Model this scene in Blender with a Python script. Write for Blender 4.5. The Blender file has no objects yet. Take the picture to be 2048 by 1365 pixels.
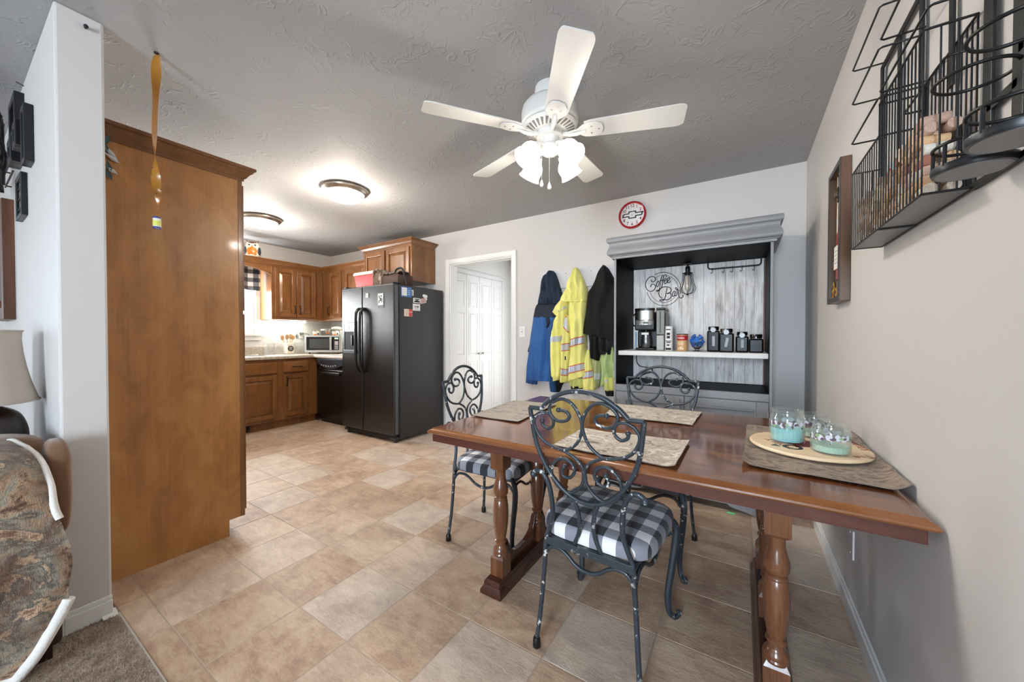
import bpy, bmesh, math, random
from math import sin, cos, pi, radians, atan2, sqrt
from mathutils import Vector, Matrix, noise

random.seed(7)
C = bpy.context.scene.collection
sc = bpy.context.scene

# ------------------------------------------------------------------ room sizes (metres)
XR, YB, XL, ZC = .3915, 3.4155, -5.596, 2.446      # right wall, back wall, kitchen window wall, ceiling
YP0, YP1, XP = .255, .385, -2.22                   # wall between living room and kitchen, and where it ends
YF = -3.4                                          # living room end wall behind the camera
YH = 5.15                                          # end of the hall beyond the doorway

# ------------------------------------------------------------------ camera
FPX, CAM_H, YAW, PITCH = 729.17, 1.168, 32.25, -.778
cd = bpy.data.cameras.new('camera'); cam = bpy.data.objects.new('camera', cd); C.objects.link(cam)
cam.location = (0, 0, CAM_H); cam.rotation_euler = (radians(90 + PITCH), 0, radians(YAW))
cd.sensor_width = 36; cd.lens = FPX * 36 / 2048; cd.clip_start = .02; cd.clip_end = 60
sc.camera = cam

# ------------------------------------------------------------------ world, daylight, lamps, exposure
sc.view_settings.view_transform = 'Standard'; sc.view_settings.look = 'None'
sc.view_settings.exposure = 0.12; sc.view_settings.gamma = 1.0
sc.view_settings.use_curve_mapping = False
wd = bpy.data.worlds.new('world'); sc.world = wd; wd.use_nodes = True
wnt = wd.node_tree
sky = wnt.nodes.new('ShaderNodeTexSky'); sky.sky_type = 'HOSEK_WILKIE'; sky.turbidity = 6; sky.ground_albedo = .4
sky.sun_direction = (.3, -.6, .74)
bgn = wnt.nodes['Background']; wnt.links.new(sky.outputs[0], bgn.inputs[0]); bgn.inputs[1].default_value = 9.0

def area(name, loc, rot, sx, sy, watts, col=(1, 1, 1), spread=180):
    l = bpy.data.lights.new(name, 'AREA'); l.shape = 'RECTANGLE'; l.size = sx; l.size_y = sy
    l.energy = watts; l.color = col; l.spread = radians(spread)
    o = bpy.data.objects.new(name, l); C.objects.link(o); o.location = loc; o.rotation_euler = [radians(a) for a in rot]
    return o
def point(name, loc, watts, col, r=.04):
    l = bpy.data.lights.new(name, 'POINT'); l.energy = watts; l.color = col; l.shadow_soft_size = r
    o = bpy.data.objects.new(name, l); C.objects.link(o); o.location = loc
    return o
# daylight in the window and glass door of the living room behind the camera, the kitchen window, plus added side and hall lamps
area('daylight_glass_door', (-.13, YF + .06, 1.35), (90, 0, 0), .75, 1.45, 175, (.72, .86, 1.0))
area('daylight_living_window', (-3.3, YF + .06, 1.45), (90, 0, 0), 2.4, 1.3, 10, (.90, .95, 1.0))
area('added_side_light', (XL + .03, -1.55, 1.45), (90, 0, -90), 1.5, 1.2, 12, (.88, .94, 1.0))  # unseen source, added to brighten the right wall
area('daylight_kitchen_window', (XL - .02, 1.87, 1.62), (90, 0, -90), .80, .80, 60, (.97, .99, 1.0))
area('hall_end_lamp', (-2.45, YH - .05, 1.2), (-90, 0, 0), .8, 1.9, 17, (.93, .97, 1.0))  # lamp added to brighten the hall; its end wall has no door
WARM = (1.0, .945, .86)
FAN = Vector((-.845, 1.705, 2.207))

# ------------------------------------------------------------------ material tools
def S(r, g, b):
    f = lambda c: (c / 255 / 12.92) if c / 255 <= .04045 else ((c / 255 + .055) / 1.055) ** 2.4
    return (f(r), f(g), f(b), 1)
class M:
    """small node-tree builder: m.n(type, {prop: v}, input=value or socket)"""
    def __init__(s, name):
        s.m = bpy.data.materials.new(name); s.m.use_nodes = True
        s.t = s.m.node_tree; s.b = s.t.nodes['Principled BSDF']; s.out = s.t.nodes['Material Output']
    def n(s, typ, props=None, **ins):
        nd = s.t.nodes.new('ShaderNode' + typ)
        for k, v in (props or {}).items(): setattr(nd, k, v)
        for k, v in ins.items():
            key = int(k[1:]) if k[0] == 'i' and k[1:].isdigit() else k.replace('_', ' ')
            s.set(nd.inputs[key], v)
        return nd
    def set(s, inp, v):
        if isinstance(v, bpy.types.NodeSocket): s.t.links.new(v, inp)
        elif isinstance(v, bpy.types.Node): s.t.links.new(v.outputs[0], inp)
        else: inp.default_value = v
    def p(s, **ins):
        for k, v in ins.items(): s.set(s.b.inputs[k.replace('_', ' ')], v)
        return s
    def coord(s, kind='Object', scale=(1, 1, 1), rot=(0, 0, 0), loc=(0, 0, 0)):
        if kind == 'World': src = s.n('NewGeometry').outputs['Position']
        else: src = s.n('TexCoord').outputs[kind]
        return s.n('Mapping', None, Vector=src, Scale=scale, Rotation=rot, Location=loc).outputs[0]
    def noise(s, vec, scale=5, detail=4, rough=.55, dist=0):
        return s.n('TexNoise', None, Vector=vec, Scale=scale, Detail=detail, Roughness=rough, Distortion=dist).outputs['Fac']
    def ramp(s, fac, stops, interp='LINEAR'):
        r = s.n('ValToRGB', None, Fac=fac); e = r.color_ramp; e.interpolation = interp
        while len(e.elements) < len(stops): e.elements.new(.5)
        for el, (q, c) in zip(e.elements, stops): el.position = q; el.color = c if len(c) == 4 else (*c, 1)
        return r.outputs[0]
    def mix(s, fac, a, b, mode='MIX'):
        nd = s.t.nodes.new('ShaderNodeMix'); nd.data_type = 'RGBA'; nd.blend_type = mode
        s.set(nd.inputs[0], fac); s.set(nd.inputs[6], a); s.set(nd.inputs[7], b)
        return nd.outputs[2]
    def math(s, op, a, b=0.0, c=0.0):
        nd = s.n('Math', {'operation': op}); s.set(nd.inputs[0], a); s.set(nd.inputs[1], b); s.set(nd.inputs[2], c)
        return nd.outputs[0]
    def sep(s, vec):
        return s.n('SeparateXYZ', None, Vector=vec).outputs
    def bump(s, h, strength=.3, dist=.01):
        s.set(s.b.inputs['Normal'], s.n('Bump', None, Height=h, Strength=strength, Distance=dist).outputs[0]); return s
def flat(name, col, rough=.5, metal=0., coat=0., bump=0, bscale=200, spec=.5, var=.0, sheen=0):
    m = M(name)
    c = col
    if var:
        nz = m.noise(m.coord('Object'), 9, 4)
        c = m.mix(nz, tuple(x * (1 - var) for x in col[:3]) + (1,), tuple(min(1, x * (1 + var)) for x in col[:3]) + (1,))
    m.p(Base_Color=c, Roughness=rough, Metallic=metal, Coat_Weight=coat, Specular_IOR_Level=spec, Sheen_Weight=sheen)
    if bump: m.bump(m.noise(m.coord('Object'), bscale, 3), bump, .003)
    return m.m
def glow(name, col, strength):
    m = M(name); m.p(Base_Color=(.9, .9, .9, 1), Emission_Color=(*col, 1), Emission_Strength=strength, Roughness=.4)
    return m.m
def glass(name, tint=(1, 1, 1, 1), rough=0.0, ior=1.45):
    m = M(name); m.p(Base_Color=tint, Roughness=rough, Transmission_Weight=1.0, IOR=ior); return m.m
def wood(name, dark, mid, light, axis='z', scale=1.0, rough=.35, coat=.0, figure=.5, bump=.05, kind='Object', blotch=0):
    m = M(name)
    sc_ = {'x': (.35, 5, 5), 'y': (5, .35, 5), 'z': (5, 5, .35)}[axis]
    v = m.coord(kind, tuple(a * scale for a in sc_))
    oi = m.n('ObjectInfo').outputs['Random']
    off = m.n('VectorMath', {'operation': 'ADD'}, i0=v, i1=m.n('CombineXYZ', None, X=m.math('MULTIPLY', oi, 17.), Y=m.math('MULTIPLY', oi, 9.), Z=m.math('MULTIPLY', oi, 23.)).outputs[0]).outputs[0]
    big = m.noise(off, 1.2, 3, .5, 1.2)
    fine = m.noise(m.n('VectorMath', {'operation': 'MULTIPLY'}, i0=off, i1=(6, 6, 2)).outputs[0], 4, 5, .7)
    f = m.math('ADD', m.math('MULTIPLY', big, 1 - figure * .5), m.math('MULTIPLY', fine, figure * .5))
    if blotch:
        bl_ = m.noise(m.coord(kind, (1, 1, .55) if axis == 'z' else (.6, .6, 1)), 7, 4, .6, 1.4)
        f = m.math('ADD', m.math('MULTIPLY', f, 1 - blotch), m.math('MULTIPLY', bl_, blotch))
    col = m.ramp(f, [(.28, dark), (.5, mid), (.72, light)])
    m.p(Base_Color=col, Roughness=rough, Coat_Weight=coat, Coat_Roughness=.08)
    if bump: m.bump(fine, bump, .002)
    return m.m

# ------------------------------------------------------------------ mesh tools
class MB:
    def __init__(s): s.v = []; s.f = []; s.mi = []
    def add(s, vs, fs, mat=0):
        b = len(s.v); s.v += [tuple(v) for v in vs]; s.f += [tuple(b + i for i in f) for f in fs]; s.mi += [mat] * len(fs); return s
    def box(s, x0, x1, y0, y1, z0, z1, mat=0):
        if x1 < x0: x0, x1 = x1, x0
        if y1 < y0: y0, y1 = y1, y0
        if z1 < z0: z0, z1 = z1, z0
        return s.add([(x0, y0, z0), (x1, y0, z0), (x1, y1, z0), (x0, y1, z0), (x0, y0, z1), (x1, y0, z1), (x1, y1, z1), (x0, y1, z1)],
                     [(0, 3, 2, 1), (4, 5, 6, 7), (0, 1, 5, 4), (1, 2, 6, 5), (2, 3, 7, 6), (3, 0, 4, 7)], mat)
    def obox(s, mtx, sx, sy, sz, mat=0):
        n0 = len(s.v); s.box(-sx / 2, sx / 2, -sy / 2, sy / 2, -sz / 2, sz / 2, mat)
        for i in range(n0, len(s.v)): s.v[i] = tuple(mtx @ Vector(s.v[i]))
        return s
    def frustum(s, a, b, z0, z1, mat=0):      # a, b = (x0,x1,y0,y1) at z0 and z1
        v = [(a[0], a[2], z0), (a[1], a[2], z0), (a[1], a[3], z0), (a[0], a[3], z0), (b[0], b[2], z1), (b[1], b[2], z1), (b[1], b[3], z1), (b[0], b[3], z1)]
        return s.add(v, [(0, 3, 2, 1), (4, 5, 6, 7), (0, 1, 5, 4), (1, 2, 6, 5), (2, 3, 7, 6), (3, 0, 4, 7)], mat)
    def tube(s, pts, r, n=8, closed=False, mat=0, flatten=None):
        P = [Vector(p) for p in pts]; k = len(P)
        if k < 2: return s
        T = []
        for i in range(k):
            a = P[(i - 1) % k] if (closed or i > 0) else P[i]; b = P[(i + 1) % k] if (closed or i < k - 1) else P[i]
            t = (b - a); T.append(t.normalized() if t.length > 1e-9 else Vector((0, 0, 1)))
        up = Vector((0, 0, 1)) if abs(T[0].z) < .9 else Vector((1, 0, 0))
        nrm = (up - T[0] * up.dot(T[0])).normalized(); rings = []
        for i in range(k):
            nrm = (nrm - T[i] * nrm.dot(T[i]))
            nrm = nrm.normalized() if nrm.length > 1e-6 else T[i].orthogonal().normalized()
            bn = T[i].cross(nrm); rr = r[i] if isinstance(r, (list, tuple)) else r
            ring = []
            for j in range(n):
                a = 2 * pi * (j + .5) / n; ring.append(P[i] + (nrm * cos(a) + bn * sin(a)) * rr)
            rings.append(ring)
        return s.loft(rings, closed, True, mat)
    def loft(s, rings, closed=False, caps=True, mat=0):
        k = len(rings); n = len(rings[0]); vs = [p for r_ in rings for p in r_]; fs = []
        for i in range(k if closed else k - 1):
            a, b = i * n, ((i + 1) % k) * n
            for j in range(n): fs.append((a + j, a + (j + 1) % n, b + (j + 1) % n, b + j))
        if caps and not closed: fs.append(tuple(range(n - 1, -1, -1))); fs.append(tuple((k - 1) * n + j for j in range(n)))
        return s.add(vs, fs, mat)
    def cyl(s, p0, p1, r0, r1=None, n=16, mat=0):
        return s.tube([p0, p1], [r0, r0 if r1 is None else r1], n, mat=mat)
    def lathe(s, prof, c=(0, 0, 0), n=24, mtx=None, mat=0, closed=False):
        rings = []
        for r_, z in prof:
            ring = [Vector((c[0] + r_ * cos(2 * pi * j / n), c[1] + r_ * sin(2 * pi * j / n), c[2] + z)) for j in range(n)]
            if mtx is not None: ring = [mtx @ (p - Vector(c)) for p in ring]
            rings.append(ring)
        return s.loft(rings, closed, not closed, mat)
    def sphere(s, c, r, nu=14, nv=9, sx=1, sy=1, sz=1, mat=0, fn=None):
        rings = []
        for i in range(nv + 1):
            a = pi * (.02 + .96 * i / nv) - pi / 2
            rings.append([Vector((c[0] + r * sx * cos(a) * cos(2 * pi * j / nu), c[1] + r * sy * cos(a) * sin(2 * pi * j / nu), c[2] + r * sz * sin(a))) for j in range(nu)])
        return s.loft(rings, False, True, mat)
    def prism(s, poly, fn, d0, d1, mat=0):    # poly of (a,b), fn(a,b,d) -> xyz
        n = len(poly); vs = [fn(a, b, d0) for a, b in poly] + [fn(a, b, d1) for a, b in poly]
        fs = [tuple(range(n - 1, -1, -1)), tuple(range(n, 2 * n))] + [(i, (i + 1) % n, n + (i + 1) % n, n + i) for i in range(n)]
        return s.add(vs, fs, mat)
    def grid(s, fn, nu, nv, mat=0, flip=False):
        vs = [fn(i / nu, j / nv) for j in range(nv + 1) for i in range(nu + 1)]
        fs = []
        for j in range(nv):
            for i in range(nu):
                a = j * (nu + 1) + i; q = (a, a + 1, a + nu + 2, a + nu + 1); fs.append(q[::-1] if flip else q)
        return s.add(vs, fs, mat)
    def slab(s, fn, nu, nv, th, mat=0):        # a cloth sheet with thickness th along z-ish normal given by fn(u,v)->(p, n)
        top = []; bot = []
        for j in range(nv + 1):
            for i in range(nu + 1):
                p, nn = fn(i / nu, j / nv); top.append(Vector(p) + Vector(nn) * th); bot.append(Vector(p))
        k = len(top); fs = []; w = nu + 1
        for j in range(nv):
            for i in range(nu):
                a = j * w + i; fs.append((a, a + 1, a + w + 1, a + w)); fs.append((k + a, k + a + w, k + a + w + 1, k + a + 1))
        edge = [i for i in range(w)] + [j * w + nu for j in range(1, nv + 1)] + [nv * w + i for i in range(nu - 1, -1, -1)] + [j * w for j in range(nv - 1, 0, -1)]
        m_ = len(edge)
        for q in range(m_):
            a, b = edge[q], edge[(q + 1) % m_]; fs.append((b, a, k + a, k + b))
        return s.add(top + bot, fs, mat)
    def build(s, name, mats, parent=None, smooth=None, bevel=0, seg=2, world=True, origin=None, fixn=True):
        me = bpy.data.meshes.new(name)
        vs = s.v
        if parent is not None and world:
            inv = RM(parent).inverted(); vs = [tuple(inv @ Vector(v)) for v in vs]
        if origin is not None: vs = [(v[0] - origin[0], v[1] - origin[1], v[2] - origin[2]) for v in vs]
        me.from_pydata(vs, [], s.f)
        mats = mats if isinstance(mats, (list, tuple)) else [mats]
        for m in mats: me.materials.append(m)
        if any(s.mi): me.polygons.foreach_set('material_index', s.mi)
        if fixn:
            bm = bmesh.new(); bm.from_mesh(me); bmesh.ops.recalc_face_normals(bm, faces=bm.faces); bm.to_mesh(me); bm.free()
        if smooth is not None:
            me.polygons.foreach_set('use_smooth', [True] * len(me.polygons))
            me.set_sharp_from_angle(angle=radians(smooth))
        o = bpy.data.objects.new(name, me); C.objects.link(o)
        if origin is not None: o.location = origin
        if parent is not None: o.parent = parent
        if bevel:
            b = o.modifiers.new('bevel', 'BEVEL'); b.width = bevel; b.segments = seg; b.limit_method = 'ANGLE'; b.angle_limit = radians(40)
            b.harden_normals = False
        return o
ROOTM = {}
def RM(o):
    while o.parent is not None: o = o.parent
    return ROOTM.get(o.name, Matrix.Translation(o.location))
def tag(o, label, cat, group=None, kind=None):
    o['label'] = label
    if cat: o['category'] = cat
    if group: o['group'] = group
    if kind: o['kind'] = kind
    return o
def thing(name, label, cat, loc=(0, 0, 0), rotz=0, group=None):
    o = bpy.data.objects.new(name, None); C.objects.link(o); o.empty_display_size = .05
    o.location = loc; o.rotation_euler = (0, 0, rotz)
    ROOTM[o.name] = Matrix.Translation(loc) @ Matrix.Rotation(rotz, 4, 'Z')
    return tag(o, label, cat, group)
def solo(name, mb, mats, label, cat, group=None, **kw):     # a thing that is one mesh
    xs = [v[0] for v in mb.v]; ys = [v[1] for v in mb.v]; zs = [v[2] for v in mb.v]
    o = mb.build(name, mats, origin=((min(xs) + max(xs)) / 2, (min(ys) + max(ys)) / 2, min(zs)), **kw)
    ROOTM[o.name] = Matrix.Translation(o.location)
    return tag(o, label, cat, group)
def struct(name, mb, mats, label=None, parent=None, **kw):
    o = mb.build(name, mats, parent, **kw)
    if parent is None: o['kind'] = 'structure'
    if label: o['label'] = label
    return o
def dup(root, loc, rotz=0, label=None, group=None):
    r_ = root.copy(); C.objects.link(r_); r_.location = loc; r_.rotation_euler = (0, 0, rotz)
    ROOTM[r_.name] = Matrix.Translation(loc) @ Matrix.Rotation(rotz, 4, 'Z')
    if label: r_['label'] = label
    if group: r_['group'] = group
    for ch in list(root.children):
        c_ = ch.copy(); C.objects.link(c_); c_.parent = r_
        for g in ch.children:
            d_ = g.copy(); C.objects.link(d_); d_.parent = c_
    return r_
def spline(pts, sub=6, closed=False):
    """Catmull-Rom through the points"""
    P = [Vector(p) for p in pts]; n = len(P); out = []
    if n < 3: return P
    for i in range(n if closed else n - 1):
        p0 = P[(i - 1) % n] if (closed or i > 0) else P[i] * 2 - P[i + 1]
        p1, p2 = P[i], P[(i + 1) % n]
        p3 = P[(i + 2) % n] if (closed or i < n - 2) else P[i + 1] * 2 - P[i]
        for k in range(sub):
            t = k / sub
            out.append(.5 * ((2 * p1) + (p2 - p0) * t + (2 * p0 - 5 * p1 + 4 * p2 - p3) * t * t + (3 * p1 - p0 - 3 * p2 + p3) * t ** 3))
    if not closed: out.append(P[-1])
    return out
def text(name, body, size, mtx, mat, parent, depth=.0008, shear=0, align='CENTER', world=True, bold=0):
    cu = bpy.data.curves.new(name, 'FONT'); cu.body = body; cu.size = size; cu.align_x = align; cu.align_y = 'CENTER'
    cu.extrude = depth; cu.shear = shear; cu.resolution_u = 3; cu.offset = bold
    tmp = bpy.data.objects.new(name, cu); C.objects.link(tmp)
    dg = bpy.context.evaluated_depsgraph_get(); me = bpy.data.meshes.new_from_object(tmp.evaluated_get(dg))
    bpy.data.objects.remove(tmp); bpy.data.curves.remove(cu)
    m2 = (RM(parent).inverted() @ mtx) if world else mtx
    me.transform(m2); me.materials.clear(); me.materials.append(mat); me.name = name
    o = bpy.data.objects.new(name, me); C.objects.link(o); o.parent = parent
    return o
def frame_mtx(loc, xdir, ydir):
    """matrix that carries x to xdir, y to ydir, z to their cross, placed at loc"""
    x = Vector(xdir).normalized(); y = Vector(ydir); y = (y - x * y.dot(x)).normalized(); z = x.cross(y)
    m = Matrix((x, y, z)).transposed().to_4x4(); m.translation = Vector(loc); return m
# a point on a known plane of the room, read off the photograph (2048x1365)
_fw = Vector((-sin(radians(YAW)) * cos(radians(PITCH)), cos(radians(YAW)) * cos(radians(PITCH)), sin(radians(PITCH))))
_rt = Vector((cos(radians(YAW)), sin(radians(YAW)), 0)); _up = _rt.cross(_fw)
def W(px, py, ax, val):
    d = _fw + _rt * ((px - 1024) / FPX) + _up * ((682.5 - py) / FPX); k = 'xyz'.index(ax)
    o = Vector((0, 0, CAM_H)); return o + d * ((val - o[k]) / d[k])
# ================================================================== materials
def paint(name, col, rough=.55, mottled=.03, bump=.03):
    m = M(name); v = m.coord('World')
    nz = m.noise(v, 1.3, 5)
    c = m.mix(nz, tuple(x * (1 - mottled) for x in col[:3]) + (1,), tuple(min(1, x * (1 + mottled)) for x in col[:3]) + (1,))
    m.p(Base_Color=c, Roughness=rough); m.bump(m.noise(v, 160, 2), bump, .002); return m.m
WALL = paint('wall_paint', S(203, 199, 196))
TRIM = flat('white_trim', S(232, 231, 229), .35)
HALLW = paint('hall_paint', S(232, 231, 228))
def ceiling_mat():
    m = M('knockdown_ceiling'); v = m.coord('World')
    d = m.n('VectorMath', {'operation': 'ADD'}, i0=v, i1=m.n('VectorMath', {'operation': 'SCALE'}, i0=m.n('TexNoise', None, Vector=v, Scale=5., Detail=3.).outputs['Color'], Scale=.09).outputs[0]).outputs[0]
    ridg = m.math('ABSOLUTE', m.math('SUBTRACT', m.noise(d, 12, 2, .5, .9), .5))
    ridg = m.ramp(ridg, [(.0, (1, 1, 1)), (.02, (.6, .6, .6)), (.045, (0, 0, 0))])
    patch = m.ramp(m.noise(v, 6.5, 3), [(.48, (0, 0, 0)), (.60, (1, 1, 1))])
    h = m.math('ADD', m.math('MULTIPLY', ridg, m.math('ADD', m.math('MULTIPLY', patch, .9), .1)), m.math('MULTIPLY', m.noise(v, 60, 4), .35))
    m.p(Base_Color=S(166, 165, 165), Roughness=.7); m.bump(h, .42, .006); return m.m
CEIL = ceiling_mat()
def tile_mat():
    m = M('stone_look_tile'); oi = m.n('ObjectInfo').outputs['Random']
    w = m.coord('World', (1, 1, 1))
    off = m.n('VectorMath', {'operation': 'ADD'}, i0=w, i1=m.n('CombineXYZ', None, X=m.math('MULTIPLY', oi, 31.), Y=m.math('MULTIPLY', oi, 57.), Z=oi).outputs[0]).outputs[0]
    big = m.noise(off, 4.5, 6, .62, .8); st = m.n('Mapping', None, Vector=off, Scale=(3, 9, 1), Rotation=(0, 0, .5)).outputs[0]
    streak = m.noise(st, 3.2, 7, .7, .6)
    crk = m.noise(m.n('Mapping', None, Vector=off, Scale=(14, 34, 1), Rotation=(0, 0, .7)).outputs[0], 2.2, 6, .75, 1.2)
    f = m.math('ADD', m.math('ADD', m.math('MULTIPLY', big, .45), m.math('MULTIPLY', streak, .35)), m.math('MULTIPLY', crk, .20))
    col = m.ramp(f, [(.32, S(138, 112, 94)), (.45, S(178, 148, 124)), (.55, S(204, 176, 150)), (.7, S(222, 202, 180))])
    grey = m.ramp(f, [(.3, S(142, 128, 118)), (.5, S(192, 178, 164)), (.7, S(218, 208, 196))])
    col = m.mix(m.ramp(oi, [(.55, (0, 0, 0)), (.95, (.75, .75, .75))]), col, grey)
    dark = m.math('ADD', m.math('MULTIPLY', oi, .22), .87)
    col = m.mix(1.0, col, m.n('CombineColor', None, Red=dark, Green=dark, Blue=dark).outputs[0], 'MULTIPLY')
    m.p(Base_Color=col, Roughness=m.math('ADD', m.math('MULTIPLY', streak, .25), .28), Specular_IOR_Level=.4)
    m.bump(m.math('ADD', streak, m.math('MULTIPLY', crk, .9)), .6, .004); return m.m
TILE = tile_mat()
GROUT = flat('floor_grout', S(182, 164, 146), .7)
CAB = wood('cabinet_wood', S(86, 52, 25), S(123, 80, 42), S(150, 104, 62), 'z', .8, .32, .25, .55, .03, blotch=.4)
CABX = wood('cabinet_wood_across', S(86, 52, 25), S(123, 80, 42), S(150, 104, 62), 'x', .8, .32, .25, .55, .03, blotch=.4)
CABY = wood('cabinet_wood_along', S(86, 52, 25), S(123, 80, 42), S(150, 104, 62), 'y', .8, .32, .25, .55, .03, blotch=.4)
CABD = wood('cabinet_crown_wood', S(80, 48, 24), S(112, 72, 38), S(136, 92, 54), 'x', .8, .35, .2, .5, .03)
PANEL = wood('pantry_panel_wood', S(126, 78, 38), S(170, 118, 66), S(192, 142, 88), 'z', .9, .38, .12, .7, .02, blotch=.42)
def table_wood():
    m = M('burl_table_top'); v = m.coord('Object', (1.3, 3.4, 1))
    a = m.noise(v, 2.0, 5, .6, 2.2); b = m.noise(m.coord('Object', (2, 34, 4)), 3, 5, .65, .4)
    f = m.math('ADD', m.math('MULTIPLY', a, .65), m.math('MULTIPLY', b, .35))
    m.p(Base_Color=m.ramp(f, [(.32, S(52, 22, 10)), (.46, S(96, 52, 25)), (.58, S(128, 78, 40)), (.74, S(152, 102, 60))]), Roughness=.2, Coat_Weight=.4, Coat_Roughness=.08)
    m.bump(b, .03, .001); return m.m
TABLE = table_wood()
TLEG = wood('table_turned_wood', S(58, 30, 16), S(98, 58, 35), S(132, 88, 58), 'z', 1.6, .25, .4, .7, .06)
TAPR = wood('table_apron_wood', S(52, 24, 20), S(74, 39, 32), S(96, 55, 44), 'x', 1.4, .25, .4, .6, .05)
TEDGE = wood('table_edge_wood', S(80, 42, 18), S(116, 68, 33), S(144, 92, 52), 'x', 1.4, .2, .5, .6, .03)
TFOOT = wood('table_foot_wood', S(40, 18, 12), S(66, 32, 20), S(92, 48, 30), 'y', 1.4, .25, .4, .6, .05)
def chair_metal():
    m = M('chipped_black_iron'); v = m.coord('Object')
    chip = m.math('MULTIPLY', m.ramp(m.noise(v, 46, 3, .6), [(.60, (0, 0, 0)), (.63, (1, 1, 1))]), m.ramp(m.noise(v, 8, 3), [(.48, (0, 0, 0)), (.56, (1, 1, 1))]))
    base = m.mix(m.noise(v, 20, 3), S(40, 47, 54), S(58, 66, 74))
    m.p(Base_Color=m.mix(chip, base, S(205, 205, 200)), Roughness=.38, Metallic=.15); m.bump(m.noise(v, 120, 2), .08, .001); return m.m
IRON = chair_metal()
def buffalo(name, size, white, grey, black, axes=(0, 1), warp=0.0):
    m = M(name); v = m.coord('Object', (1, 1, 1), (0, 0, 0), (5 + size * .5, 5 + size * .5, 5))
    if warp: v = m.n('VectorMath', {'operation': 'ADD'}, i0=v, i1=m.n('VectorMath', {'operation': 'SCALE'}, i0=m.n('TexNoise', None, Vector=v, Scale=3., Detail=1.).outputs['Color'], Scale=warp).outputs[0]).outputs[0]
    x = m.sep(v)
    band = lambda k: m.math('GREATER_THAN', m.math('FRACT', m.math('DIVIDE', x[k], size * 2)), .5)
    s_ = m.math('MULTIPLY', m.math('ADD', band(axes[0]), band(axes[1])), .5)
    th = m.math('MULTIPLY', m.noise(m.coord('Object', (700, 700, 700)), 1, 1), .10)
    col = m.ramp(s_, [(0, white), (.4, grey), (.9, black)], 'CONSTANT')
    m.p(Base_Color=m.mix(th, col, S(150, 150, 155)), Roughness=.9, Sheen_Weight=.15); m.bump(m.noise(m.coord('Object'), 500, 2), .2, .001); return m.m
CHECK = buffalo('buffalo_check_cloth', .047, S(240, 238, 240), S(136, 138, 148), S(20, 24, 36))
VALCHECK = buffalo('valance_check_cloth', .055, S(235, 233, 230), S(110, 112, 118), S(28, 30, 38), (1, 2))
def camo(name, stops, scale=9, stretch=(1, 2.2, 1), rough=.95, bump=.35, kind='Object'):
    m = M(name); v = m.coord(kind, stretch)
    a = m.noise(v, scale, 6, .66, .7); b = m.noise(v, scale * 4, 4, .6, .8)
    f = m.math('ADD', m.math('MULTIPLY', a, .85), m.math('MULTIPLY', b, .15))
    m.p(Base_Color=m.ramp(f, stops), Roughness=rough, Sheen_Weight=.1); m.bump(b, bump, .004); return m.m
MAT1 = camo('camo_placemat_light', [(.30, S(74, 66, 60)), (.40, S(120, 108, 98)), (.47, S(196, 186, 172)), (.53, S(150, 134, 120)), (.60, S(214, 206, 194)), (.68, S(176, 164, 150)), (.76, S(112, 102, 92))], 13, (1, 1.3, 1))
MAT2 = camo('camo_placemat_dark', [(.30, S(44, 36, 32)), (.42, S(104, 84, 68)), (.5, S(150, 132, 114)), (.58, S(92, 72, 58)), (.68, S(172, 160, 144)), (.76, S(92, 86, 84))], 11, (1, 1.3, 1))
def fleece():
    m = M('camo_fleece'); v = m.coord('Object', (1, 1.25, 1.6))
    a = m.noise(v, 5.0, 8, .68, .35); w = m.noise(m.coord('Object', (1, .5, .5)), 9, 5, .7, .8); hair = m.noise(m.coord('Object', (1, 1, .35)), 260, 3, .7)
    col = m.ramp(a, [(.28, S(28, 22, 18)), (.38, S(84, 60, 46)), (.43, S(166, 134, 104)), (.48, S(146, 136, 118)), (.53, S(84, 80, 72)), (.57, S(198, 166, 134)), (.62, S(120, 74, 54)), (.68, S(158, 150, 132)), (.8, S(46, 40, 34))])
    col = m.mix(m.ramp(w, [(.45, (0, 0, 0)), (.62, (.8, .8, .8))]), col, S(92, 62, 46))
    k = m.math('ADD', m.math('MULTIPLY', hair, .9), .5)
    m.p(Base_Color=m.mix(1.0, col, m.n('CombineColor', None, Red=k, Green=k, Blue=k).outputs[0], 'MULTIPLY'), Roughness=1., Sheen_Weight=.3); m.bump(m.math('ADD', hair, m.math('MULTIPLY', w, .6)), .9, .006); return m.m
BLANK = fleece()
BLACKP = flat('black_plastic', S(16, 17, 19), .35)
BLACKM = flat('black_metal', S(12, 13, 15), .42, .2)
DARK = flat('dark_void', S(8, 8, 10), .7)
STEEL = flat('brushed_steel', S(196, 196, 194), .28, 1.0)
NICKEL = flat('brushed_nickel', S(168, 158, 146), .32, 1.0)
BRONZE = flat('dark_bronze', S(44, 34, 30), .4, .7)
WHITEP = flat('white_plastic', S(232, 230, 226), .4)
WHITEF = flat('white_fan', S(214, 212, 207), .4)
CREAM = flat('cream_ceramic', S(238, 228, 212), .25)
GLASS = glass('clear_glass')
def pane_mat():
    m = M('window_pane'); g = m.n('BsdfGlossy', None, Roughness=.02); t = m.n('BsdfTransparent')
    mx = m.n('MixShader', None, Fac=.06); m.t.links.new(t.outputs[0], mx.inputs[1]); m.t.links.new(g.outputs[0], mx.inputs[2])
    m.t.links.new(mx.outputs[0], m.out.inputs[0]); return m.m
PANE = pane_mat()
def fridge_mat(name, col, rough, strength):
    m = M(name); v = m.coord('Object')
    m.p(Base_Color=col, Roughness=rough, Specular_IOR_Level=.6); m.bump(m.noise(v, 260, 2, .6), strength, .002); return m.m
FRDOOR = fridge_mat('textured_black_door', S(7, 8, 10), .24, .55)
FRSIDE = fridge_mat('black_side_steel', S(28, 28, 31), .42, .12)
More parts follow.
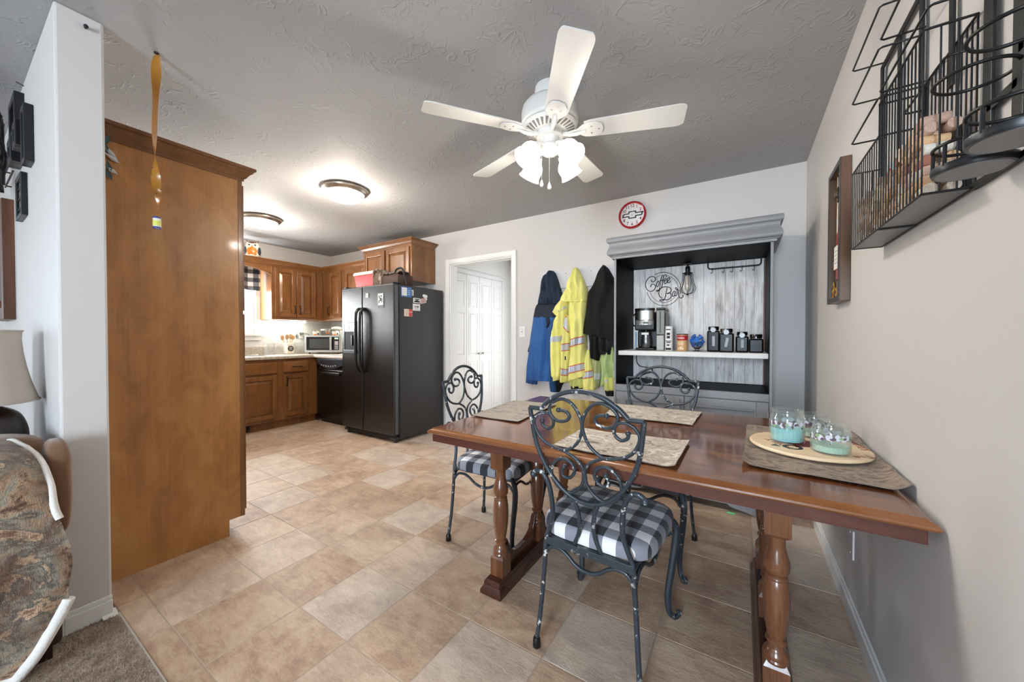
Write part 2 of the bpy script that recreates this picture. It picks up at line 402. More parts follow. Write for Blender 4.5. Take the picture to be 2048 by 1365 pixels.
GREY = M('hutch_grey_paint'); _v = GREY.coord('Object'); GREY.p(Base_Color=GREY.mix(GREY.noise(_v, 3, 4), S(116, 117, 120), S(134, 135, 138)), Roughness=.45); GREY.bump(GREY.noise(GREY.coord('Object', (1, 12, 12)), 20, 3), .06, .002); GREY = GREY.m
def plank_mat():
    m = M('whitewashed_plank'); oi = m.n('ObjectInfo').outputs['Random']; w = m.coord('World', (7, 7, 1.6))
    off = m.n('VectorMath', {'operation': 'ADD'}, i0=w, i1=m.n('CombineXYZ', None, X=m.math('MULTIPLY', oi, 40.), Y=0., Z=m.math('MULTIPLY', oi, 13.)).outputs[0]).outputs[0]
    a = m.noise(off, 2.6, 7, .68, .6); b = m.noise(m.n('VectorMath', {'operation': 'MULTIPLY'}, i0=off, i1=(5, 5, 1.5)).outputs[0], 3, 4)
    f = m.math('ADD', m.math('MULTIPLY', a, .7), m.math('MULTIPLY', b, .3))
    f = m.math('ADD', f, m.math('MULTIPLY', m.math('SUBTRACT', oi, .5), .10))
    m.p(Base_Color=m.ramp(f, [(.24, S(120, 115, 113)), (.37, S(188, 183, 180)), (.48, S(222, 218, 215)), (.62, S(242, 240, 238))]), Roughness=.6); m.bump(f, .15, .002); return m.m
PLANK = plank_mat()
def granite():
    m = M('speckled_laminate'); v = m.coord('World')
    a = m.noise(v, 60, 5, .7); b = m.n('TexVoronoi', None, Vector=v, Scale=150.).outputs['Distance']
    f = m.math('ADD', m.math('MULTIPLY', a, .75), m.math('MULTIPLY', b, .35))
    m.p(Base_Color=m.ramp(f, [(.34, S(88, 76, 68)), (.46, S(156, 142, 128)), (.58, S(190, 178, 164)), (.7, S(212, 204, 194))]), Roughness=.3); return m.m
GRANITE = granite()
CORK = M('cork'); _v = CORK.coord('Object', (1, 1, 1)); _o = CORK.n('ObjectInfo').outputs['Random']
CORK.p(Base_Color=CORK.mix(CORK.ramp(CORK.noise(_v, 520, 3), [(.56, (0, 0, 0)), (.74, (.8, .8, .8))]), CORK.ramp(_o, [(0, S(208, 168, 126)), (.28, S(196, 162, 142)), (.46, S(228, 212, 190)), (.70, S(158, 100, 80)), (.80, S(216, 188, 156)), (.92, S(214, 204, 190))], 'CONSTANT'), S(134, 92, 62)), Roughness=.85)
CORK = CORK.m
def tint_cloth(name, col, rough=.7, bump=.25, scale=14):
    m = M(name); v = m.coord('Object', (1, 1, .35)); f = m.noise(v, scale, 4, .6, .6)
    m.p(Base_Color=m.mix(f, tuple(x * .8 for x in col[:3]) + (1,), tuple(min(1, x * 1.15) for x in col[:3]) + (1,)), Roughness=rough, Sheen_Weight=.0 if max(col[:3]) < .05 else .08, Specular_IOR_Level=.3); m.bump(f, bump, .012); return m.m

def haze_glass(name, haze, col=(.9, .9, .88, 1)):
    """thin clear plastic or pressed glass: mostly see-through, a little white and a little shiny"""
    m = M(name); t = m.n('BsdfTransparent'); g = m.n('BsdfGlossy', None, Roughness=.08); d = m.n('BsdfDiffuse', None, Color=col)
    a = m.n('MixShader', None, Fac=.5); m.t.links.new(g.outputs[0], a.inputs[1]); m.t.links.new(d.outputs[0], a.inputs[2])
    mx = m.n('MixShader', None, Fac=haze); m.t.links.new(t.outputs[0], mx.inputs[1]); m.t.links.new(a.outputs[0], mx.inputs[2])
    m.t.links.new(mx.outputs[0], m.out.inputs[0]); return m.m
CLEARJAR = haze_glass('clear_canister_plastic', .16)

def rim_glass(name, base=.05, edge=.55, tint=(.96, .98, .97, 1)):
    """thin blown glass: clear face on, brighter and more reflective at grazing angles"""
    m = M(name); t = m.n('BsdfTransparent', None, Color=tint); g = m.n('BsdfGlossy', None, Roughness=.03); d = m.n('BsdfDiffuse', None, Color=(.9, .92, .91, 1))
    a = m.n('MixShader', None, Fac=.25); m.t.links.new(g.outputs[0], a.inputs[1]); m.t.links.new(d.outputs[0], a.inputs[2])
    lw = m.n('LayerWeight', None, Blend=.35).outputs['Facing']
    mx = m.n('MixShader', None, Fac=m.math('ADD', base, m.math('MULTIPLY', m.math('POWER', lw, 2.5), edge)))
    m.t.links.new(t.outputs[0], mx.inputs[1]); m.t.links.new(a.outputs[0], mx.inputs[2]); m.t.links.new(mx.outputs[0], m.out.inputs[0]); return m.m
# ================================================================== the room shell
T = .12
# floor: a grout bed with every vinyl tile a part of it, carpet in the living room
TS, GX, GY = .3321, -2.599, .1639
EDGE = .405                                             # where the tile meets the carpet
flo = struct('floor', MB().box(XL - T, XR + T, EDGE, YH + T, -.06, -.0014), GROUT)
tm = {}
def tile(x0, x1, y0, y1):
    w, h = round(x1 - x0, 4), round(y1 - y0, 4)
    if (w, h) not in tm:
        b = MB().frustum((-w / 2, w / 2, -h / 2, h / 2), (-w / 2 + .0015, w / 2 - .0015, -h / 2 + .0015, h / 2 - .0015), -.004, 0)
        o = b.build('tile', TILE, flo, world=False); tm[(w, h)] = o
    else:
        o = tm[(w, h)].copy(); C.objects.link(o)
    o.location = ((x0 + x1) / 2, (y0 + y1) / 2, 0)
g = .0020
for i in range(0, 11):
    for j in range(-10, 11):
        x0, x1 = max(XL, GX + j * TS), min(XR, GX + (j + 1) * TS); y0, y1 = max(EDGE, GY + i * TS), min(YB, GY + (i + 1) * TS)
        if x1 - x0 > .03 and y1 - y0 > .03: tile(x0 + g, x1 - g, y0 + g, y1 - g)
for i in range(10, 16):                                  # through the doorway into the hall
    for j in range(-3, 3):
        x0, x1 = max(-3.28, GX + j * TS), min(-1.9, GX + (j + 1) * TS); y0, y1 = max(YB, GY + i * TS), min(YH, GY + (i + 1) * TS)
        if x1 - x0 > .03 and y1 - y0 > .03 and (y0 > YB + T or -3.066 < (x0 + x1) / 2 < -2.155): tile(x0 + g, x1 - g, y0 + g, y1 - g)
def carpet_mat():
    m = M('carpet_pile'); v = m.coord('World')
    f = m.math('ADD', m.math('MULTIPLY', m.noise(v, 160, 3, .7), .6), m.math('MULTIPLY', m.noise(v, 25, 4), .4))
    m.p(Base_Color=m.ramp(f, [(.32, S(92, 76, 64)), (.5, S(150, 131, 114)), (.68, S(190, 172, 154))]), Roughness=1, Sheen_Weight=.2); m.bump(f, .6, .01); return m.m
CARPET = carpet_mat()
struct('floor_carpet', MB().box(XL, XR, YF, EDGE - .006, -.06, .006), CARPET)['kind'] = 'structure'
rnd = random.Random(3); b = MB()
def in_view(x, y): return -2.62 < x < -1.05 and y > -.35 + (x + 2.6) * .35
while len(b.f) < 84000:
    x, y = rnd.uniform(-2.6, -1.05), rnd.uniform(-.4, EDGE - .012)
    if not in_view(x, y) or (x < XP and y > YP0): 
        continue
    a, h, t, w = rnd.uniform(0, 2 * pi), rnd.uniform(.008, .017), rnd.uniform(.002, .008), .0016
    dx, dy = cos(a), sin(a)
    b.add([(x - dy * w, y + dx * w, .004), (x + dy * w, y - dx * w, .004), (x + dx * w * 1.5, y + dy * w * 1.5, .004), (x + dx * t, y + dy * t, h)], [(0, 1, 3), (1, 2, 3), (2, 0, 3)])
o = b.build('carpet_pile', CARPET, fixn=False); o['kind'] = 'stuff'; o['label'] = 'brown and beige shag pile of the living room carpet'
struct('trim_1', MB().box(XP + .01, XR, EDGE - .012, EDGE, -.01, .004), flat('carpet_edge_strip', S(196, 194, 190), .5), 'thin pale strip between carpet and tiles')

# ceiling
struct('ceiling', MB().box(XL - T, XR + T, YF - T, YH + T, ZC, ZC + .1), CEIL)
# walls
struct('wall_right', MB().box(XR, XR + T, YF - T, YB + T, 0, ZC), WALL)
DX0, DX1, DZ = -3.066, -2.155, 2.05
struct('wall_back', MB().box(XL - T, DX0, YB, YB + T, 0, ZC).box(DX1, XR, YB, YB + T, 0, ZC).box(DX0, DX1, YB, YB + T, DZ, ZC), WALL)
WY0, WY1, WZ0, WZ1 = 1.42, 2.33, 1.20, 2.12              # kitchen window
struct('wall_left', MB().box(XL - T, XL, YF - T, -2.30, 0, ZC).box(XL - T, XL, -.80, WY0, 0, ZC).box(XL - T, XL, -2.30, -.80, 0, .85).box(XL - T, XL, -2.30, -.80, 2.05, ZC).box(XL - T, XL, WY1, YB, 0, ZC).box(XL - T, XL, WY0, WY1, 0, WZ0).box(XL - T, XL, WY0, WY1, WZ1, ZC), WALL)
struct('wall_inner', MB().box(XL, XP, YP0, YP1, 0, ZC), WALL, bevel=.008)
# living room end wall behind the camera, with a glass door and a window
b = MB(); xs = [(-6, -4.6), (-2.0, -1.45), (-.05, XR)]
for a_, c_ in [(XL, -4.6), (-2.0, -.58), (.32, XR)]: b.box(a_, c_, YF - T, YF, 0, ZC)
b.box(-4.6, -2.0, YF - T, YF, 0, .75).box(-4.6, -2.0, YF - T, YF, 2.12, ZC).box(-.58, .32, YF - T, YF, 2.12, ZC)
struct('wall_front', b, WALL)
# hall behind the doorway
struct('wall_hall_left', MB().box(-3.40, -3.28, YB + T, YH, 0, ZC), HALLW)
struct('wall_hall_right', MB().box(-1.9, -1.78, YB + T, YH, 0, ZC), HALLW)
struct('wall_hall_end', MB().box(-3.40, -1.78, YH, YH + T, 0, ZC), HALLW)
# doorway casing
b = MB(); cw = .062
for (a0, a1, w0, w1) in [(0, cw, .0, .014), (.012, cw - .006, .014, .019)]:
    b.box(DX0 - a1, DX0 - a0, YB - w1, YB - w0, 0, DZ + a1).box(DX1 + a0, DX1 + a1, YB - w1, YB - w0, 0, DZ + a1).box(DX0 - a0, DX1 + a0, YB - w1, YB - w0, DZ + a0, DZ + a1)
b.box(DX0, DX0 + .012, YB, YB + T, 0, DZ).box(DX1 - .012, DX1, YB, YB + T, 0, DZ).box(DX0 + .012, DX1 - .012, YB, YB + T, DZ - .012, DZ)
struct('trim_2', b, TRIM, 'white moulded casing round the open doorway', bevel=.003)
# baseboards
def baseboard(name, pts_boxes, label=None):
    b = MB()
    for (x0, x1, y0, y1, ax) in pts_boxes:
        b.box(x0, x1, y0, y1, 0, .072)
        if ax == 'x-': b.box(x1 - (x1 - x0) * .6, x1, y0, y1, .072, .090)
        elif ax == 'x+': b.box(x0, x0 + (x1 - x0) * .6, y0, y1, .072, .090)
        elif ax == 'y-': b.box(x0, x1, y1 - (y1 - y0) * .6, y1, .072, .090)
        else: b.box(x0, x1, y0, y0 + (y1 - y0) * .6, .072, .090)
    return struct(name, b, TRIM, label, bevel=.003)
baseboard('baseboard_right', [(XR - .014, XR, YF, YB, 'x-')])
baseboard('baseboard_back', [(DX1 + cw, -.86, YB - .014, YB, 'y-'), (.18, XR - .014, YB - .014, YB, 'y-')])
baseboard('baseboard_inner', [(XP, XP + .014, YP0, YP1, 'x+'), (-3.2, XP + .014, YP0 - .014, YP0, 'y-')])
b = MB(); q = [(0, 0), (.018, 0), (.0165, .008), (.012, .014), (0, .018)]
b.prism(q, lambda a, c, d: (XP + .014 + a, d, c), YP1 - .032, YP1 + .012).box(XP - .02, XP + .016, YP1, YP1 + .012, 0, .018)
struct('trim_3', b, TRIM, 'short white quarter round strip at the wall end')

# bifold closet doors in the hall (four six-panel style leaves), with casing
leaf = thing('bifold_door', 'white four-leaf bifold closet door seen through the doorway', 'door', (-3.262, 4.28, 0)); leaf['kind'] = 'structure'
for k in range(4):
    y0 = 3.69 + k * .295; y1 = y0 + .289; bx = MB(); px = -3.262
    st = .055; rows = [(.10, .80), (.90, 1.50), (1.58, 1.94)]
    bx.box(px - .017, px, y0, y1, .012, 2.03)
    o = bx.build('door_leaf', TRIM, leaf, bevel=.002)
    for (z0, z1) in rows:
        fr = MB()
        ya, yb = y0 + st, y1 - st
        fr.box(px, px + .004, ya - .012, ya, z0 - .012, z1 + .012).box(px, px + .004, yb, yb + .012, z0 - .012, z1 + .012).box(px, px + .004, ya, yb, z0 - .012, z0).box(px, px + .004, ya, yb, z1, z1 + .012)
        v0 = (px, ya + .02, yb - .02, z0 + .02, z1 - .02)
        fr.prism([(ya + .012, z0 + .012), (yb - .012, z0 + .012), (yb - .012, z1 - .012), (ya + .012, z1 - .012)], lambda a, c, d: (px + d, a + (0 if d == 0 else (.012 if a < (ya + yb) / 2 else -.012)), c + (0 if d == 0 else (.012 if c < (z0 + z1) / 2 else -.012))), 0, .006)
        fr.build('panel', TRIM, o)
    if k in (1, 2):
        yk = y1 - .05 if k == 1 else y0 + .05
        MB().lathe([(.004, 0), (.005, .012), (.014, .018), (.016, .026), (.012, .034), (.001, .037)], n=16, mtx=frame_mtx((px, yk, .915), (0, 1, 0), (0, 0, 1))).build('knob', NICKEL, o, smooth=50)
b = MB()
b.box(-3.28, -3.262, 3.63, 3.69, 0, 2.10).box(-3.28, -3.262, 4.875, 4.935, 0, 2.10).box(-3.28, -3.262, 3.69, 4.875, 2.045, 2.10)
struct('trim_4', b, TRIM, 'white casing round the bifold closet door', bevel=.003)

# kitchen window: casing, sashes, panes
win = struct('window_1', MB().box(XL, XL + .02, WY1, WY1 + .07, WZ0 - .07, WZ1 + .07).box(XL, XL + .02, WY0 - .07, WY0, WZ0 - .07, WZ1 + .07).box(XL, XL + .02, WY0, WY1, WZ1, WZ1 + .07)
             .box(XL, XL + .045, WY0 - .08, WY1 + .08, WZ0 - .03, WZ0).box(XL, XL + .018, WY0 - .06, WY1 + .06, WZ0 - .09, WZ0 - .03), TRIM, 'bright white kitchen window over the sink', bevel=.003)
for (z0, z1, xo) in [(WZ0, 1.67, -.045), (1.65, WZ1, -.075)]:
    f_ = MB().box(XL + xo - .025, XL + xo, WY0, WY0 + .045, z0, z1).box(XL + xo - .025, XL + xo, WY1 - .045, WY1, z0, z1).box(XL + xo - .025, XL + xo, WY0 + .045, WY1 - .045, z0, z0 + .045).box(XL + xo - .025, XL + xo, WY0 + .045, WY1 - .045, z1 - .04, z1)
    for k in (1, 2):
        ym = WY0 + .045 + k * (WY1 - WY0 - .09) / 3; f_.box(XL + xo - .018, XL + xo - .006, ym - .008, ym + .008, z0 + .045, z1 - .04)
    so = f_.build('sash', TRIM, win); 
    MB().box(XL + xo - .014, XL + xo - .011, WY0 + .045, WY1 - .045, z0 + .045, z1 - .04).build('pane', PANE, so)
# living room window and glass door frames behind the camera
for nm, x0, x1, z0, z1, lab in [('window_2', -4.6, -2.0, .75, 2.12, 'wide living room window in the end wall'), ('window_3', -.58, .32, 0, 2.12, 'glass door in the living room end wall')]:
    f_ = MB(); w_ = .05
    f_.box(x0, x0 + w_, YF - .08, YF - .02, z0, z1).box(x1 - w_, x1, YF - .08, YF - .02, z0, z1).box(x0 + w_, x1 - w_, YF - .08, YF - .02, z0, z0 + w_).box(x0 + w_, x1 - w_, YF - .08, YF - .02, z1 - w_, z1)
    f_.box((x0 + x1) / 2 - .025, (x0 + x1) / 2 + .025, YF - .08, YF - .02, z0 + w_, z1 - w_)
    wo = struct(nm, f_, TRIM, lab); MB().box(x0 + w_, x1 - w_, YF - .055, YF - .05, z0 + w_, z1 - w_).build('pane', PANE, wo)

f_ = MB(); w_ = .05
f_.box(XL - .08, XL - .02, -2.30, -2.30 + w_, .85, 2.05).box(XL - .08, XL - .02, -.80 - w_, -.80, .85, 2.05).box(XL - .08, XL - .02, -2.30 + w_, -.80 - w_, .85, .85 + w_).box(XL - .08, XL - .02, -2.30 + w_, -.80 - w_, 2.05 - w_, 2.05).box(XL - .08, XL - .02, -1.575, -1.525, .90, 2.0)
wo = struct('added_window_4', f_, TRIM, 'unseen side window added to light the right wall'); MB().box(XL - .055, XL - .05, -2.25, -.85, .90, 2.0).build('pane', PANE, wo)  # window added to go with the side light on the right wall
# ================================================================== kitchen
def raised_panel(parent, name, mat, n_axis, p, a0, a1, z0, z1, st=.055, th=.019):
    """frame-and-raised-panel door lying in a plane: n_axis 'x' (faces +x at x=p) or 'y' (faces -y at y=p)"""
    if n_axis == 'x': fn = lambda a, c, d: (p + d, a, c)
    else: fn = lambda a, c, d: (a, p - d, c)
    b = MB(); rect = lambda q0, q1, r0, r1, d0, d1: b.prism([(q0, r0), (q1, r0), (q1, r1), (q0, r1)], fn, d0, d1)
    rect(a0, a0 + st, z0, z1, 0, th); rect(a1 - st, a1, z0, z1, 0, th); rect(a0 + st, a1 - st, z0, z0 + st, 0, th); rect(a0 + st, a1 - st, z1 - st, z1, 0, th)
    o = b.build(name, mat, parent, bevel=.004)
    q = MB(); g_ = .004; k0, k1, l0, l1 = a0 + st, a1 - st, z0 + st, z1 - st
    ins = min(.035, (k1 - k0) * .25, (l1 - l0) * .3)
    v = [fn(k0, l0, .005), fn(k1, l0, .005), fn(k1, l1, .005), fn(k0, l1, .005), fn(k0 + ins, l0 + ins, th * .9), fn(k1 - ins, l0 + ins, th * .9), fn(k1 - ins, l1 - ins, th * .9), fn(k0 + ins, l1 - ins, th * .9),
         fn(k0, l0, 0), fn(k1, l0, 0), fn(k1, l1, 0), fn(k0, l1, 0)]
    q.add(v, [(4, 5, 6, 7), (0, 1, 5, 4), (1, 2, 6, 5), (2, 3, 7, 6), (3, 0, 4, 7), (8, 9, 1, 0), (9, 10, 2, 1), (10, 11, 3, 2), (11, 8, 0, 3), (11, 10, 9, 8)])
    q.build('panel', mat, o, bevel=.002)
    return o
def bar_pull(parent, n_axis, p, a, z, vertical=True, L=.11):
    fn = (lambda a_, c_, d: (p + d, a_, c_)) if n_axis == 'x' else (lambda a_, c_, d: (a_, p - d, c_))
    pts = [(-L / 2, 0), (-L / 2, .02), (-L / 2 + .012, .03), (0, .033), (L / 2 - .012, .03), (L / 2, .02), (L / 2, 0)]
    path = [fn(a, z + s_, d) if vertical else fn(a + s_, z, d) for s_, d in pts]
    return MB().tube(spline(path, 3), .0055, 8).build('handle', BRONZE, parent, smooth=60)
def crown(parent, runs, z0, mat=None, h=.075, out=.055):
    """crown moulding along horizontal runs given as (x0,y0,x1,y1, nx,ny) faces"""
    prof = [(0, 0), (.008, 0), (.008, .012), (.016, .018), (.030, .040), (.044, .052), (.044, .058), (out, .062), (out, h), (0, h)]
    b = MB()
    for (x0, y0, x1, y1, nx, ny) in runs:
        ln = Vector((x1 - x0, y1 - y0, 0)).normalized()
        def fn(a, c, d, s_=(x0, y0), e=(x1, y1)):
            k = a                                            # mitre: run grows with the overhang
            q = Vector((s_[0], s_[1], 0)) - ln * k if d == 0 else Vector((e[0], e[1], 0)) + ln * k
            return (q.x + nx * a, q.y + ny * a, z0 + c)
        b.prism(prof, fn, 0, 1)
    return b.build('crown_molding', mat or CABD, parent)

# pantry cabinet at the end of the kitchen wall: the tall wood side in front
PX, PY0, PY1, PTOP = -2.518, YP1, .985, 2.10
pan = thing('pantry_cabinet', 'tall brown wood pantry cabinet whose plain side panel faces the table', 'cabinet', (PX - .3, .69, 0))
MB().prism([(PY0, .0), (.906, 0), (.906, .094), (PY1 - .004, .094), (PY1 - .004, PTOP), (PY0, PTOP)], lambda a, c, d: (PX - d, a, c), 0, .018).build('side_panel', PANEL, pan)
MB().box(PX - .60, PX - .018, PY0, PY1 - .03, .094, PTOP).box(PX - .60, PX - .018, PY0, .90, 0, .094).build('carcass', CAB, pan)
MB().box(PX - .045, PX + .003, PY1 - .022, PY1, .094, PTOP).box(PX - .60, PX - .555, PY1 - .022, PY1, .094, PTOP).box(PX - .555, PX - .045, PY1 - .022, PY1, PTOP - .05, PTOP).box(PX - .555, PX - .045, PY1 - .022, PY1, .094, .14).build('face_frame', CAB, pan, bevel=.002)
for z0, z1 in [(.12, 1.30), (1.32, 2.07)]:
    o = MB().box(PX - .58, PX - .022, PY1, PY1 + .018, z0, z1).build('door', CAB, pan, bevel=.004)
    MB().tube([(PX - .55, PY1 + .018, (z0 + z1) / 2 - .05), (PX - .55, PY1 + .045, (z0 + z1) / 2 - .04), (PX - .55, PY1 + .045, (z0 + z1) / 2 + .04), (PX - .55, PY1 + .018, (z0 + z1) / 2 + .05)], .005, 8).build('handle', BRONZE, o, smooth=60)
crown(pan, [(PX, PY0 + .058, PX, PY1, 1, 0), (PX - .60, PY1, PX, PY1, 0, 1)], PTOP - .015, CABD, .078)

# upper cabinets along the window wall
UF = XL + .33
up = thing('upper_cabinet', 'brown two-door upper cabinet between window and kitchen corner', 'cabinet', (XL + .16, 2.74, 1.39))
MB().box(XL + .002, UF, 2.386, YB - .335, 1.39, 2.105).build('carcass', CAB, up, bevel=.002)
for a0, a1, hy in [(2.425, 2.695, 2.665), (2.703, 2.970, 2.735)]:
    d_ = raised_panel(up, 'door', CAB, 'x', UF, a0, a1, 1.43, 2.08); bar_pull(d_, 'x', UF + .019, hy, 1.53)
crown(up, [(UF, 1.30, UF, YB - .335, 1, 0)], 2.10, CABY)
# arched valance board over the window, on the face line of the cabinets
b = MB(); n_ = 18; A0, A1 = 1.34, 2.386
pl = [(A0, 2.105)] + [(A0 + (A1 - A0) * k / n_, 1.975 + .10 * sin(pi * k / n_) ** .7) for k in range(n_ + 1)] + [(A1, 2.105)]
b.prism(pl, lambda a, c, d: (UF - .02 + d, a, c), 0, .019)
solo('window_valance_board', b, CABY, 'arched wood valance board above the kitchen window', 'valance')
# upper cabinet of the back wall
uf = YB - .33
ub = thing('upper_cabinet', 'brown upper cabinet on back wall between corner and refrigerator', 'cabinet', (-4.72, YB - .16, 1.39))
MB().box(XL + .002, -4.205, uf, YB - .002, 1.39, 2.105).build('carcass', CAB, ub, bevel=.002)
for a0, a1, hx in [(-5.09, -4.795, -5.06), (-4.70, -4.25, -4.28)]:
    d_ = raised_panel(ub, 'door', CAB, 'y', uf, a0, a1, 1.43, 2.08); bar_pull(d_, 'y', uf - .019, hx, 1.53)
crown(ub, [(UF + .06, uf, -4.262, uf, 0, -1)], 2.10, CABX)
# cabinet above the refrigerator, deeper and higher
fy = 3.02
fc = thing('upper_cabinet', 'deep brown cabinet mounted high above the refrigerator', 'cabinet', (-3.75, 3.2, 1.83))
MB().box(-4.20, -3.307, fy, YB - .002, 1.828, 2.262).build('carcass', CAB, fc, bevel=.002)
for a0, a1 in [(-4.17, -3.775), (-3.745, -3.335)]:
    raised_panel(fc, 'door', CAB, 'y', fy, a0, a1, 1.865, 2.235)
crown(fc, [(-4.20, fy, -3.307, fy, 0, -1), (-3.307, fy, -3.307, YB - .058, 1, 0)], 2.252, CABX)

# base cabinets
BF = -4.966
sb = thing('base_cabinet', 'brown sink base cabinet under the kitchen window', 'cabinet', (-5.28, 1.9, 0))
MB().box(XL, BF, 1.38, 2.335, .095, .872).box(XL, BF - .05, 1.38, 2.335, 0, .095).build('carcass', CAB, sb, bevel=.002)
b = MB(); b.box(BF, BF + .019, 1.42, 2.302, .70, .835); b.build('false_front', CABY, sb, bevel=.006)
for a0, a1 in [(1.42, 1.855), (1.865, 2.302)]: raised_panel(sb, 'door', CAB, 'x', BF, a0, a1, .135, .672)
vt = MB().box(BF - .05, BF - .046, 1.90, 2.02, .015, .085).build('toe_vent', BLACKP, sb)
for k in range(7): MB().box(BF - .046, BF - .043, 1.91 + k * .0155, 1.918 + k * .0155, .025, .075).build('vent_slat', BLACKM, vt)
db = thing('base_cabinet', 'brown base cabinet with one drawer and one door beside the dishwasher', 'cabinet', (-5.28, 2.57, 0))
MB().box(XL, BF, 2.3355, 2.82, .095, .872).box(XL, BF - .05, 2.3355, 2.82, 0, .095).build('carcass', CAB, db, bevel=.002)
dr = MB().box(BF, BF + .019, 2.378, 2.695, .70, .838).build('drawer', CABY, db, bevel=.006)
bar_pull(dr, 'x', BF + .019, 2.54, .77, False)
d_ = raised_panel(db, 'door', CAB, 'x', BF, 2.378, 2.685, .135, .672); bar_pull(d_, 'x', BF + .019, 2.41, .585, True)
# worktop: L shape with upstand
b = MB(); zc0, zc1 = .874, .915
b.prism([(XL, 1.30), (BF + .028, 1.30), (BF + .028, 2.755), (-4.105, 2.755), (-4.105, YB), (XL, YB)], lambda a, c, d: (a, c, d), zc0, zc1)
wt = thing('worktop', 'speckled beige laminate worktop running round the kitchen corner', 'worktop', (-5.2, 2.6, zc0))
b.build('counter', GRANITE, wt, bevel=.012, seg=3)
MB().box(XL, XL + .02, 1.30, YB, zc1, zc1 + .105).box(XL + .02, -4.105, YB - .02, YB, zc1, zc1 + .105).build('upstand', GRANITE, wt, bevel=.003)
# sink let into the worktop
sk = thing('kitchen_sink', 'stainless steel sink set into the worktop under the window', 'sink', (-5.27, 1.92, zc1))
b = MB(); x0, x1, y0, y1 = -5.53, -5.06, 1.50, 2.36
def rim(xa, xb, ya, yb, z): return [(xa, ya, z), (xb, ya, z), (xb, yb, z), (xa, yb, z)]
b.loft([rim(x0, x1, y0, y1, zc1), rim(x0, x1, y0, y1, zc1 + .006), rim(x0 + .03, x1 - .03, y0 + .03, y1 - .03, zc1 + .007), rim(x0 + .035, x1 - .035, y0 + .035, y1 - .035, zc1 + .001)], caps=False)
b.build('rim', STEEL, sk, bevel=.003)
MB().add(rim(x0 + .035, x1 - .035, y0 + .035, y1 - .035, zc1 + .0015), [(0, 1, 2, 3)]).build('basin', flat('sink_basin', S(120, 120, 120), .3, 1.0), sk)
fa = MB(); fa.tube(spline([(-5.50, 1.93, zc1), (-5.50, 1.93, 1.10), (-5.47, 1.93, 1.18), (-5.40, 1.93, 1.19), (-5.36, 1.93, 1.14)], 5), .012, 10); fa.build('faucet', STEEL, sk, smooth=60)
# dishwasher
dw = thing('dishwasher', 'black dishwasher in the back run beside the refrigerator', 'dishwasher', (-4.58, 3.1, 0))
dy = 2.786
MB().box(-4.90, -4.27, dy + .02, YB - .03, .1, .87).build('body', BLACKP, dw)
MB().box(-4.895, -4.275, dy - .005, dy + .02, .105, .72).build('door', FRDOOR, dw, bevel=.006)
cp = MB(); arc = [(-4.895, .868), (-4.275, .868), (-4.275, .80)] + [(-4.275 - .62 * k / 12, .80 - .065 * sin(pi * k / 12)) for k in range(1, 12)] + [(-4.895, .80)]
cp.prism(arc, lambda a, c, d: (a, dy - .012 + d, c), 0, .03); cpo = cp.build('control_panel', flat('dishwasher_control_panel', S(46, 52, 58), .25, .2), dw, bevel=.004)
MB().prism([(-4.80, .845), (-4.42, .845), (-4.42, .80)] + [(-4.42 - .38 * k / 8, .79 - .03 * sin(pi * k / 8)) for k in range(9)] + [(-4.80, .80)], lambda a, c, d: (a, dy - .0135 + d, c), 0, .0015).build('display_strip', BLACKP, cpo)
for k in range(7): MB().lathe([(.0, 0), (.008, 0), (.008, .003), (0, .003)], n=10, mtx=frame_mtx((-4.77 + k * .052, dy - .0135, .787 - .018 * sin(pi * (k + .5) / 7)), (1, 0, 0), (0, 0, 1))).build('button', flat('grey_button', S(190, 190, 188), .5) if k == 0 else bpy.data.materials['grey_button'], cpo)
MB().box(-4.80, -4.37, dy - .022, dy - .005, .655, .69).build('handle', BLACKP, dw, bevel=.006)
MB().box(-4.89, -4.28, dy + .05, dy + .07, 0, .1).build('toe_kick', BLACKP, dw)
# under-cabinet lights
UCL = glow('under_cabinet_tube', (.96, 1.0, .86), 45)
for nm, bx, lab in [(0, (XL + .10, XL + .17, 2.47, 2.93), 'lit white tube light under the two-door upper cabinet'), (1, (-4.95, -4.45, YB - .20, YB - .13), 'lit white tube light under the back wall cabinet')]:
    u = thing('under_cabinet_light', lab, 'light', ((bx[0] + bx[1]) / 2, (bx[2] + bx[3]) / 2, 1.365))
    MB().box(bx[0], bx[1], bx[2], bx[3], 1.376, 1.3895).build('housing', WHITEP, u, bevel=.002); MB().box(bx[0] + .01, bx[1] - .01, bx[2] + .01, bx[3] - .01, 1.362, 1.376).build('lens', UCL, u, bevel=.004)
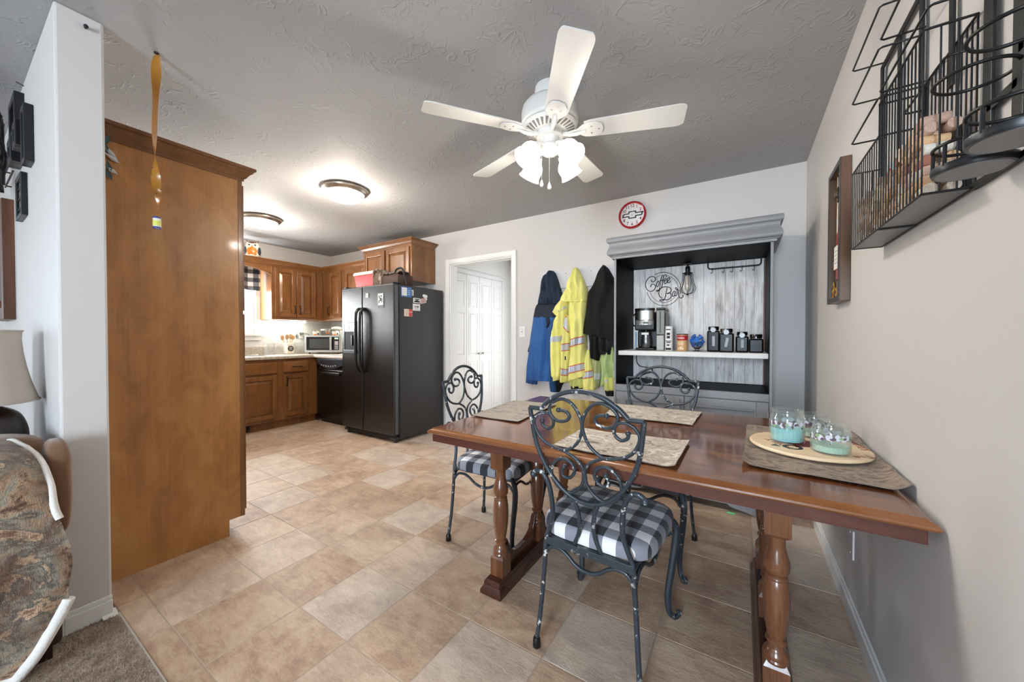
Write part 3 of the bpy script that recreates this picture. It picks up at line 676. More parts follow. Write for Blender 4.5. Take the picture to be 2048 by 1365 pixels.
# outlets on the window wall and wall plates
def plate(name, label, cat, c, n, w=.072, h=.118, kind='switch', gangs=1):
    """n 'x' faces +x, 'X' faces -x, 'y' faces -y"""
    ax = {'x': ((0, 1, 0), (0, 0, 1)), 'X': ((0, -1, 0), (0, 0, 1)), 'y': ((1, 0, 0), (0, 0, 1))}[n]
    t = thing(name, label, cat, c); m_ = frame_mtx(c, *ax)
    k = MB(); k.obox(m_ @ Matrix.Translation((0, 0, .003)), w, h, .006); k.build('plate', WALL if kind == 'blank' else WHITEP, t, bevel=.002)
    for q in range(gangs):
        xo = (q - (gangs - 1) / 2) * .046
        if kind == 'blank':
            for zz in (-.042, .042): MB().lathe([(0, 0), (.0035, 0), (.003, .0015), (0, .0015)], n=8, mtx=m_ @ Matrix.Translation((xo, zz, .006))).build('screw', WHITEP, t)
        elif kind == 'switch':
            k = MB(); k.obox(m_ @ Matrix.Translation((xo, 0, .011)) @ Matrix.Rotation(.5, 4, 'X'), .009, .022, .012); k.build('toggle', WHITEP, t, bevel=.001)
            for zz in (-.03, .03): MB().lathe([(0, 0), (.0035, 0), (.003, .0015), (0, .0015)], n=8, mtx=m_ @ Matrix.Translation((xo, zz, .006))).build('screw', NICKEL, t)
        else:
            for zz in (-.02, .02):
                r_ = MB(); r_.obox(m_ @ Matrix.Translation((xo, zz, .0065)), .032, .028, .003); ro = r_.build('receptacle', WHITEP, t, bevel=.004)
                for sx in (-.006, .006): MB().obox(m_ @ Matrix.Translation((xo + sx, zz + .003, .0083)), .002, .008, .001).build('slot', DARK, ro)
    return t
plate('outlet', 'wide white double outlet plate between the window and the crock', 'outlet', (XL, 2.46, 1.215), 'x', .118, .118, 'outlet', 2)
plate('light_switch', 'white light switch between doorway casing and blue jacket', 'switch', (-2.022, YB, 1.215), 'y')
plate('cover_plate', 'plain wall-coloured cover plate low on right wall under the table', 'cover plate', (XR, 2.015, .315), 'X', .072, .118, 'blank')
pl_ = plate('outlet', 'pale outlet above the worktop behind the grey plug', 'outlet', (XL, 2.93, 1.19), 'x', .072, .118, 'outlet')

# refrigerator
FX0, FX1, FYF, FZ = -4.092, -3.153, 2.63, 1.738
fr = thing('refrigerator', 'black side-by-side refrigerator with magnets on its side', 'refrigerator', ((FX0 + FX1) / 2, 3.0, 0))
MB().box(FX0, FX1, FYF + .075, YB - .035, .035, FZ - .006).build('body', FRSIDE, fr, bevel=.005)
XS = -3.693
MB().box(FX0 + .003, XS - .004, FYF, FYF + .062, .085, FZ).build('door', FRDOOR, fr, bevel=.010, seg=3)
rd = MB().box(XS + .004, FX1 - .003, FYF, FYF + .062, .085, FZ).build('door', FRDOOR, fr, bevel=.010, seg=3)
MB().box(FX0 + .012, FX1 - .012, FYF + .062, FYF + .075, .09, FZ - .012).build('gasket', flat('grey_gasket', S(70, 72, 76), .6), fr)
for hx, sg in [(XS - .045, -1), (XS + .030, 1)]:
    pts = [(hx, FYF, 1.485), (hx, FYF - .035, 1.46), (hx, FYF - .056, 1.38), (hx, FYF - .060, 1.10), (hx, FYF - .056, .86), (hx, FYF - .035, .785), (hx, FYF, .76)]
    MB().tube(spline(pts, 5), [.013] + [.0165] * 29 + [.013], 10).build('handle', flat('handle_black', S(28, 29, 31), .3) if sg < 0 else bpy.data.materials['handle_black'], fr, smooth=60)
ds = MB(); x0, x1, z0, z1 = -4.045, -3.800, .965, 1.345
ds.box(x0, x1, FYF - .008, FYF + .001, z1 - .02, z1).box(x0, x0 + .016, FYF - .008, FYF + .001, z0, z1).box(x1 - .016, x1, FYF - .008, FYF + .001, z0, z1).box(x0, x1, FYF - .014, FYF + .001, z0, z0 + .04)
dso = ds.build('dispenser', flat('dispenser_grey', S(86, 94, 100), .35, .2), fr, bevel=.003)
MB().box(x0 + .016, x1 - .016, FYF - .002, FYF + .001, z0 + .04, 1.22).build('recess', DARK, dso)
MB().box(x0 + .016, x1 - .016, FYF - .006, FYF + .001, 1.22, z1 - .02).build('control_panel', flat('dispenser_panel', S(120, 128, 132), .3, .3), dso, bevel=.002)
MB().box(x0 + .03, x0 + .11, FYF - .0085, FYF - .006, 1.245, 1.315).build('display_label', WHITEP, dso)
MB().box(x1 - .075, x1 - .03, FYF - .012, FYF - .006, 1.255, 1.30).build('button', STEEL, dso, bevel=.003)
MB().box(-3.90, -3.87, FYF - .014, FYF - .002, 1.06, 1.18).build('paddle', BLACKP, dso, bevel=.003)
gr = MB().box(FX0 + .02, FX1 - .02, FYF + .035, FYF + .06, .03, .085).build('base_grille', BLACKP, fr)
for k in range(5): MB().box(FX0 + .10, FX1 - .12, FYF + .031, FYF + .035, .036 + k * .009, .040 + k * .009).build('grille_slat', BLACKM, gr)
for xx in (FX0 + .05, FX1 - .05):
    MB().cyl((xx, FYF + .06, 0), (xx, FYF + .06, .035), .022, n=14).box(xx - .04, xx + .04, FYF + .02, FYF + .07, .035, .06).build('foot', flat('dark_foot', S(40, 40, 42), .4) if xx < -4 else bpy.data.materials['dark_foot'], fr, bevel=.003)
for xx in (FX0 + .05, FX1 - .05): MB().box(xx - .03, xx + .03, FYF + .01, FYF + .12, FZ, FZ + .018).build('hinge_cover', BLACKP, fr, bevel=.006)
MB().box(FX1 - .006, FX1 - .0005, FYF + .012, FYF + .05, .10, FZ - .02).build('edge_strip', flat('door_edge_trim', S(92, 96, 100), .25, .5), fr)

# magnets and papers on the refrigerator
def card(name, label, cat, y0, y1, z0, z1, mat, group='magnets on the refrigerator side', rot=0, th=.003):
    c = (FX1, (y0 + y1) / 2, (z0 + z1) / 2); m_ = frame_mtx(c, (0, 1, 0), (0, 0, 1)) @ Matrix.Rotation(rot, 4, 'Z')
    t = thing(name, label, cat, c, 0, group)
    MB().obox(m_ @ Matrix.Translation((0, 0, th / 2)), y1 - y0, z1 - z0, th).build('backing', mat, t)
    return t, m_
INK = flat('black_ink', S(22, 22, 24), .6)
PAPER = flat('white_card', S(228, 228, 226), .6)
t, m_ = card('magnet', 'blue magnetic notice with a white sheet near top of refrigerator side', 'magnet', 2.725, 2.872, 1.602, 1.712, flat('blue_card', S(70, 112, 172), .4))
MB().obox(m_ @ Matrix.Translation((-.028, .002, .0036)), .07, .088, .001).build('white_sheet', PAPER, t)
for k in range(7): MB().obox(m_ @ Matrix.Translation((-.028, .034 - k * .011, .0042)), .052, .002, .0004).build('printed_line', flat('pale_grey_ink', S(150, 154, 160), .6) if k == 0 else bpy.data.materials['pale_grey_ink'], t)
for k in range(3): MB().obox(m_ @ Matrix.Translation((.037, .02 - k * .022, .0034)), .03, .008, .0006).build('printed_line', flat('pale_blue_ink', S(150, 190, 226), .6) if k == 0 else bpy.data.materials['pale_blue_ink'], t)
t, m_ = card('magnet_clip', 'small black and white clip beside the blue notice', 'clip', 2.878, 2.902, 1.625, 1.688, PAPER, None)
MB().obox(m_ @ Matrix.Translation((-.008, -.004, .004)), .006, .05, .003).build('clip_jaw', INK, t)
t, m_ = card('magnet', 'white magnet printed with a dark car picture', 'magnet', 2.901, 3.003, 1.546, 1.602, PAPER)
MB().obox(m_ @ Matrix.Translation((.004, .014, .0033)), .08, .011, .0006).build('printed_band', INK, t)
MB().prism([(-.042, -.02), (.046, -.02), (.046, -.006), (.028, -.003), (.015, .006), (-.012, .006), (-.024, -.003), (-.042, -.007)], lambda a, c, d: m_ @ Vector((a, c, .003 + d)), 0, .0007).build('printed_car', INK, t)
t, m_ = card('magnet', 'tilted pinkish magnet overlapping the car magnet', 'magnet', 3.004, 3.094, 1.550, 1.606, flat('pink_card', S(206, 178, 164), .6), rot=.22, th=.006)
for k in range(3): MB().obox(m_ @ Matrix.Translation((0, .016 - k * .015, .0064)), .062, .005, .0006).build('printed_line', flat('brown_ink', S(120, 84, 74), .6) if k == 0 else bpy.data.materials['brown_ink'], t)
b = MB(); c0 = (FX1, 3.082, 1.632); m_ = frame_mtx(c0, (0, 1, 0), (0, 0, 1))
pts = [(-.038, .012), (-.028, .022), (.01, .022), (.03, .016), (.037, .004), (.034, -.008), (.024, -.016), (.030, -.034), (.018, -.046), (.006, -.04), (.0, -.018), (-.02, -.014), (-.034, -.004)]
b.prism(pts, lambda a, c, d: m_ @ Vector((a, c, d)), 0, .004)
solo('magnet', b, PAPER, 'irregular white magnet above the tilted pinkish one', 'magnet', 'magnets on the refrigerator side')
t, m_ = card('magnet', 'square white magnet with slanted dark lettering', 'magnet', 2.894, 3.002, 1.458, 1.535, PAPER)
text('lettering', 'ACME', .026, m_ @ Matrix.Translation((-.002, .006, .0034)), INK, t, .0003, .3, bold=.0008)
for k, wd_ in enumerate((.05, .07)): MB().obox(m_ @ Matrix.Translation((0, -.014 - k * .01, .0032)), wd_, .0025, .0004).build('printed_line', INK, t)
t, m_ = card('magnet', 'half cream half red magnet, lowest on the refrigerator side', 'magnet', 2.768, 2.888, 1.388, 1.468, flat('cream_card', S(222, 202, 184), .6))
MB().obox(m_ @ Matrix.Translation((.032, 0, .0033)), .052, .078, .0012).build('red_half', flat('red_card', S(196, 62, 58), .5), t)
for k in range(4): MB().obox(m_ @ Matrix.Translation((-.026, .024 - k * .016, .0033)), .04, .003, .0004).build('printed_line', bpy.data.materials['brown_ink'], t)
for k in (-1, 1): MB().lathe([(0, 0), (.007, 0), (.007, .0006), (0, .0006)], n=10, mtx=m_ @ Matrix.Translation((.032 + k * .012, .01, .0040))).build('white_dot', PAPER, t)
mt = frame_mtx((-3.602, FYF, 1.628), (1, 0, 0), (0, 0, 1))
t = thing('magnet', 'small rounded white magnet at top of the refrigerator door', 'magnet', (-3.602, FYF, 1.628))
MB().obox(mt @ Matrix.Translation((0, 0, .003)), .046, .05, .006).build('backing', PAPER, t, bevel=.0028)
MB().obox(mt @ Matrix.Translation((0, .002, .0063)), .022, .018, .0008).build('printed_square', bpy.data.materials['pale_grey_ink'], t)
mt = frame_mtx((-3.368, FYF, 1.566), (1, 0, 0), (0, 0, 1))
t = thing('photo_magnet', 'black and white photo in a clear sleeve on the refrigerator door', 'photo', (-3.368, FYF, 1.566))
MB().obox(mt @ Matrix.Translation((0, -.006, .002)), .098, .165, .003).build('sleeve', flat('clear_sleeve', S(120, 124, 132), .15), t)
MB().obox(mt @ Matrix.Translation((0, .006, .0042)), .084, .125, .001).build('photo_paper', PAPER, t)
for (a_, c_, w_, h_) in [(-.02, .03, .018, .03), (.012, .036, .022, .02), (.0, .0, .026, .04), (.024, -.01, .014, .05), (-.024, -.026, .016, .03)]:
    MB().obox(mt @ Matrix.Translation((a_, c_ + .006, .005)), w_, h_, .0005).build('dark_patch', INK, t)

# things on top of the refrigerator
def taper(z0, z1, a, b_, name, mat, par, bev=.012): MB().frustum(a, b_, z0, z1).build(name, mat, par, bevel=bev, seg=3)
cl = thing('cooler', 'small red cooler box with white lid on the refrigerator', 'cooler', (-3.83, 2.90, FZ))
taper(FZ, FZ + .165, (-4.02, -3.695, 2.78, 2.99), (-4.045, -3.67, 2.765, 3.005), 'tub', flat('red_plastic', S(205, 58, 62), .35), cl)
taper(FZ + .165, FZ + .205, (-4.057, -3.66, 2.755, 3.013), (-4.050, -3.665, 2.76, 3.008), 'lid', flat('ivory_plastic', S(238, 226, 208), .4), cl)
MB().tube(spline([(-3.668, 2.80, FZ + .15), (-3.650, 2.79, FZ + .06), (-3.70, 2.755, FZ + .02), (-3.80, 2.752, FZ + .018)], 5), .004, 8).build('handle', flat('red_handle', S(180, 50, 54), .4), cl, smooth=60)
bg = thing('lunch_bag', 'brown and camouflage soft bag with strap on the refrigerator', 'bag', (-3.40, 2.88, FZ))
bc = camo('camo_bag_cloth', [(.3, S(44, 36, 30)), (.42, S(112, 92, 76)), (.5, S(66, 56, 48)), (.58, S(168, 152, 138)), (.7, S(60, 50, 42))], 14, (1, 1, 1))
BBR = flat('brown_bag_cloth', S(72, 52, 44), .8, bump=.3)
def soft_box(x0, x1, y0, y1, z0, z1, sag=.02, n=8):
    b = MB(); rings = []
    for k in range(7):
        t_ = k / 6; z = z0 + (z1 - z0) * t_; ins = .012 * (abs(t_ - .5) * 2) ** 3 + (.02 if k == 6 else 0)
        ring = []
        for (ax, ay, bx, by) in [(x0 + ins, y0 + ins, x1 - ins, y0 + ins), (x1 - ins, y0 + ins, x1 - ins, y1 - ins), (x1 - ins, y1 - ins, x0 + ins, y1 - ins), (x0 + ins, y1 - ins, x0 + ins, y0 + ins)]:
            for q in range(n):
                s_ = q / n; px, py = ax + (bx - ax) * s_, ay + (by - ay) * s_
                ring.append(Vector((px, py, z + (sag * (noise.noise(Vector((px * 9, py * 9, 4))) if k > 2 else 0)))))
        rings.append(ring)
    return b.loft(rings)
soft_box(-3.64, -3.24, 2.76, 2.98, FZ, FZ + .135, .03).build('bag_body', BBR, bg, smooth=50)
soft_box(-3.665, -3.52, 2.75, 2.96, FZ, FZ + .195, .07).build('side_pouch', bc, bg, smooth=50)
b = MB(); b.grid(lambda u, v: (-3.60 + .34 * u, 2.78 + .18 * v, FZ + .142 + .05 * sin(pi * v) * (.6 + .4 * noise.noise(Vector((u * 6, v * 4, 1)))) + .02 * noise.noise(Vector((u * 11, v * 7, 3)))), 16, 10); b.build('top_flap', bc, bg, smooth=60)
MB().tube(spline([(-3.34, 2.80, FZ + .13), (-3.31, 2.79, FZ + .175), (-3.26, 2.80, FZ + .195), (-3.22, 2.81, FZ + .175), (-3.20, 2.82, FZ + .09), (-3.18, 2.83, FZ + .006)], 5), .011, 8).build('strap', INK, bg, smooth=60)
MB().tube(spline([(-3.645, 2.765, FZ + .12), (-3.64, 2.75, FZ + .17), (-3.60, 2.75, FZ + .20), (-3.56, 2.76, FZ + .175), (-3.55, 2.77, FZ + .15)], 5), .018, 8).build('handle_loop', bc, bg, smooth=60)

# owls: a big cookie-jar owl on the cabinets and two small owls on the microwave
OW = flat('owl_white', S(240, 232, 218), .3); OB = flat('owl_brown', S(104, 66, 44), .3); OO = flat('owl_orange', S(222, 122, 44), .3); ON = flat('owl_navy', S(52, 66, 84), .3); OE = flat('owl_eye', S(24, 20, 18), .15)
def owl(name, label, loc, rotz, h, w, squat, group=None):
    t = thing(name, label, 'owl', loc, rotz, group); k = h
    prof = [(.0, 0), (.62, .0), (.86, .06), (.98, .22), (1.0, .4), (.92, .6), (.80, .74), (.74, .84), (.60, .94), (.30, .985), (.0, .99)] if not squat else [(.0, 0), (.70, 0), (.92, .1), (1.0, .35), (1.0, .6), (.90, .82), (.62, .95), (.3, .99), (.0, 1.0)]
    r0 = w / 2
    b = MB(); n = 24
    rings = [[Vector((r0 * r_ * cos(2 * pi * j / n), r0 * .85 * r_ * sin(2 * pi * j / n), z * h)) for j in range(n)] for r_, z in prof]
    b.loft(rings); b.build('body', OW, t, smooth=60, world=False)
    def surf(x, z):                                        # front (-y) of the body at x, z
        r_ = 0
        for (ra, za), (rb, zb) in zip(prof, prof[1:]):
            if za <= z / h <= zb and zb > za: r_ = ra + (rb - ra) * (z / h - za) / (zb - za)
        rr = max(r0 * r_, .001); return -.85 * sqrt(max(rr * rr - x * x, 0))
    def patch(nm, mat, cx, cz, rx, rz, th, seg=18, up=None):
        b = MB(); vs = [(cx, surf(cx, cz) - th, cz)]; fs = []
        for q, s_ in ((1, .55), (2, 1.0)):
            for j in range(seg):
                a = 2 * pi * j / seg; x, z = cx + rx * s_ * cos(a), cz + rz * s_ * sin(a); vs.append((x, surf(x, z) - (th if q == 1 else th * .25), z))
        for j in range(seg):
            fs.append((0, 1 + j, 1 + (j + 1) % seg)); fs.append((1 + j, 1 + seg + j, 1 + seg + (j + 1) % seg, 1 + (j + 1) % seg))
        b.add(vs, fs); return b.build(nm, mat, t, smooth=60, world=False)
    ez = .70 * h if not squat else .58 * h
    patch('belly', OO, 0, (.30 if not squat else .16) * h, r0 * .66, (.28 if not squat else .15) * h, .012 * k)
    patch('brow', OB, 0, (.90 if not squat else .86) * h, r0 * (.5 if not squat else .55), .09 * h, .012 * k)
    for sx in (-1, 1):
        patch('eye_disc', OW, sx * r0 * .34, ez, r0 * .30, .15 * h, .02 * k); patch('eye', OE, sx * r0 * .34, ez + .01 * h, r0 * .13, .06 * h, .045 * k)
        patch('wing', ON, sx * r0 * .80, (.36 if not squat else .30) * h, r0 * .17, (.26 if not squat else .2) * h, .03 * k)
        MB().frustum((sx * r0 * .52 - .1 * r0, sx * r0 * .52 + .12 * r0, -.12 * r0, .12 * r0), (sx * r0 * .66 - .02 * r0, sx * r0 * .66 + .02 * r0, -.02 * r0, .02 * r0), .84 * h, 1.06 * h).build('ear', OB, t, world=False, bevel=.002)
    MB().sphere((0, surf(0, ez - .1 * h) - .02 * k, ez - .1 * h), .045 * k, 10, 7, 1, 1, 1.5).build('beak', OO, t, smooth=60, world=False)
    return t
owl('owl_jar', 'large white and orange ceramic owl on top of the cabinets', (UF - .03, 2.185, 2.178), radians(62), .20, .185, False)

# microwave across the corner, with things on it
MWC = Vector((-5.045, 2.95, zc1)); mr = radians(32)       # front centre, turned to the room
mw = thing('microwave', 'silver and black microwave oven set across the worktop corner', 'microwave', MWC, mr)
w, h, dpt, z0 = .52, .245, .34, .018
sil = flat('silver_plastic', S(178, 180, 178), .35, .5)
MB().box(-w / 2, w / 2, .012, dpt, z0, z0 + h).build('case', sil, mw, world=False, bevel=.006)
MB().box(-w / 2, w / 2, -.006, .012, z0, z0 + h).build('front_frame', sil, mw, world=False, bevel=.010, seg=3)
MB().box(-w / 2 + .03, w / 2 - .025, -.010, -.006, z0 + .035, z0 + h - .022).build('door_glass', flat('black_glass', S(10, 11, 12), .12), mw, world=False, bevel=.0015)
MB().box(-w / 2 + .075, w / 2 - .165, -.0112, -.0098, z0 + .06, z0 + h - .05).build('window_mesh', flat('window_mesh_grey', S(44, 45, 46), .4), mw, world=False)
MB().box(w / 2 - .147, w / 2 - .118, -.034, -.016, z0 + .038, z0 + h - .024).box(w / 2 - .143, w / 2 - .122, -.017, -.009, z0 + .05, z0 + .065).box(w / 2 - .143, w / 2 - .122, -.017, -.009, z0 + h - .055, z0 + h - .04).build('handle', STEEL, mw, world=False, bevel=.004)
cpn = MB().box(w / 2 - .105, w / 2 - .030, -.0115, -.0095, z0 + .04, z0 + h - .028).build('control_panel', BLACKP, mw, world=False)
MB().box(w / 2 - .085, w / 2 - .035, -.0125, -.0114, z0 + h - .052, z0 + h - .034).build('display', glow('green_digits', (.1, .9, .2), 1.2), cpn, world=False)
btn = flat('white_buttons', S(206, 206, 204), .5)
for k in range(3): MB().box(w / 2 - .086, w / 2 - .036, -.0125, -.0114, z0 + .148 - k * .018, z0 + .160 - k * .018).build('button', btn, cpn, world=False)
for r_ in range(4):
    for c_ in range(3): MB().box(w / 2 - .085 + c_ * .0175, w / 2 - .073 + c_ * .0175, -.0125, -.0114, z0 + .092 - r_ * .015, z0 + .100 - r_ * .015).build('button', btn, cpn, world=False)
for sx in (-1, 1):
    for yy in (.04, dpt - .04): MB().cyl((sx * (w / 2 - .05), yy, 0), (sx * (w / 2 - .05), yy, z0), .014, n=10).build('foot', BLACKP, mw, world=False)
mwp = lambda x, y, z: tuple(Matrix.Translation(MWC) @ Matrix.Rotation(mr, 4, 'Z') @ Vector((x, y, z)))
mt_ = z0 + h
owl('owl_shaker', 'small squat owl on the microwave, nearer the window', mwp(-.125, .06, mt_), mr, .070, .095, True, 'small owls on the microwave')
owl('owl_shaker', 'small squat owl on the microwave, nearer the refrigerator', mwp(.155, .06, mt_), mr, .070, .095, True, 'small owls on the microwave')
cup = thing('drinking_glass', 'clear glass with an orange inside between the owls', 'glass', mwp(.02, .10, mt_), mr)
MB().lathe([(.028, 0), (.036, .095), (.033, .095), (.026, .006), (.0, .006)], n=20).build('glass_wall', GLASS, cup, world=False, smooth=40)
MB().sphere((0, 0, .034), .025, 14, 9).build('orange_filling', OO, cup, world=False, smooth=60)
bb = thing('bread_bag', 'crumpled clear plastic bag on grey box behind the owls', 'bag', mwp(.10, .20, mt_ + .072), mr)
MB().sphere((0, 0, .032), .03, 16, 10, 2.6, 1.6, 1.0).build('crumpled_bag', flat('hazy_plastic', S(226, 226, 220), .2), bb, world=False, smooth=30)
gb = MB(); m_ = Matrix.Translation(mwp(.07, .20, mt_ + .036)) @ Matrix.Rotation(mr, 4, 'Z'); gb.obox(m_, .22, .12, .072)
solo('storage_box', gb, flat('marbled_grey_box', S(140, 136, 132), .5, var=.3), 'grey marbled box on the microwave behind the glass', 'box')
gb = MB(); m_ = Matrix.Translation(mwp(-.075, .20, mt_ + .035)) @ Matrix.Rotation(mr, 4, 'Z'); gb.obox(m_, .06, .10, .07)
solo('storage_box', gb, flat('dark_box', S(86, 80, 74), .5), 'small dark box on the microwave behind the left owl', 'box')
gb = MB(); m_ = Matrix.Translation(mwp(-.085, .20, mt_ + .083)) @ Matrix.Rotation(mr, 4, 'Z'); gb.obox(m_, .055, .09, .024)
solo('storage_box', gb, WHITEP, 'flat white box lying on the small dark box', 'box')
# plug and cord to the outlet
cord = thing('power_cord', 'grey plug and black cord behind the microwave', 'cord', (XL + .02, 2.93, 1.205))
MB().box(XL + .006, XL + .05, 2.905, 2.95, 1.195, 1.222).build('plug', flat('grey_plug', S(96, 96, 98), .5), cord, bevel=.005)
MB().tube(spline([(XL + .05, 2.94, 1.208), (XL + .09, 2.97, 1.205), (XL + .14, 2.99, 1.18), (XL + .19, 3.02, 1.13), (XL + .22, 3.08, 1.02)], 5), .004, 7).build('cable', INK, cord, smooth=60)
# glass jars and the utensil crock
def glass_jar(label, x, y, s_=.105, h=.155):
    t = thing('glass_canister', label, 'jar', (x, y, zc1), 0, 'clear glass canisters on the worktop')
    b = MB(); q = s_ / 2
    sq = lambda r_, z: [Vector((r_ * cx, r_ * cy, z)) for cx, cy in ((-1, -1), (1, -1), (1, 1), (-1, 1))]
    b.loft([sq(q, 0), sq(q, h), sq(q - .004, h), sq(q - .004, .006)]); b.build('glass_wall', CLEARJAR, t, world=False, bevel=.004)
    MB().box(-q, q, -q, q, h + .001, h + .010).build('lid', CLEARJAR, t, world=False, bevel=.003)
for lab, yy in [('square glass canister nearest the window', 2.44), ('square glass canister right beside the utensil crock, window side', 2.555), ('square glass canister between crock and microwave', 2.79), ('square glass canister touching the microwave side', 2.905)]:
    glass_jar(lab, XL + .14, yy)
cr = thing('utensil_crock', 'white crock with round black emblem holding wooden utensils', 'crock', (-5.40, 2.665, zc1))
MB().box(-.052, .052, -.052, .052, 0, .155).build('crock_body', CREAM, cr, world=False, bevel=.012, seg=3)
em = frame_mtx((-5.40 + .0525, 2.665, zc1 + .078), (0, 1, 0), (0, 0, 1))
MB().lathe([(.028, 0), (.040, 0), (.040, .0012), (.028, .0012)], n=24, mtx=em, closed=True).build('emblem_ring', INK, cr)
MB().lathe([(0, 0), (.0255, 0), (.0255, .0008), (0, .0008)], n=24, mtx=em).build('emblem_disc', INK, cr)
for (a_, c_, w_, h_, r_) in [(-.010, .004, .006, .030, .2), (.010, .002, .006, .026, -.3), (0, -.012, .022, .005, .1), (.0, .014, .018, .005, -.2)]:
    MB().obox(em @ Matrix.Translation((a_, c_, .0013)) @ Matrix.Rotation(r_, 4, 'Z'), w_, h_, .001).build('emblem_mark', PAPER, cr)
WS = flat('pale_wood', S(190, 150, 108), .6)
for k, (dx, dy_, tx, ty, L, fl) in enumerate([(-.015, -.022, -.02, -.10, .25, 1), (.01, -.008, .02, -.05, .26, 0), (.0, .012, .0, .03, .265, 1), (-.018, .024, -.02, .09, .255, 0), (.02, .03, .03, .13, .27, 2)]):
    base = Vector((-5.40 + dx, 2.665 + dy_, zc1 + .05)); tip = base + Vector((tx, ty, 0)) * .5 + Vector((0, 0, L - .07))
    sp = thing('wooden_spoon' if fl < 2 else 'whisk', [['flat wooden spatula leaning in the white crock, nearest the window', 0, 'flat wooden spatula upright in the middle of the white crock'][k if k in (0, 2) else 0], ['', 'wooden spoon standing at the window side of the crock', '', 'wooden spoon leaning toward the microwave in the crock'][k if k in (1, 3) else 1], 'grey whisk head standing in the white crock'][0 if fl == 1 else (1 if fl == 0 else 2)], 'utensil', base, 0, 'utensils in the white crock' if fl < 2 else None)
    MB().tube([base, tip], .0045, 8).build('shaft', WS if fl < 2 else STEEL, sp, smooth=60)
    d_ = (tip - base).normalized(); hm = frame_mtx(tip, (0, 1, 0), d_)
    b = MB(); b.sphere((0, 0, 0), .027, 12, 8, 1.0, 1.45, .3)
    b.v = [tuple(hm @ Vector(v)) for v in b.v]; b.build('spoon_head', WS if fl < 2 else STEEL, sp, smooth=60)

# window curtain valance in buffalo check, gathered
b = MB(); 
def cur(u, v):
    y = 1.36 + u * .985; ph = u * 34
    return Vector((XL + .105 + (.020 + .012 * v) * sin(ph) , y, 2.085 - .31 * v + .006 * sin(ph * .5) * v)), Vector((1, 0, 0))
b.slab(cur, 150, 12, .002)
cv = thing('curtain_valance', 'black and white buffalo check curtain valance on the kitchen window', 'curtain', (XL + .1, 1.85, 1.77))
b.build('cloth', VALCHECK, cv, smooth=60)
MB().cyl((XL + .105, 1.32, 2.088), (XL + .105, 2.37, 2.088), .007, n=10).build('rod', WHITEP, cv, smooth=50)
# ================================================================== lights and fan on the ceiling
DOME = glow('lit_frosted_dome', (1.0, .95, .86), 7.0)
def flush_light(label, x, y):
    t = thing('ceiling_light', label, 'light', (x, y, ZC - .11), 0, None)
    MB().lathe([(.0, .11), (.178, .11), (.188, .098), (.186, .086), (.176, .080), (.170, .070), (.158, .064), (.150, .066), (.150, .10), (0, .10)], n=48, c=(x, y, ZC - .11)).build('metal_ring', NICKEL, t, smooth=40)
    MB().lathe([(.152, .066), (.150, .050), (.132, .028), (.10, .012), (.06, .003), (.02, 0), (.0, 0)], n=48, c=(x, y, ZC - .11)).build('glass_dome', DOME, t, smooth=60)
    MB().lathe([(0, -.016), (.007, -.012), (.009, -.005), (.005, 0), (.012, .002), (0, .004)], n=14, c=(x, y, ZC - .11)).build('finial', NICKEL, t, smooth=60)
    point('ceiling_light_bulb', (x, y, ZC - .17), 34, (1.0, .90, .76), .10)
flush_light('lit flush dome light on the kitchen ceiling, nearer the fan', -2.923, 1.92)
flush_light('lit flush dome light partly behind the pantry cabinet crown', -4.40, 1.90)

fx, fyy, fz = FAN
fan = thing('ceiling_fan', 'white five-blade ceiling fan with four lit glass shades', 'fan', (fx, fyy, 1.98))
cc = (fx, fyy, -.023)
MB().lathe([(0, ZC), (.075, ZC), (.078, ZC - .02), (.074, ZC - .055), (.062, ZC - .078), (0, ZC - .078)], (fx, fyy, 0), 36).build('canopy', WHITEF, fan, smooth=40)
MB().lathe([(0, 2.392), (.085, 2.392), (.125, 2.380), (.140, 2.362), (.146, 2.335), (.146, 2.29), (.142, 2.278), (.128, 2.268), (0, 2.268)], cc, 48).build('motor_housing', WHITEF, fan, smooth=40)
MB().lathe([(0, 2.27), (.138, 2.268), (.128, 2.255), (.085, 2.238), (.066, 2.236), (0, 2.236)], cc, 48).build('vent_ring', WHITEF, fan, smooth=40)
for k in range(30):
    a = 2 * pi * k / 30; m_ = Matrix.Translation((fx, fyy, 2.2255)) @ Matrix.Rotation(a, 4, 'Z') @ Matrix.Translation((.106, 0, -.0012)) @ Matrix.Rotation(radians(-21), 4, 'Y') @ Matrix.Rotation(.22, 4, 'Z')
    b = MB().prism([(-.021, -.003), (.020, -.0075), (.020, .0075), (-.021, .003)], lambda a_, c_, d: m_ @ Vector((a_, c_, d)), -.0015, .0015)
    b.build('vent_slot', flat('vent_dark', S(120, 118, 112), .8) if k == 0 else bpy.data.materials['vent_dark'], fan)
MB().lathe([(0, 2.24), (.068, 2.238), (.068, 2.212), (.050, 2.208), (.048, 2.20), (.046, 2.175), (.052, 2.168), (.055, 2.15), (.048, 2.138), (.03, 2.124), (.012, 2.118), (0, 2.117)], cc, 36).build('switch_housing', WHITEF, fan, smooth=40)
angs = [17 + 72 * k for k in range(5)]
b0 = None
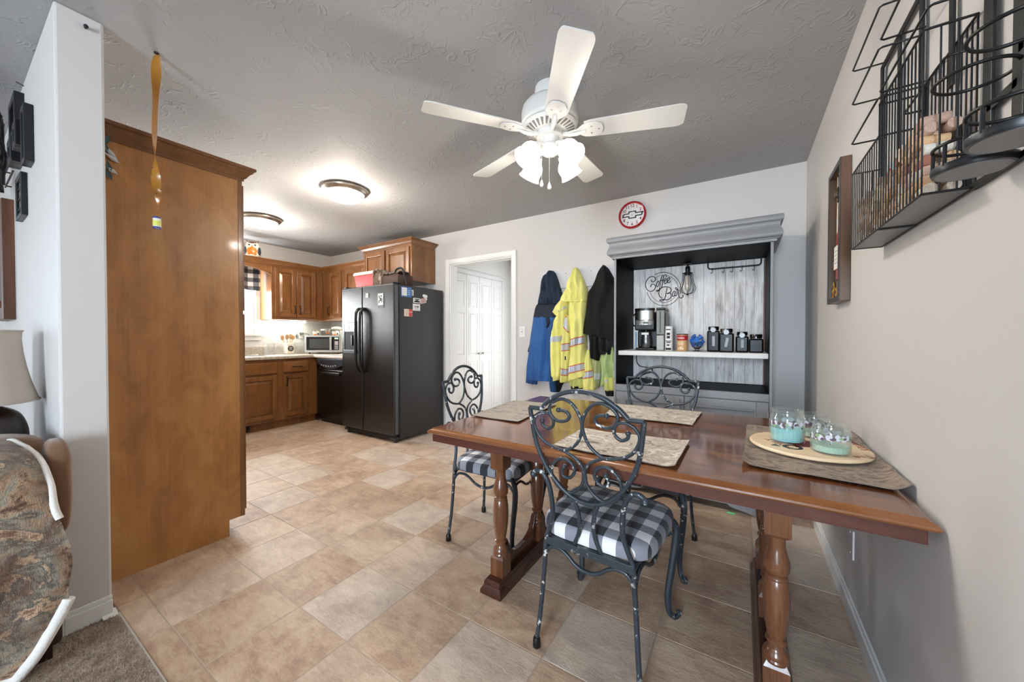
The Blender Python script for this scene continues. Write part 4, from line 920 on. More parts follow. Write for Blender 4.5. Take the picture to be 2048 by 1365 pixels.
for k, a in enumerate(angs):
    R_ = Matrix.Translation((fx, fyy, fz)) @ Matrix.Rotation(radians(a), 4, 'Z')
    if k == 0:
        tilt = Matrix.Rotation(radians(-11), 4, 'X')
        def outline(n=10):
            pts = [(.175, -.050), (.21, -.056)] + [(.21 + (.60 - .21) * q / 6, -.056 - .012 * q / 6) for q in range(1, 7)]
            pts += [(.60 + .042 * sin(pi / 2 * q / n), -.068 + .020 * (1 - cos(pi / 2 * q / n)) * 1.0) for q in range(1, n + 1)]
            pts += [(.642, .0)] + [(.60 + .042 * cos(pi / 2 * q / n), .048 + .020 * sin(pi / 2 * q / n)) for q in range(0, n + 1)]
            pts += [(.21 + (.60 - .21) * q / 6, .056 + .012 * q / 6) for q in range(5, -1, -1)] + [(.175, .050)]
            return pts
        b = MB(); b.prism(outline(), lambda a_, c_, d: tilt @ Vector((a_, c_, d)), 0, .006)
        b0 = b.build('blade', WHITEF, fan, world=False, bevel=.001)
        b = MB(); q_ = [(.060, -.012), (.10, -.010), (.14, -.014), (.165, -.036), (.195, -.048), (.235, -.046), (.262, -.030), (.270, 0), (.262, .030), (.235, .046), (.195, .048), (.165, .036), (.14, .014), (.10, .010), (.060, .012)]
        b.prism(q_, lambda a_, c_, d: (tilt if a_ > .15 else Matrix.Rotation(radians(-11 * max(0, (a_ - .06) / .09)), 4, 'X')) @ Vector((a_, c_, d - (.0 if a_ > .1 else .004))), -.006, -.0005)
        b.tube([Vector((.055, 0, -.004)), Vector((.10, 0, -.016)), Vector((.14, 0, -.017)), Vector((.18, 0, -.008))], [.012, .010, .009, .006], 8)
        bi0 = b.build('blade_iron', WHITEF, fan, world=False, bevel=.0015)
        sc0 = []
        for (sx, sy) in [(.21, -.022), (.21, .022), (.245, 0)]:
            c_ = tilt @ Vector((sx, sy, -.0065)); sc0.append(MB().lathe([(0, -.002), (.004, -.0015), (.005, .0005), (0, .0006)], c=tuple(c_), n=10).build('screw', NICKEL, bi0, world=False))
        parts = [(b0, None)]
        L_ = Matrix.Translation((0, 0, fz - 1.98)) @ Matrix.Rotation(radians(a), 4, 'Z')
        b0.matrix_local = L_; bi0.matrix_local = L_
    else:
        L_ = Matrix.Translation((0, 0, fz - 1.98)) @ Matrix.Rotation(radians(a), 4, 'Z')
        n1 = b0.copy(); C.objects.link(n1); n1.parent = fan; n1.matrix_local = L_
        n2 = bi0.copy(); C.objects.link(n2); n2.parent = fan; n2.matrix_local = L_
        for s_ in sc0: n3 = s_.copy(); C.objects.link(n3); n3.parent = n2
SHADE = glow('lit_tulip_glass', (1.0, .95, .87), 5.0)
for k in range(4):
    a = radians(70 + 90 * k); d = Vector((cos(a), sin(a), 0)); ax = (d * .66 + Vector((0, 0, -.75))).normalized()
    p0 = Vector((fx, fyy, 2.138)) + d * .045
    arm = MB().tube(spline([Vector((fx, fyy, 2.142)) + d * .04, p0 + d * .02 + Vector((0, 0, .004)), p0 + d * .042 - Vector((0, 0, .012)), p0 + d * .052 - Vector((0, 0, .028))], 4), .010, 10).build('lamp_arm', WHITEF, fan, smooth=60)
    q0 = p0 + d * .050 - Vector((0, 0, .022)); m_ = frame_mtx(q0, Vector((-sin(a), cos(a), 0)), ax.cross(Vector((-sin(a), cos(a), 0)))) ; 
    m_ = frame_mtx(q0, Vector((-sin(a), cos(a), 0)), ax.cross(Vector((-sin(a), cos(a), 0))))
    if (m_.to_3x3() @ Vector((0, 0, 1))).dot(ax) < 0: m_ = frame_mtx(q0, Vector((sin(a), -cos(a), 0)), ax.cross(Vector((-sin(a), cos(a), 0))))
    MB().lathe([(0, -.012), (.022, -.012), (.026, .0), (.026, .016), (0, .016)], n=20, mtx=m_).build('socket', WHITEF, arm, smooth=40)
    pr = [(.024, .010), (.031, .016), (.044, .030), (.051, .046), (.052, .062), (.050, .078), (.053, .094), (.060, .106)]
    MB().lathe(pr + [(r_ - .003, z - .0005) for r_, z in reversed(pr)], n=32, mtx=m_).build('glass_shade', SHADE, fan, smooth=50)
    MB().sphere(tuple(q0 + ax * .052), .022, 14, 10).build('bulb', bpy.data.materials.get('lit_bulb') or glow('lit_bulb', (1, .9, .75), 30), fan, smooth=60)
    point('fan_bulb', q0 + ax * .100, 10.5, WARM, .03)
for (dx, dy_, zt, zb) in [(-.028, -.036, 2.125, 1.965), (.018, -.042, 2.12, 1.94)]:
    ch = MB()
    for q in range(int((zt - zb) / .006)): ch.sphere((fx + dx, fyy + dy_, zt - q * .006), .0021, 6, 4)
    co = ch.build('pull_chain', WHITEF, fan, smooth=60)
    MB().lathe([(0, .012), (.003, .008), (.008, -.008), (.0095, -.018), (.006, -.026), (0, -.028)], c=(fx + dx, fyy + dy_, zb - .006), n=14).build('pull_knob', WHITEF, co, smooth=60)

# sticky fly ribbon hanging from the ceiling near the pantry
fp = thing('fly_ribbon', 'twisted amber sticky fly ribbon hanging from ceiling before the pantry', 'fly ribbon', (-2.247, .545, 1.645))
RIB = M('amber_ribbon'); RIB.p(Base_Color=S(176, 120, 44), Roughness=.25, Transmission_Weight=.25, Alpha=1); RIB = RIB.m
def ribbon(u, v):
    z = ZC - .006 - v * .735; ang = .25 + v * 5.4 + .7 * sin(v * 8); w_ = .017 * (1 - .25 * (v > .85) * (v - .85) / .15)
    c_ = Vector((-2.247 + .004 * sin(v * 7), .545 + .004 * cos(v * 6), z))
    return c_ + Vector((cos(ang), sin(ang), 0)) * (u - .5) * 2 * w_, Vector((-sin(ang), cos(ang), 0))
MB().slab(ribbon, 4, 110, .0006).build('ribbon', RIB, fp, smooth=70)
MB().lathe([(0, .002), (.014, .002), (.014, .052), (0, .052)], c=(-2.247, .545, 1.655), n=18).build('tube', flat('printed_tube', S(214, 214, 196), .4), fp, smooth=40)
NAVY = flat('navy_print', S(44, 54, 132), .4); YEL = flat('yellow_print', S(206, 206, 90), .4)
for z in (1.700, 1.655): MB().lathe([(.0142, 0), (.0145, .001), (.0145, .007), (.0142, .008)], c=(-2.247, .545, z), n=18, closed=True).build('printed_band', NAVY, fp)
MB().lathe([(.0142, 0), (.0144, .001), (.0144, .02), (.0142, .021)], c=(-2.247, .545, 1.668), n=18, closed=True).build('printed_band', YEL, fp)
MB().sphere((-2.235, .548, ZC - .006), .008, 10, 6, 1.3, 1.3, .6).build('pin', INK, fp, smooth=60)
rnd = random.Random(5)
for k in range(9):
    v = .1 + .8 * rnd.random(); p, n_ = ribbon(rnd.random(), v); MB().sphere(tuple(p + n_ * .002), .0022, 6, 4, 1.6, 1, 1).build('fly', INK, fp)
nl = MB().cyl((XP + .001, .335, 2.395), (XP + .014, .335, 2.395), .004, n=10).sphere((XP + .015, .335, 2.395), .0075, 10, 6)
solo('nail', nl, INK, 'black nail head high on the white wall end', 'nail', smooth=60)

# ================================================================== grey hutch with the coffee bar
HX0, HX1, HF, HB = -.852, .167, 2.85, YB - .016
hu = thing('hutch', 'grey painted armoire turned open coffee bar with white plank back', 'hutch', ((HX0 + HX1) / 2, 3.12, 0))
for x0, x1 in [(HX0, HX0 + .017), (HX1 - .017, HX1)]:
    MB().box(x0, x1, HF, HB, .045, 1.775).build('side_panel', GREY, hu, bevel=.003)
IB = flat('hutch_black_paint', S(5, 6, 9), .5, spec=.06)
ix0, ix1 = HX0 + .017, HX1 - .017
MB().box(ix0, ix0 + .003, HF + .004, HB - .02, .79, 1.765).box(ix1 - .003, ix1, HF + .004, HB - .02, .79, 1.765).box(ix0, ix1, HB - .014, HB, .79, 1.765).build('black_lining', IB, hu)
MB().box(ix0, ix1, HF + .004, HB, 1.765, 1.785).build('top_board', IB, hu)
MB().box(ix0, ix1, HF + .03, HB, .765, .79).build('deck', IB, hu)
MB().box(ix0, ix1, HF, HF + .03, .742, .792).build('deck_rail', GREY, hu, bevel=.003)
# crown
prof = [(0, 1.768), (.014, 1.769), (.016, 1.784), (.026, 1.786), (.0265, 1.790)] + [(p.x, p.y) for p in spline([Vector((.030, 1.791, 0)), Vector((.042, 1.799, 0)), Vector((.046, 1.812, 0)), Vector((.042, 1.832, 0)), Vector((.034, 1.852, 0)), Vector((.030, 1.870, 0)), Vector((.031, 1.884, 0))], 4)] + [(.034, 1.8855), (.0345, 1.889)] + [(p.x, p.y) for p in spline([Vector((.040, 1.890, 0)), Vector((.047, 1.898, 0)), Vector((.049, 1.910, 0)), Vector((.046, 1.924, 0)), Vector((.040, 1.930, 0))], 4)] + [(0, 1.930)]
b = MB()
ring = []
for o_, z in prof: ring.append([Vector((HX0 - o_, HB, z)), Vector((HX0 - o_, HF - o_, z)), Vector((HX1 + o_, HF - o_, z)), Vector((HX1 + o_, HB, z))])
b.loft(ring); b.build('crown_molding', GREY, hu, smooth=38)
# planks of the back
xs = [190, 232, 265, 318, 362, 417, 478, 545, 603, 673, 728, 782, 847, 898, 945]
wx = [W(1200 + q * 440 / 1278, 540, 'y', HB - .018).x for q in xs]; wx[0] = ix0 + .004; wx[-1] = ix1 - .012
for a_, c_ in zip(wx, wx[1:]):
    MB().box(a_ + .0005, c_ - .0005, HB - .024, HB - .0145, .794, 1.762).build('plank', PLANK, hu, bevel=.001, seg=1)
MB().box(wx[-1] + .0012, ix1 - .0035, HB - .022, HB - .0145, .794, 1.762).build('edge_strip', wood('bare_edge_wood', S(70, 44, 32), S(110, 78, 62), S(150, 120, 104), 'z', 1, .6), hu)
SHELFW = wood('white_shelf_wood', S(196, 192, 190), S(218, 215, 212), S(232, 230, 228), 'x', 1.2, .55, 0, .5)
MB().box(ix0 + .004, ix1 - .004, HF + .05, HB - .026, 1.018, 1.053).build('shelf', SHELFW, hu, bevel=.003)
# doors below
XM = -.345
for a0, a1 in [(ix0 + .002, XM - .002), (XM + .002, ix1 - .002)]:
    st = .066; z0, z1 = .135, .738
    b = MB().box(a0, a0 + st, HF, HF + .02, z0, z1).box(a1 - st, a1, HF, HF + .02, z0, z1).box(a0 + st, a1 - st, HF, HF + .02, z0, z0 + st).box(a0 + st, a1 - st, HF, HF + .02, z1 - .055, z1)
    do = b.build('door', GREY, hu, bevel=.002)
    MB().box(a0 + st, a1 - st, HF + .008, HF + .016, z0 + st, z1 - .055).build('panel', GREY, do)
    b = MB(); k0, k1, l0, l1 = a0 + st, a1 - st, z0 + st, z1 - .055
    b.box(k0, k0 + .01, HF - .003, HF + .008, l0, l1).box(k1 - .01, k1, HF - .003, HF + .008, l0, l1).box(k0 + .01, k1 - .01, HF - .003, HF + .008, l0, l0 + .01).box(k0 + .01, k1 - .01, HF - .003, HF + .008, l1 - .01, l1)
    b.build('panel_molding', GREY, do, bevel=.002)
    xk = a1 - .03 if a1 < XM else a0 + .03
    MB().cyl((xk, HF - .03, .655), (xk, HF - .03, .725), .0065, n=12).cyl((xk, HF, .67), (xk, HF - .03, .67), .0045, n=10).cyl((xk, HF, .71), (xk, HF - .03, .71), .0045, n=10).build('handle', STEEL, do, smooth=40)
    xh = a0 + .003 if a1 < XM else a1 - .003
    for zh in (.22, .66): MB().cyl((xh, HF - .004, zh - .02), (xh, HF - .004, zh + .02), .004, n=8).build('hinge', NICKEL, do)
MB().box(ix0, ix1, HF + .02, HB, .10, .765).build('cupboard_box', GREY, hu)
# base with shaped bracket feet
by = 2.80; h1, h0 = .135, .050
b = MB(); xl, xr = HX0 - .03, HX1 + .03
def foot_curve(x0, sg):
    return [(x0 + sg * .27, h0), (x0 + sg * .262, h0 - .012), (x0 + sg * .24, h0 - .020), (x0 + sg * .20, h0 - .026), (x0 + sg * .16, h0 - .034), (x0 + sg * .12, h0 - .044), (x0 + sg * .10, 0), (x0, 0)]
pl = [(xl, h1), (xl, 0)] + list(reversed(foot_curve(xl, 1)))[1:] + foot_curve(xr, -1) + [(xr, h1)]
b.prism(pl, lambda a, c, d: (a, by + d, c), 0, .02); b.box(xl, xl + .02, by + .02, HB, 0, h1).box(xr - .02, xr, by + .02, HB, 0, h1)
b.build('base_plinth', GREY, hu, bevel=.004)
MB().box(xl + .003, xr - .003, by + .003, HF + .02, h1, h1 + .012).build('base_cap', GREY, hu, bevel=.005)
solo('green_stick', MB().box(-.078, -.030, 2.772, 2.784, .0005, .011), flat('green_plastic', S(96, 190, 120), .4), 'small green plastic stick on the floor under the hutch edge', 'toy', bevel=.003)

# wall sign: cut lettering Coffee Bar inside two rings, on the planks
SY = HB - .0245
def sk(pts, sub=5): return spline([W(1260 + x * 140 / 2048, 540 + y * 80 / 1170, 'y', SY - .002) for x, y in pts], sub)
sg = thing('wall_sign', 'black script sign reading Coffee Bar inside two rings', 'sign', (-.575, SY, 1.43))
STK = {
 'letter_c': [[(640, 290), (625, 320), (650, 352), (700, 345), (742, 300), (742, 250), (705, 207), (640, 195), (570, 220), (500, 295), (460, 390), (458, 475), (490, 560), (550, 618), (620, 632), (690, 598), (738, 530), (742, 470), (710, 430), (660, 422), (615, 452), (603, 505)]],
 'letter_o': [[(845, 338), (810, 348), (780, 405), (772, 465), (790, 492), (820, 482), (845, 430), (856, 380), (845, 338)]],
 'letter_f': [[(985, 178), (955, 168), (922, 215), (900, 300), (885, 420), (870, 540), (840, 592), (790, 600), (772, 622), (800, 632), (850, 602), (880, 550)], [(1050, 212), (1072, 172), (1040, 146), (1000, 170), (975, 235), (955, 330), (940, 440), (920, 520), (880, 560)], [(865, 327), (935, 312), (1000, 303)]],
 'letter_e': [[(1005, 345), (1050, 305), (1062, 262), (1035, 250), (1003, 292), (998, 360), (1022, 408), (1062, 392), (1092, 340)], [(1098, 335), (1150, 285), (1162, 235), (1130, 224), (1103, 265), (1093, 330), (1115, 382), (1157, 370), (1192, 318)]],
 'letter_b': [[(945, 826), (890, 802), (850, 740), (848, 650), (888, 560), (970, 507), (1080, 498), (1170, 528), (1206, 590), (1182, 652), (1115, 682), (1083, 692), (1108, 702), (1160, 678), (1203, 722), (1206, 782), (1160, 850), (1080, 880), (1000, 874)], [(1087, 520), (1060, 640), (1040, 770), (1005, 858), (950, 905), (882, 912), (878, 886), (930, 866), (1000, 874)]],
 'letter_a': [[(1322, 622), (1282, 632), (1250, 690), (1243, 752), (1265, 784), (1300, 752), (1320, 690), (1326, 622)], [(1326, 622), (1312, 720), (1330, 766), (1362, 740), (1382, 690)]],
 'letter_r': [[(1372, 690), (1378, 625), (1375, 580), (1342, 570), (1325, 540), (1345, 520), (1378, 542), (1402, 582), (1425, 602), (1420, 680), (1426, 762), (1450, 810), (1500, 826), (1545, 795), (1550, 750), (1528, 734)]]}
for nm, strokes in STK.items():
    b = MB()
    for s_ in strokes: b.tube(sk(s_), .0034, 6)
    b.build(nm, INK, sg, smooth=60)
def ring_arc(rx, ry, a0, a1, nm, r_):
    r_ = r_ * 1.3
    pts = [(985 + rx * cos(radians(a0 + (a1 - a0) * k / 40)), 562 - ry * sin(radians(a0 + (a1 - a0) * k / 40))) for k in range(41)]
    MB().tube(sk(pts, 1), r_, 6).build(nm, INK, sg, smooth=60)
ring_arc(502, 487, 123, -18, 'outer_ring', .0018); ring_arc(490, 487, 191, 331, 'outer_ring', .0018)
ring_arc(420, 398, 125, 99, 'inner_ring', .0013); ring_arc(428, 405, 74, 6, 'inner_ring', .0013); ring_arc(402, 395, 194, 324, 'inner_ring', .0013)
# caged bulb wall lamp (unlit)
lx, lz = -.381, 1.665; ly = SY - .075
lp = thing('cage_lamp', 'unlit clear bulb in a black wire cage beside the sign', 'lamp', (lx, SY, 1.50))
MB().cyl((lx, ly, 1.764), (lx, ly, 1.735), .006, n=10).lathe([(0, .075), (.014, .073), (.018, .066), (.018, .045), (.016, .03), (.019, .028), (.019, .0), (0, 0)], c=(lx, ly, lz), n=20).build('socket', BLACKM, lp, smooth=40)
MB().box(lx - .03, lx + .03, ly - .03, ly + .03, 1.756, 1.7645).build('ceiling_plate', BLACKM, lp, bevel=.004)
MB().tube([(lx + .036 * cos(2 * pi * k / 24), ly + .036 * sin(2 * pi * k / 24), lz + .018) for k in range(24)], .0028, 6, True).box(lx - .038, lx + .038, ly - .002, ly + .002, lz + .016, lz + .020).build('cage_ring', BLACKM, lp, smooth=60)
for k in range(8):
    a = 2 * pi * (k + .25) / 8
    prof_ = [(.036, .018), (.036, -.01), (.042, -.05), (.054, -.085), (.060, -.105), (.056, -.125), (.04, -.142), (.018, -.150), (.0, -.152)]
    MB().tube(spline([(lx + r_ * cos(a), ly + r_ * sin(a), lz + z) for r_, z in prof_], 3), .0019, 6).build('cage_wire', BLACKM, lp, smooth=60)
MB().sphere((lx, ly, lz - .156), .008, 10, 7).build('finial', BLACKM, lp, smooth=60)
MB().lathe([(.0, -.13), (.008, -.128), (.017, -.115), (.021, -.095), (.020, -.06), (.016, -.03), (.012, 0), (0, 0)], c=(lx, ly, lz), n=20).build('bulb', flat('clear_bulb', S(206, 196, 182), .1, coat=.5), lp, smooth=60)
# hook rail
hr = thing('hook_rail', 'black mug rail with five small hooks at upper right of the planks', 'rail', (-.05, SY, 1.70))
rx0, rx1, rz = -.238, .118, 1.708; ry = SY - .03
MB().tube(spline([(rx0, ry, 1.7645), (rx0, ry, 1.74), (rx0, ry, rz + .022), (rx0 + .006, ry, rz + .006), (rx0 + .022, ry, rz), (rx0 + .06, ry, rz)], 4) + [Vector((0, ry, rz))] + spline([(rx1 - .06, ry, rz), (rx1 - .022, ry, rz), (rx1 - .006, ry, rz + .006), (rx1, ry, rz + .022), (rx1, ry, 1.7645)], 4), .0055, 8).build('bar', BLACKM, hr, smooth=60)
for xk in (-.205, -.125, -.066, -.004, .076):
    MB().tube(spline([(xk, ry, rz + .008), (xk, ry - .006, rz + .002), (xk, ry - .006, rz - .02), (xk - .002, ry - .006, rz - .034), (xk - .010, ry - .010, rz - .036), (xk - .013, ry - .012, rz - .026)], 3), .002, 6).build('hook', BLACKM, hr, smooth=60)

# things on the shelf
SZ = 1.053
cm = thing('coffee_maker', 'black and stainless coffee maker with a tall slim side tower', 'coffee maker', (-.66, 3.13, SZ))
x0, x1 = -.745, -.592
MB().box(x0, x1, 3.08, 3.27, SZ, SZ + .02).box(x0, x1, 3.17, 3.27, SZ + .02, 1.215).box(x0, x1, 3.06, 3.27, 1.215, 1.365).build('body', BLACKP, cm, bevel=.012, seg=3)
def half_shell(cx, yb, r_, z0, z1, nm, mat, flat_=.55):
    b = MB(); pts = [(cx + r_ * cos(pi + pi * k / 18), yb + r_ * flat_ * sin(pi + pi * k / 18)) for k in range(19)]
    b.prism(pts, lambda a, c, d: (a, c, d), z0, z1); return b.build(nm, mat, cm, smooth=40)
half_shell((x0 + x1) / 2, 3.075, .0755, 1.297, 1.372, 'steel_drum', STEEL); half_shell((x0 + x1) / 2, 3.077, .073, 1.258, 1.293, 'control_band', flat('grey_steel_band', S(170, 170, 168), .35, .7))
half_shell((x0 + x1) / 2, 3.076, .078, 1.372, 1.392, 'lid', BLACKP)
MB().box(-.672, -.630, 3.0335, 3.04, 1.266, 1.284).build('display', flat('lcd_grey', S(96, 104, 96), .3), cm)
for k in range(5): MB().lathe([(0, 0), (.004, 0), (.004, .003), (0, .003)], n=8, mtx=frame_mtx((-.698 + k * .019, 3.034 + .004 * abs(k - 2), 1.262), (1, 0, 0), (0, 0, 1))).build('button', PAPER, cm)
cf = MB().lathe([(.0, SZ + .022), (.035, SZ + .022), (.042, SZ + .05), (.040, SZ + .09), (.033, SZ + .135), (.036, SZ + .15), (.0, SZ + .15)], c=(-.662, 3.105, 0), n=24).build('carafe', flat('steel_carafe', S(120, 124, 128), .2, .9), cm, smooth=40)
MB().box(-.690, -.634, 3.058, 3.066, SZ + .125, SZ + .143).build('carafe_handle', flat('white_handle', S(214, 214, 210), .4), cm, bevel=.003)
MB().cyl((-.662, 3.10, SZ + .15), (-.662, 3.10, 1.216), .012, n=12).build('spout', BLACKP, cm)
MB().box(-.742, -.730, 3.074, 3.08, SZ + .02, 1.20).build('water_gauge', flat('blue_gauge', S(90, 130, 168), .2), cm)
MB().tube(spline([(x0, 3.12, 1.25), (x0 - .02, 3.10, 1.26), (x0 - .022, 3.09, 1.31), (x0 - .012, 3.10, 1.345), (x0, 3.12, 1.35)], 4), .006, 8).build('side_handle', BLACKP, cm, smooth=60)
MB().box(-.582, -.524, 3.09, 3.26, SZ, SZ + .122).build('tower_base', flat('satin_steel', S(150, 147, 142), .5, .8), cm, bevel=.004)
tw = MB().box(-.582, -.518, 3.08, 3.26, SZ + .125, SZ + .322).build('tower', flat('dark_steel', S(112, 111, 108), .5, .8), cm, bevel=.005)
MB().box(-.582, -.516, 3.082, 3.262, SZ + .322, SZ + .342).build('tower_lid', BLACKP, cm, bevel=.006)
MB().box(-.556, -.546, 3.077, 3.081, SZ + .145, SZ + .31).build('tower_window', flat('window_grey', S(90, 90, 88), .2), tw, bevel=.002)
MB().box(-.518, -.512, 3.10, 3.20, SZ + .16, SZ + .30).build('tower_grip', BLACKP, tw, bevel=.002)
MB().tube(spline([(-.80, 3.372, 1.017), (-.80, 3.36, .97), (-.79, 3.35, .925), (-.76, 3.34, .900), (-.70, 3.33, .893), (-.66, 3.33, .875), (-.67, 3.33, .85), (-.72, 3.34, .835), (-.78, 3.35, .797)], 5), .0035, 7).build('cord', INK, cm, smooth=60)
def cyl_label(parent, name, c, r_, z0, z1, a0, a1, mat, n=14, th=.0008):
    b = MB(); rings = []
    v = []; 
    for k in range(n + 1):
        a = radians(a0 + (a1 - a0) * k / n)
        for z in (z0, z1): v.append((c[0] + (r_ + th) * cos(a), c[1] + (r_ + th) * sin(a), z))
    b.add(v, [(2 * k, 2 * k + 2, 2 * k + 3, 2 * k + 1) for k in range(n)]); return b.build(name, mat, parent)
def wrap_text(parent, name, body, size, c, r_, z, amid, mat, bold=0):
    o = text(name, body, size, Matrix.Identity(4), mat, parent, .0002, bold=bold, world=False)
    inv = RM(parent).inverted()
    for v in o.data.vertices:
        a = radians(amid) + v.co.x / r_; rr = r_ + .0012 + v.co.z; v.co = inv @ Vector((c[0] + rr * cos(a), c[1] + rr * sin(a), z + v.co.y))
    return o
wc = (-.491, 3.115)
ca = thing('tumbler', 'white canister with bold black print beside the coffee maker', 'canister', (wc[0], wc[1], SZ))
MB().lathe([(0, 0), (.0275, 0), (.029, .004), (.029, .188), (.0275, .193), (0, .194)], c=(wc[0], wc[1], SZ), n=28).build('body', WHITEP, ca, smooth=40)
for (z0, z1, a0, a1) in [(.162, .170, 232, 300), (.072, .078, 225, 312), (.060, .068, 240, 300), (.006, .022, 228, 310), (.038, .050, 250, 285)]: cyl_label(ca, 'printed_band', wc, .029, SZ + z0, SZ + z1, a0, a1, INK)
cyl_label(ca, 'printed_block', wc, .029, SZ + .096, SZ + .142, 246, 292, INK); cyl_label(ca, 'printed_gap', wc, .0294, SZ + .116, SZ + .122, 250, 288, PAPER)
fc_ = (-.392, 3.10)
fo = thing('coffee_can', 'red and tan coffee can on the shelf', 'can', (fc_[0], fc_[1], SZ))
MB().lathe([(0, 0), (.0385, 0), (.040, .003), (.0395, .008), (.0395, .118), (.041, .121), (.041, .128), (.039, .131), (0, .131)], c=(fc_[0], fc_[1], SZ), n=32).build('can_body', flat('tan_can', S(206, 160, 112), .4), fo, smooth=40)
MB().lathe([(.0396, .082), (.0401, .083), (.0401, .120), (.0396, .121)], c=(fc_[0], fc_[1], SZ), n=32, closed=True).build('red_band', flat('red_can_band', S(176, 38, 44), .4), fo, smooth=40)
MB().lathe([(0, .1315), (.0415, .1315), (.0415, .124), (.040, .124)], c=(fc_[0], fc_[1], SZ), n=32).build('lid', flat('dark_lid', S(60, 34, 32), .4), fo, smooth=40)
wrap_text(fo, 'brand_lettering', 'Folgers', .019, fc_, .0401, SZ + .100, 258, PAPER, .0004)
for k, (z, w_) in enumerate([(.066, 30), (.056, 40), (.048, 26)]): cyl_label(fo, 'printed_line', fc_, .0397, SZ + z, SZ + z + .004, 258 - w_, 258 + w_, flat('cream_ink', S(236, 214, 182), .5) if k == 0 else bpy.data.materials['cream_ink'])
for dx in (-14, 0, 14): cyl_label(fo, 'printed_cup', fc_, .0397, SZ + .012, SZ + (.034 if dx == 0 else .026), 258 + dx * 1.6 - 9, 258 + dx * 1.6 + 9, bpy.data.materials['cream_ink'], 6)
bw = thing('glass_bowl', 'small clear footed glass bowl of coffee pods', 'bowl', (-.29, 3.10, SZ))
MB().lathe([(.0, 0), (.030, 0), (.032, .004), (.014, .010), (.016, .016), (.036, .034), (.050, .070), (.0475, .070), (.034, .036), (.012, .02), (0, .02)], c=(-.29, 3.10, SZ), n=28).build('bowl_glass', GLASS, bw, smooth=40)
POD = [flat('blue_pod', S(48, 104, 178), .4), flat('pale_pod', S(200, 214, 232), .4)]
rnd = random.Random(11); pod0 = None
for k, (dx, dy_, dz, rx, ry, mi) in enumerate([(-.022, -.012, .052, .4, .2, 0), (.020, -.014, .050, -.3, .5, 0), (0, .016, .050, .2, -.5, 0), (-.034, .008, .072, .9, .3, 0), (.034, .006, .072, .3, -.9, 0), (.0, -.028, .074, 1.0, 0, 0), (0, .004, .090, .3, .4, 1), (-.018, -.004, .106, .6, -.6, 0), (.020, -.008, .104, -.5, .7, 0)]):
    m_ = Matrix.Translation((-.29 + dx, 3.10 + dy_, SZ + dz)) @ Matrix.Rotation(rx, 4, 'X') @ Matrix.Rotation(ry, 4, 'Y')
    b = MB().lathe([(0, -.016), (.013, -.016), (.017, .010), (.021, .011), (.021, .013), (0, .013)], n=16, mtx=m_)
    o = b.build('coffee_pod', POD[mi], origin=tuple(m_.translation), smooth=40); tag(o, 'pale coffee pod in the middle of the glass bowl' if mi else 'blue coffee pod heaped in the glass bowl', 'coffee pod', None if mi else 'blue coffee pods in the glass bowl')
def canister(label, cx, cy, w_, h_, scoop=True, lab_tilt=0, glass_=(10, 11, 15)):
    t = thing('canister', label, 'canister', (cx, cy, SZ), 0, None)
    gm = bpy.data.materials.get('black_glass_canister') or flat('black_glass_canister', S(*glass_), .22, spec=.08)
    q = w_ / 2
    MB().box(-q, q, -q * .9, q * .9, 0, h_ - .028).build('glass_body', gm, t, world=False, bevel=.010, seg=3)
    MB().lathe([(0, h_ - .026), (q * .80, h_ - .026), (q * .80, h_ - .020), (q * .86, h_ - .019), (q * .86, h_), (q * .82, h_ + .003), (0, h_ + .003)], n=28).build('lid', bpy.data.materials.get('lid_chrome') or flat('lid_chrome', S(70, 70, 74), .18, .9), t, world=False, smooth=40)
    if scoop:
        MB().lathe([(.0, -.009), (.010, -.007), (.0165, 0), (.017, .003), (.0, .003)], n=18, mtx=frame_mtx((0, -q * .9 - .013, h_ - .022), (1, 0, 0), (0, 0, 1))).build('scoop', flat('scoop_steel', S(120, 120, 122), .35, .3) if 'scoop_steel' not in bpy.data.materials else bpy.data.materials['scoop_steel'], t, world=False, smooth=50)
        MB().tube(spline([(-q * .5, -q * .75, h_ - .028), (-q * .3, -q * .95, h_ - .008), (0, -q * 1.0, h_ - .001), (q * .3, -q * .95, h_ - .008), (q * .5, -q * .75, h_ - .028)], 4), .002, 6).build('scoop_clip', STEEL, t, world=False, smooth=60)
        m_ = Matrix.Translation((.002, -q * .9 - .002, h_ * .43)) @ Matrix.Rotation(lab_tilt, 4, 'Y')
        MB().obox(m_, .017, .002, h_ * .40).build('tag_label', bpy.data.materials.get('grey_tag') or flat('grey_tag', S(158, 160, 164), .6), t, world=False)
    return t
canister('tall black glass canister with silver scoop, nearest the pods', -.178, 3.07, .082, .182)
canister('tall black glass canister with tilted label, second from the pods', -.094, 3.02, .090, .164, True, .16)
canister('shorter black glass canister with silver scoop and short label', .000, 3.07, .078, .142)
canister('shortest dark canister without a scoop at the hutch right side', .082, 3.04, .084, .124, False)

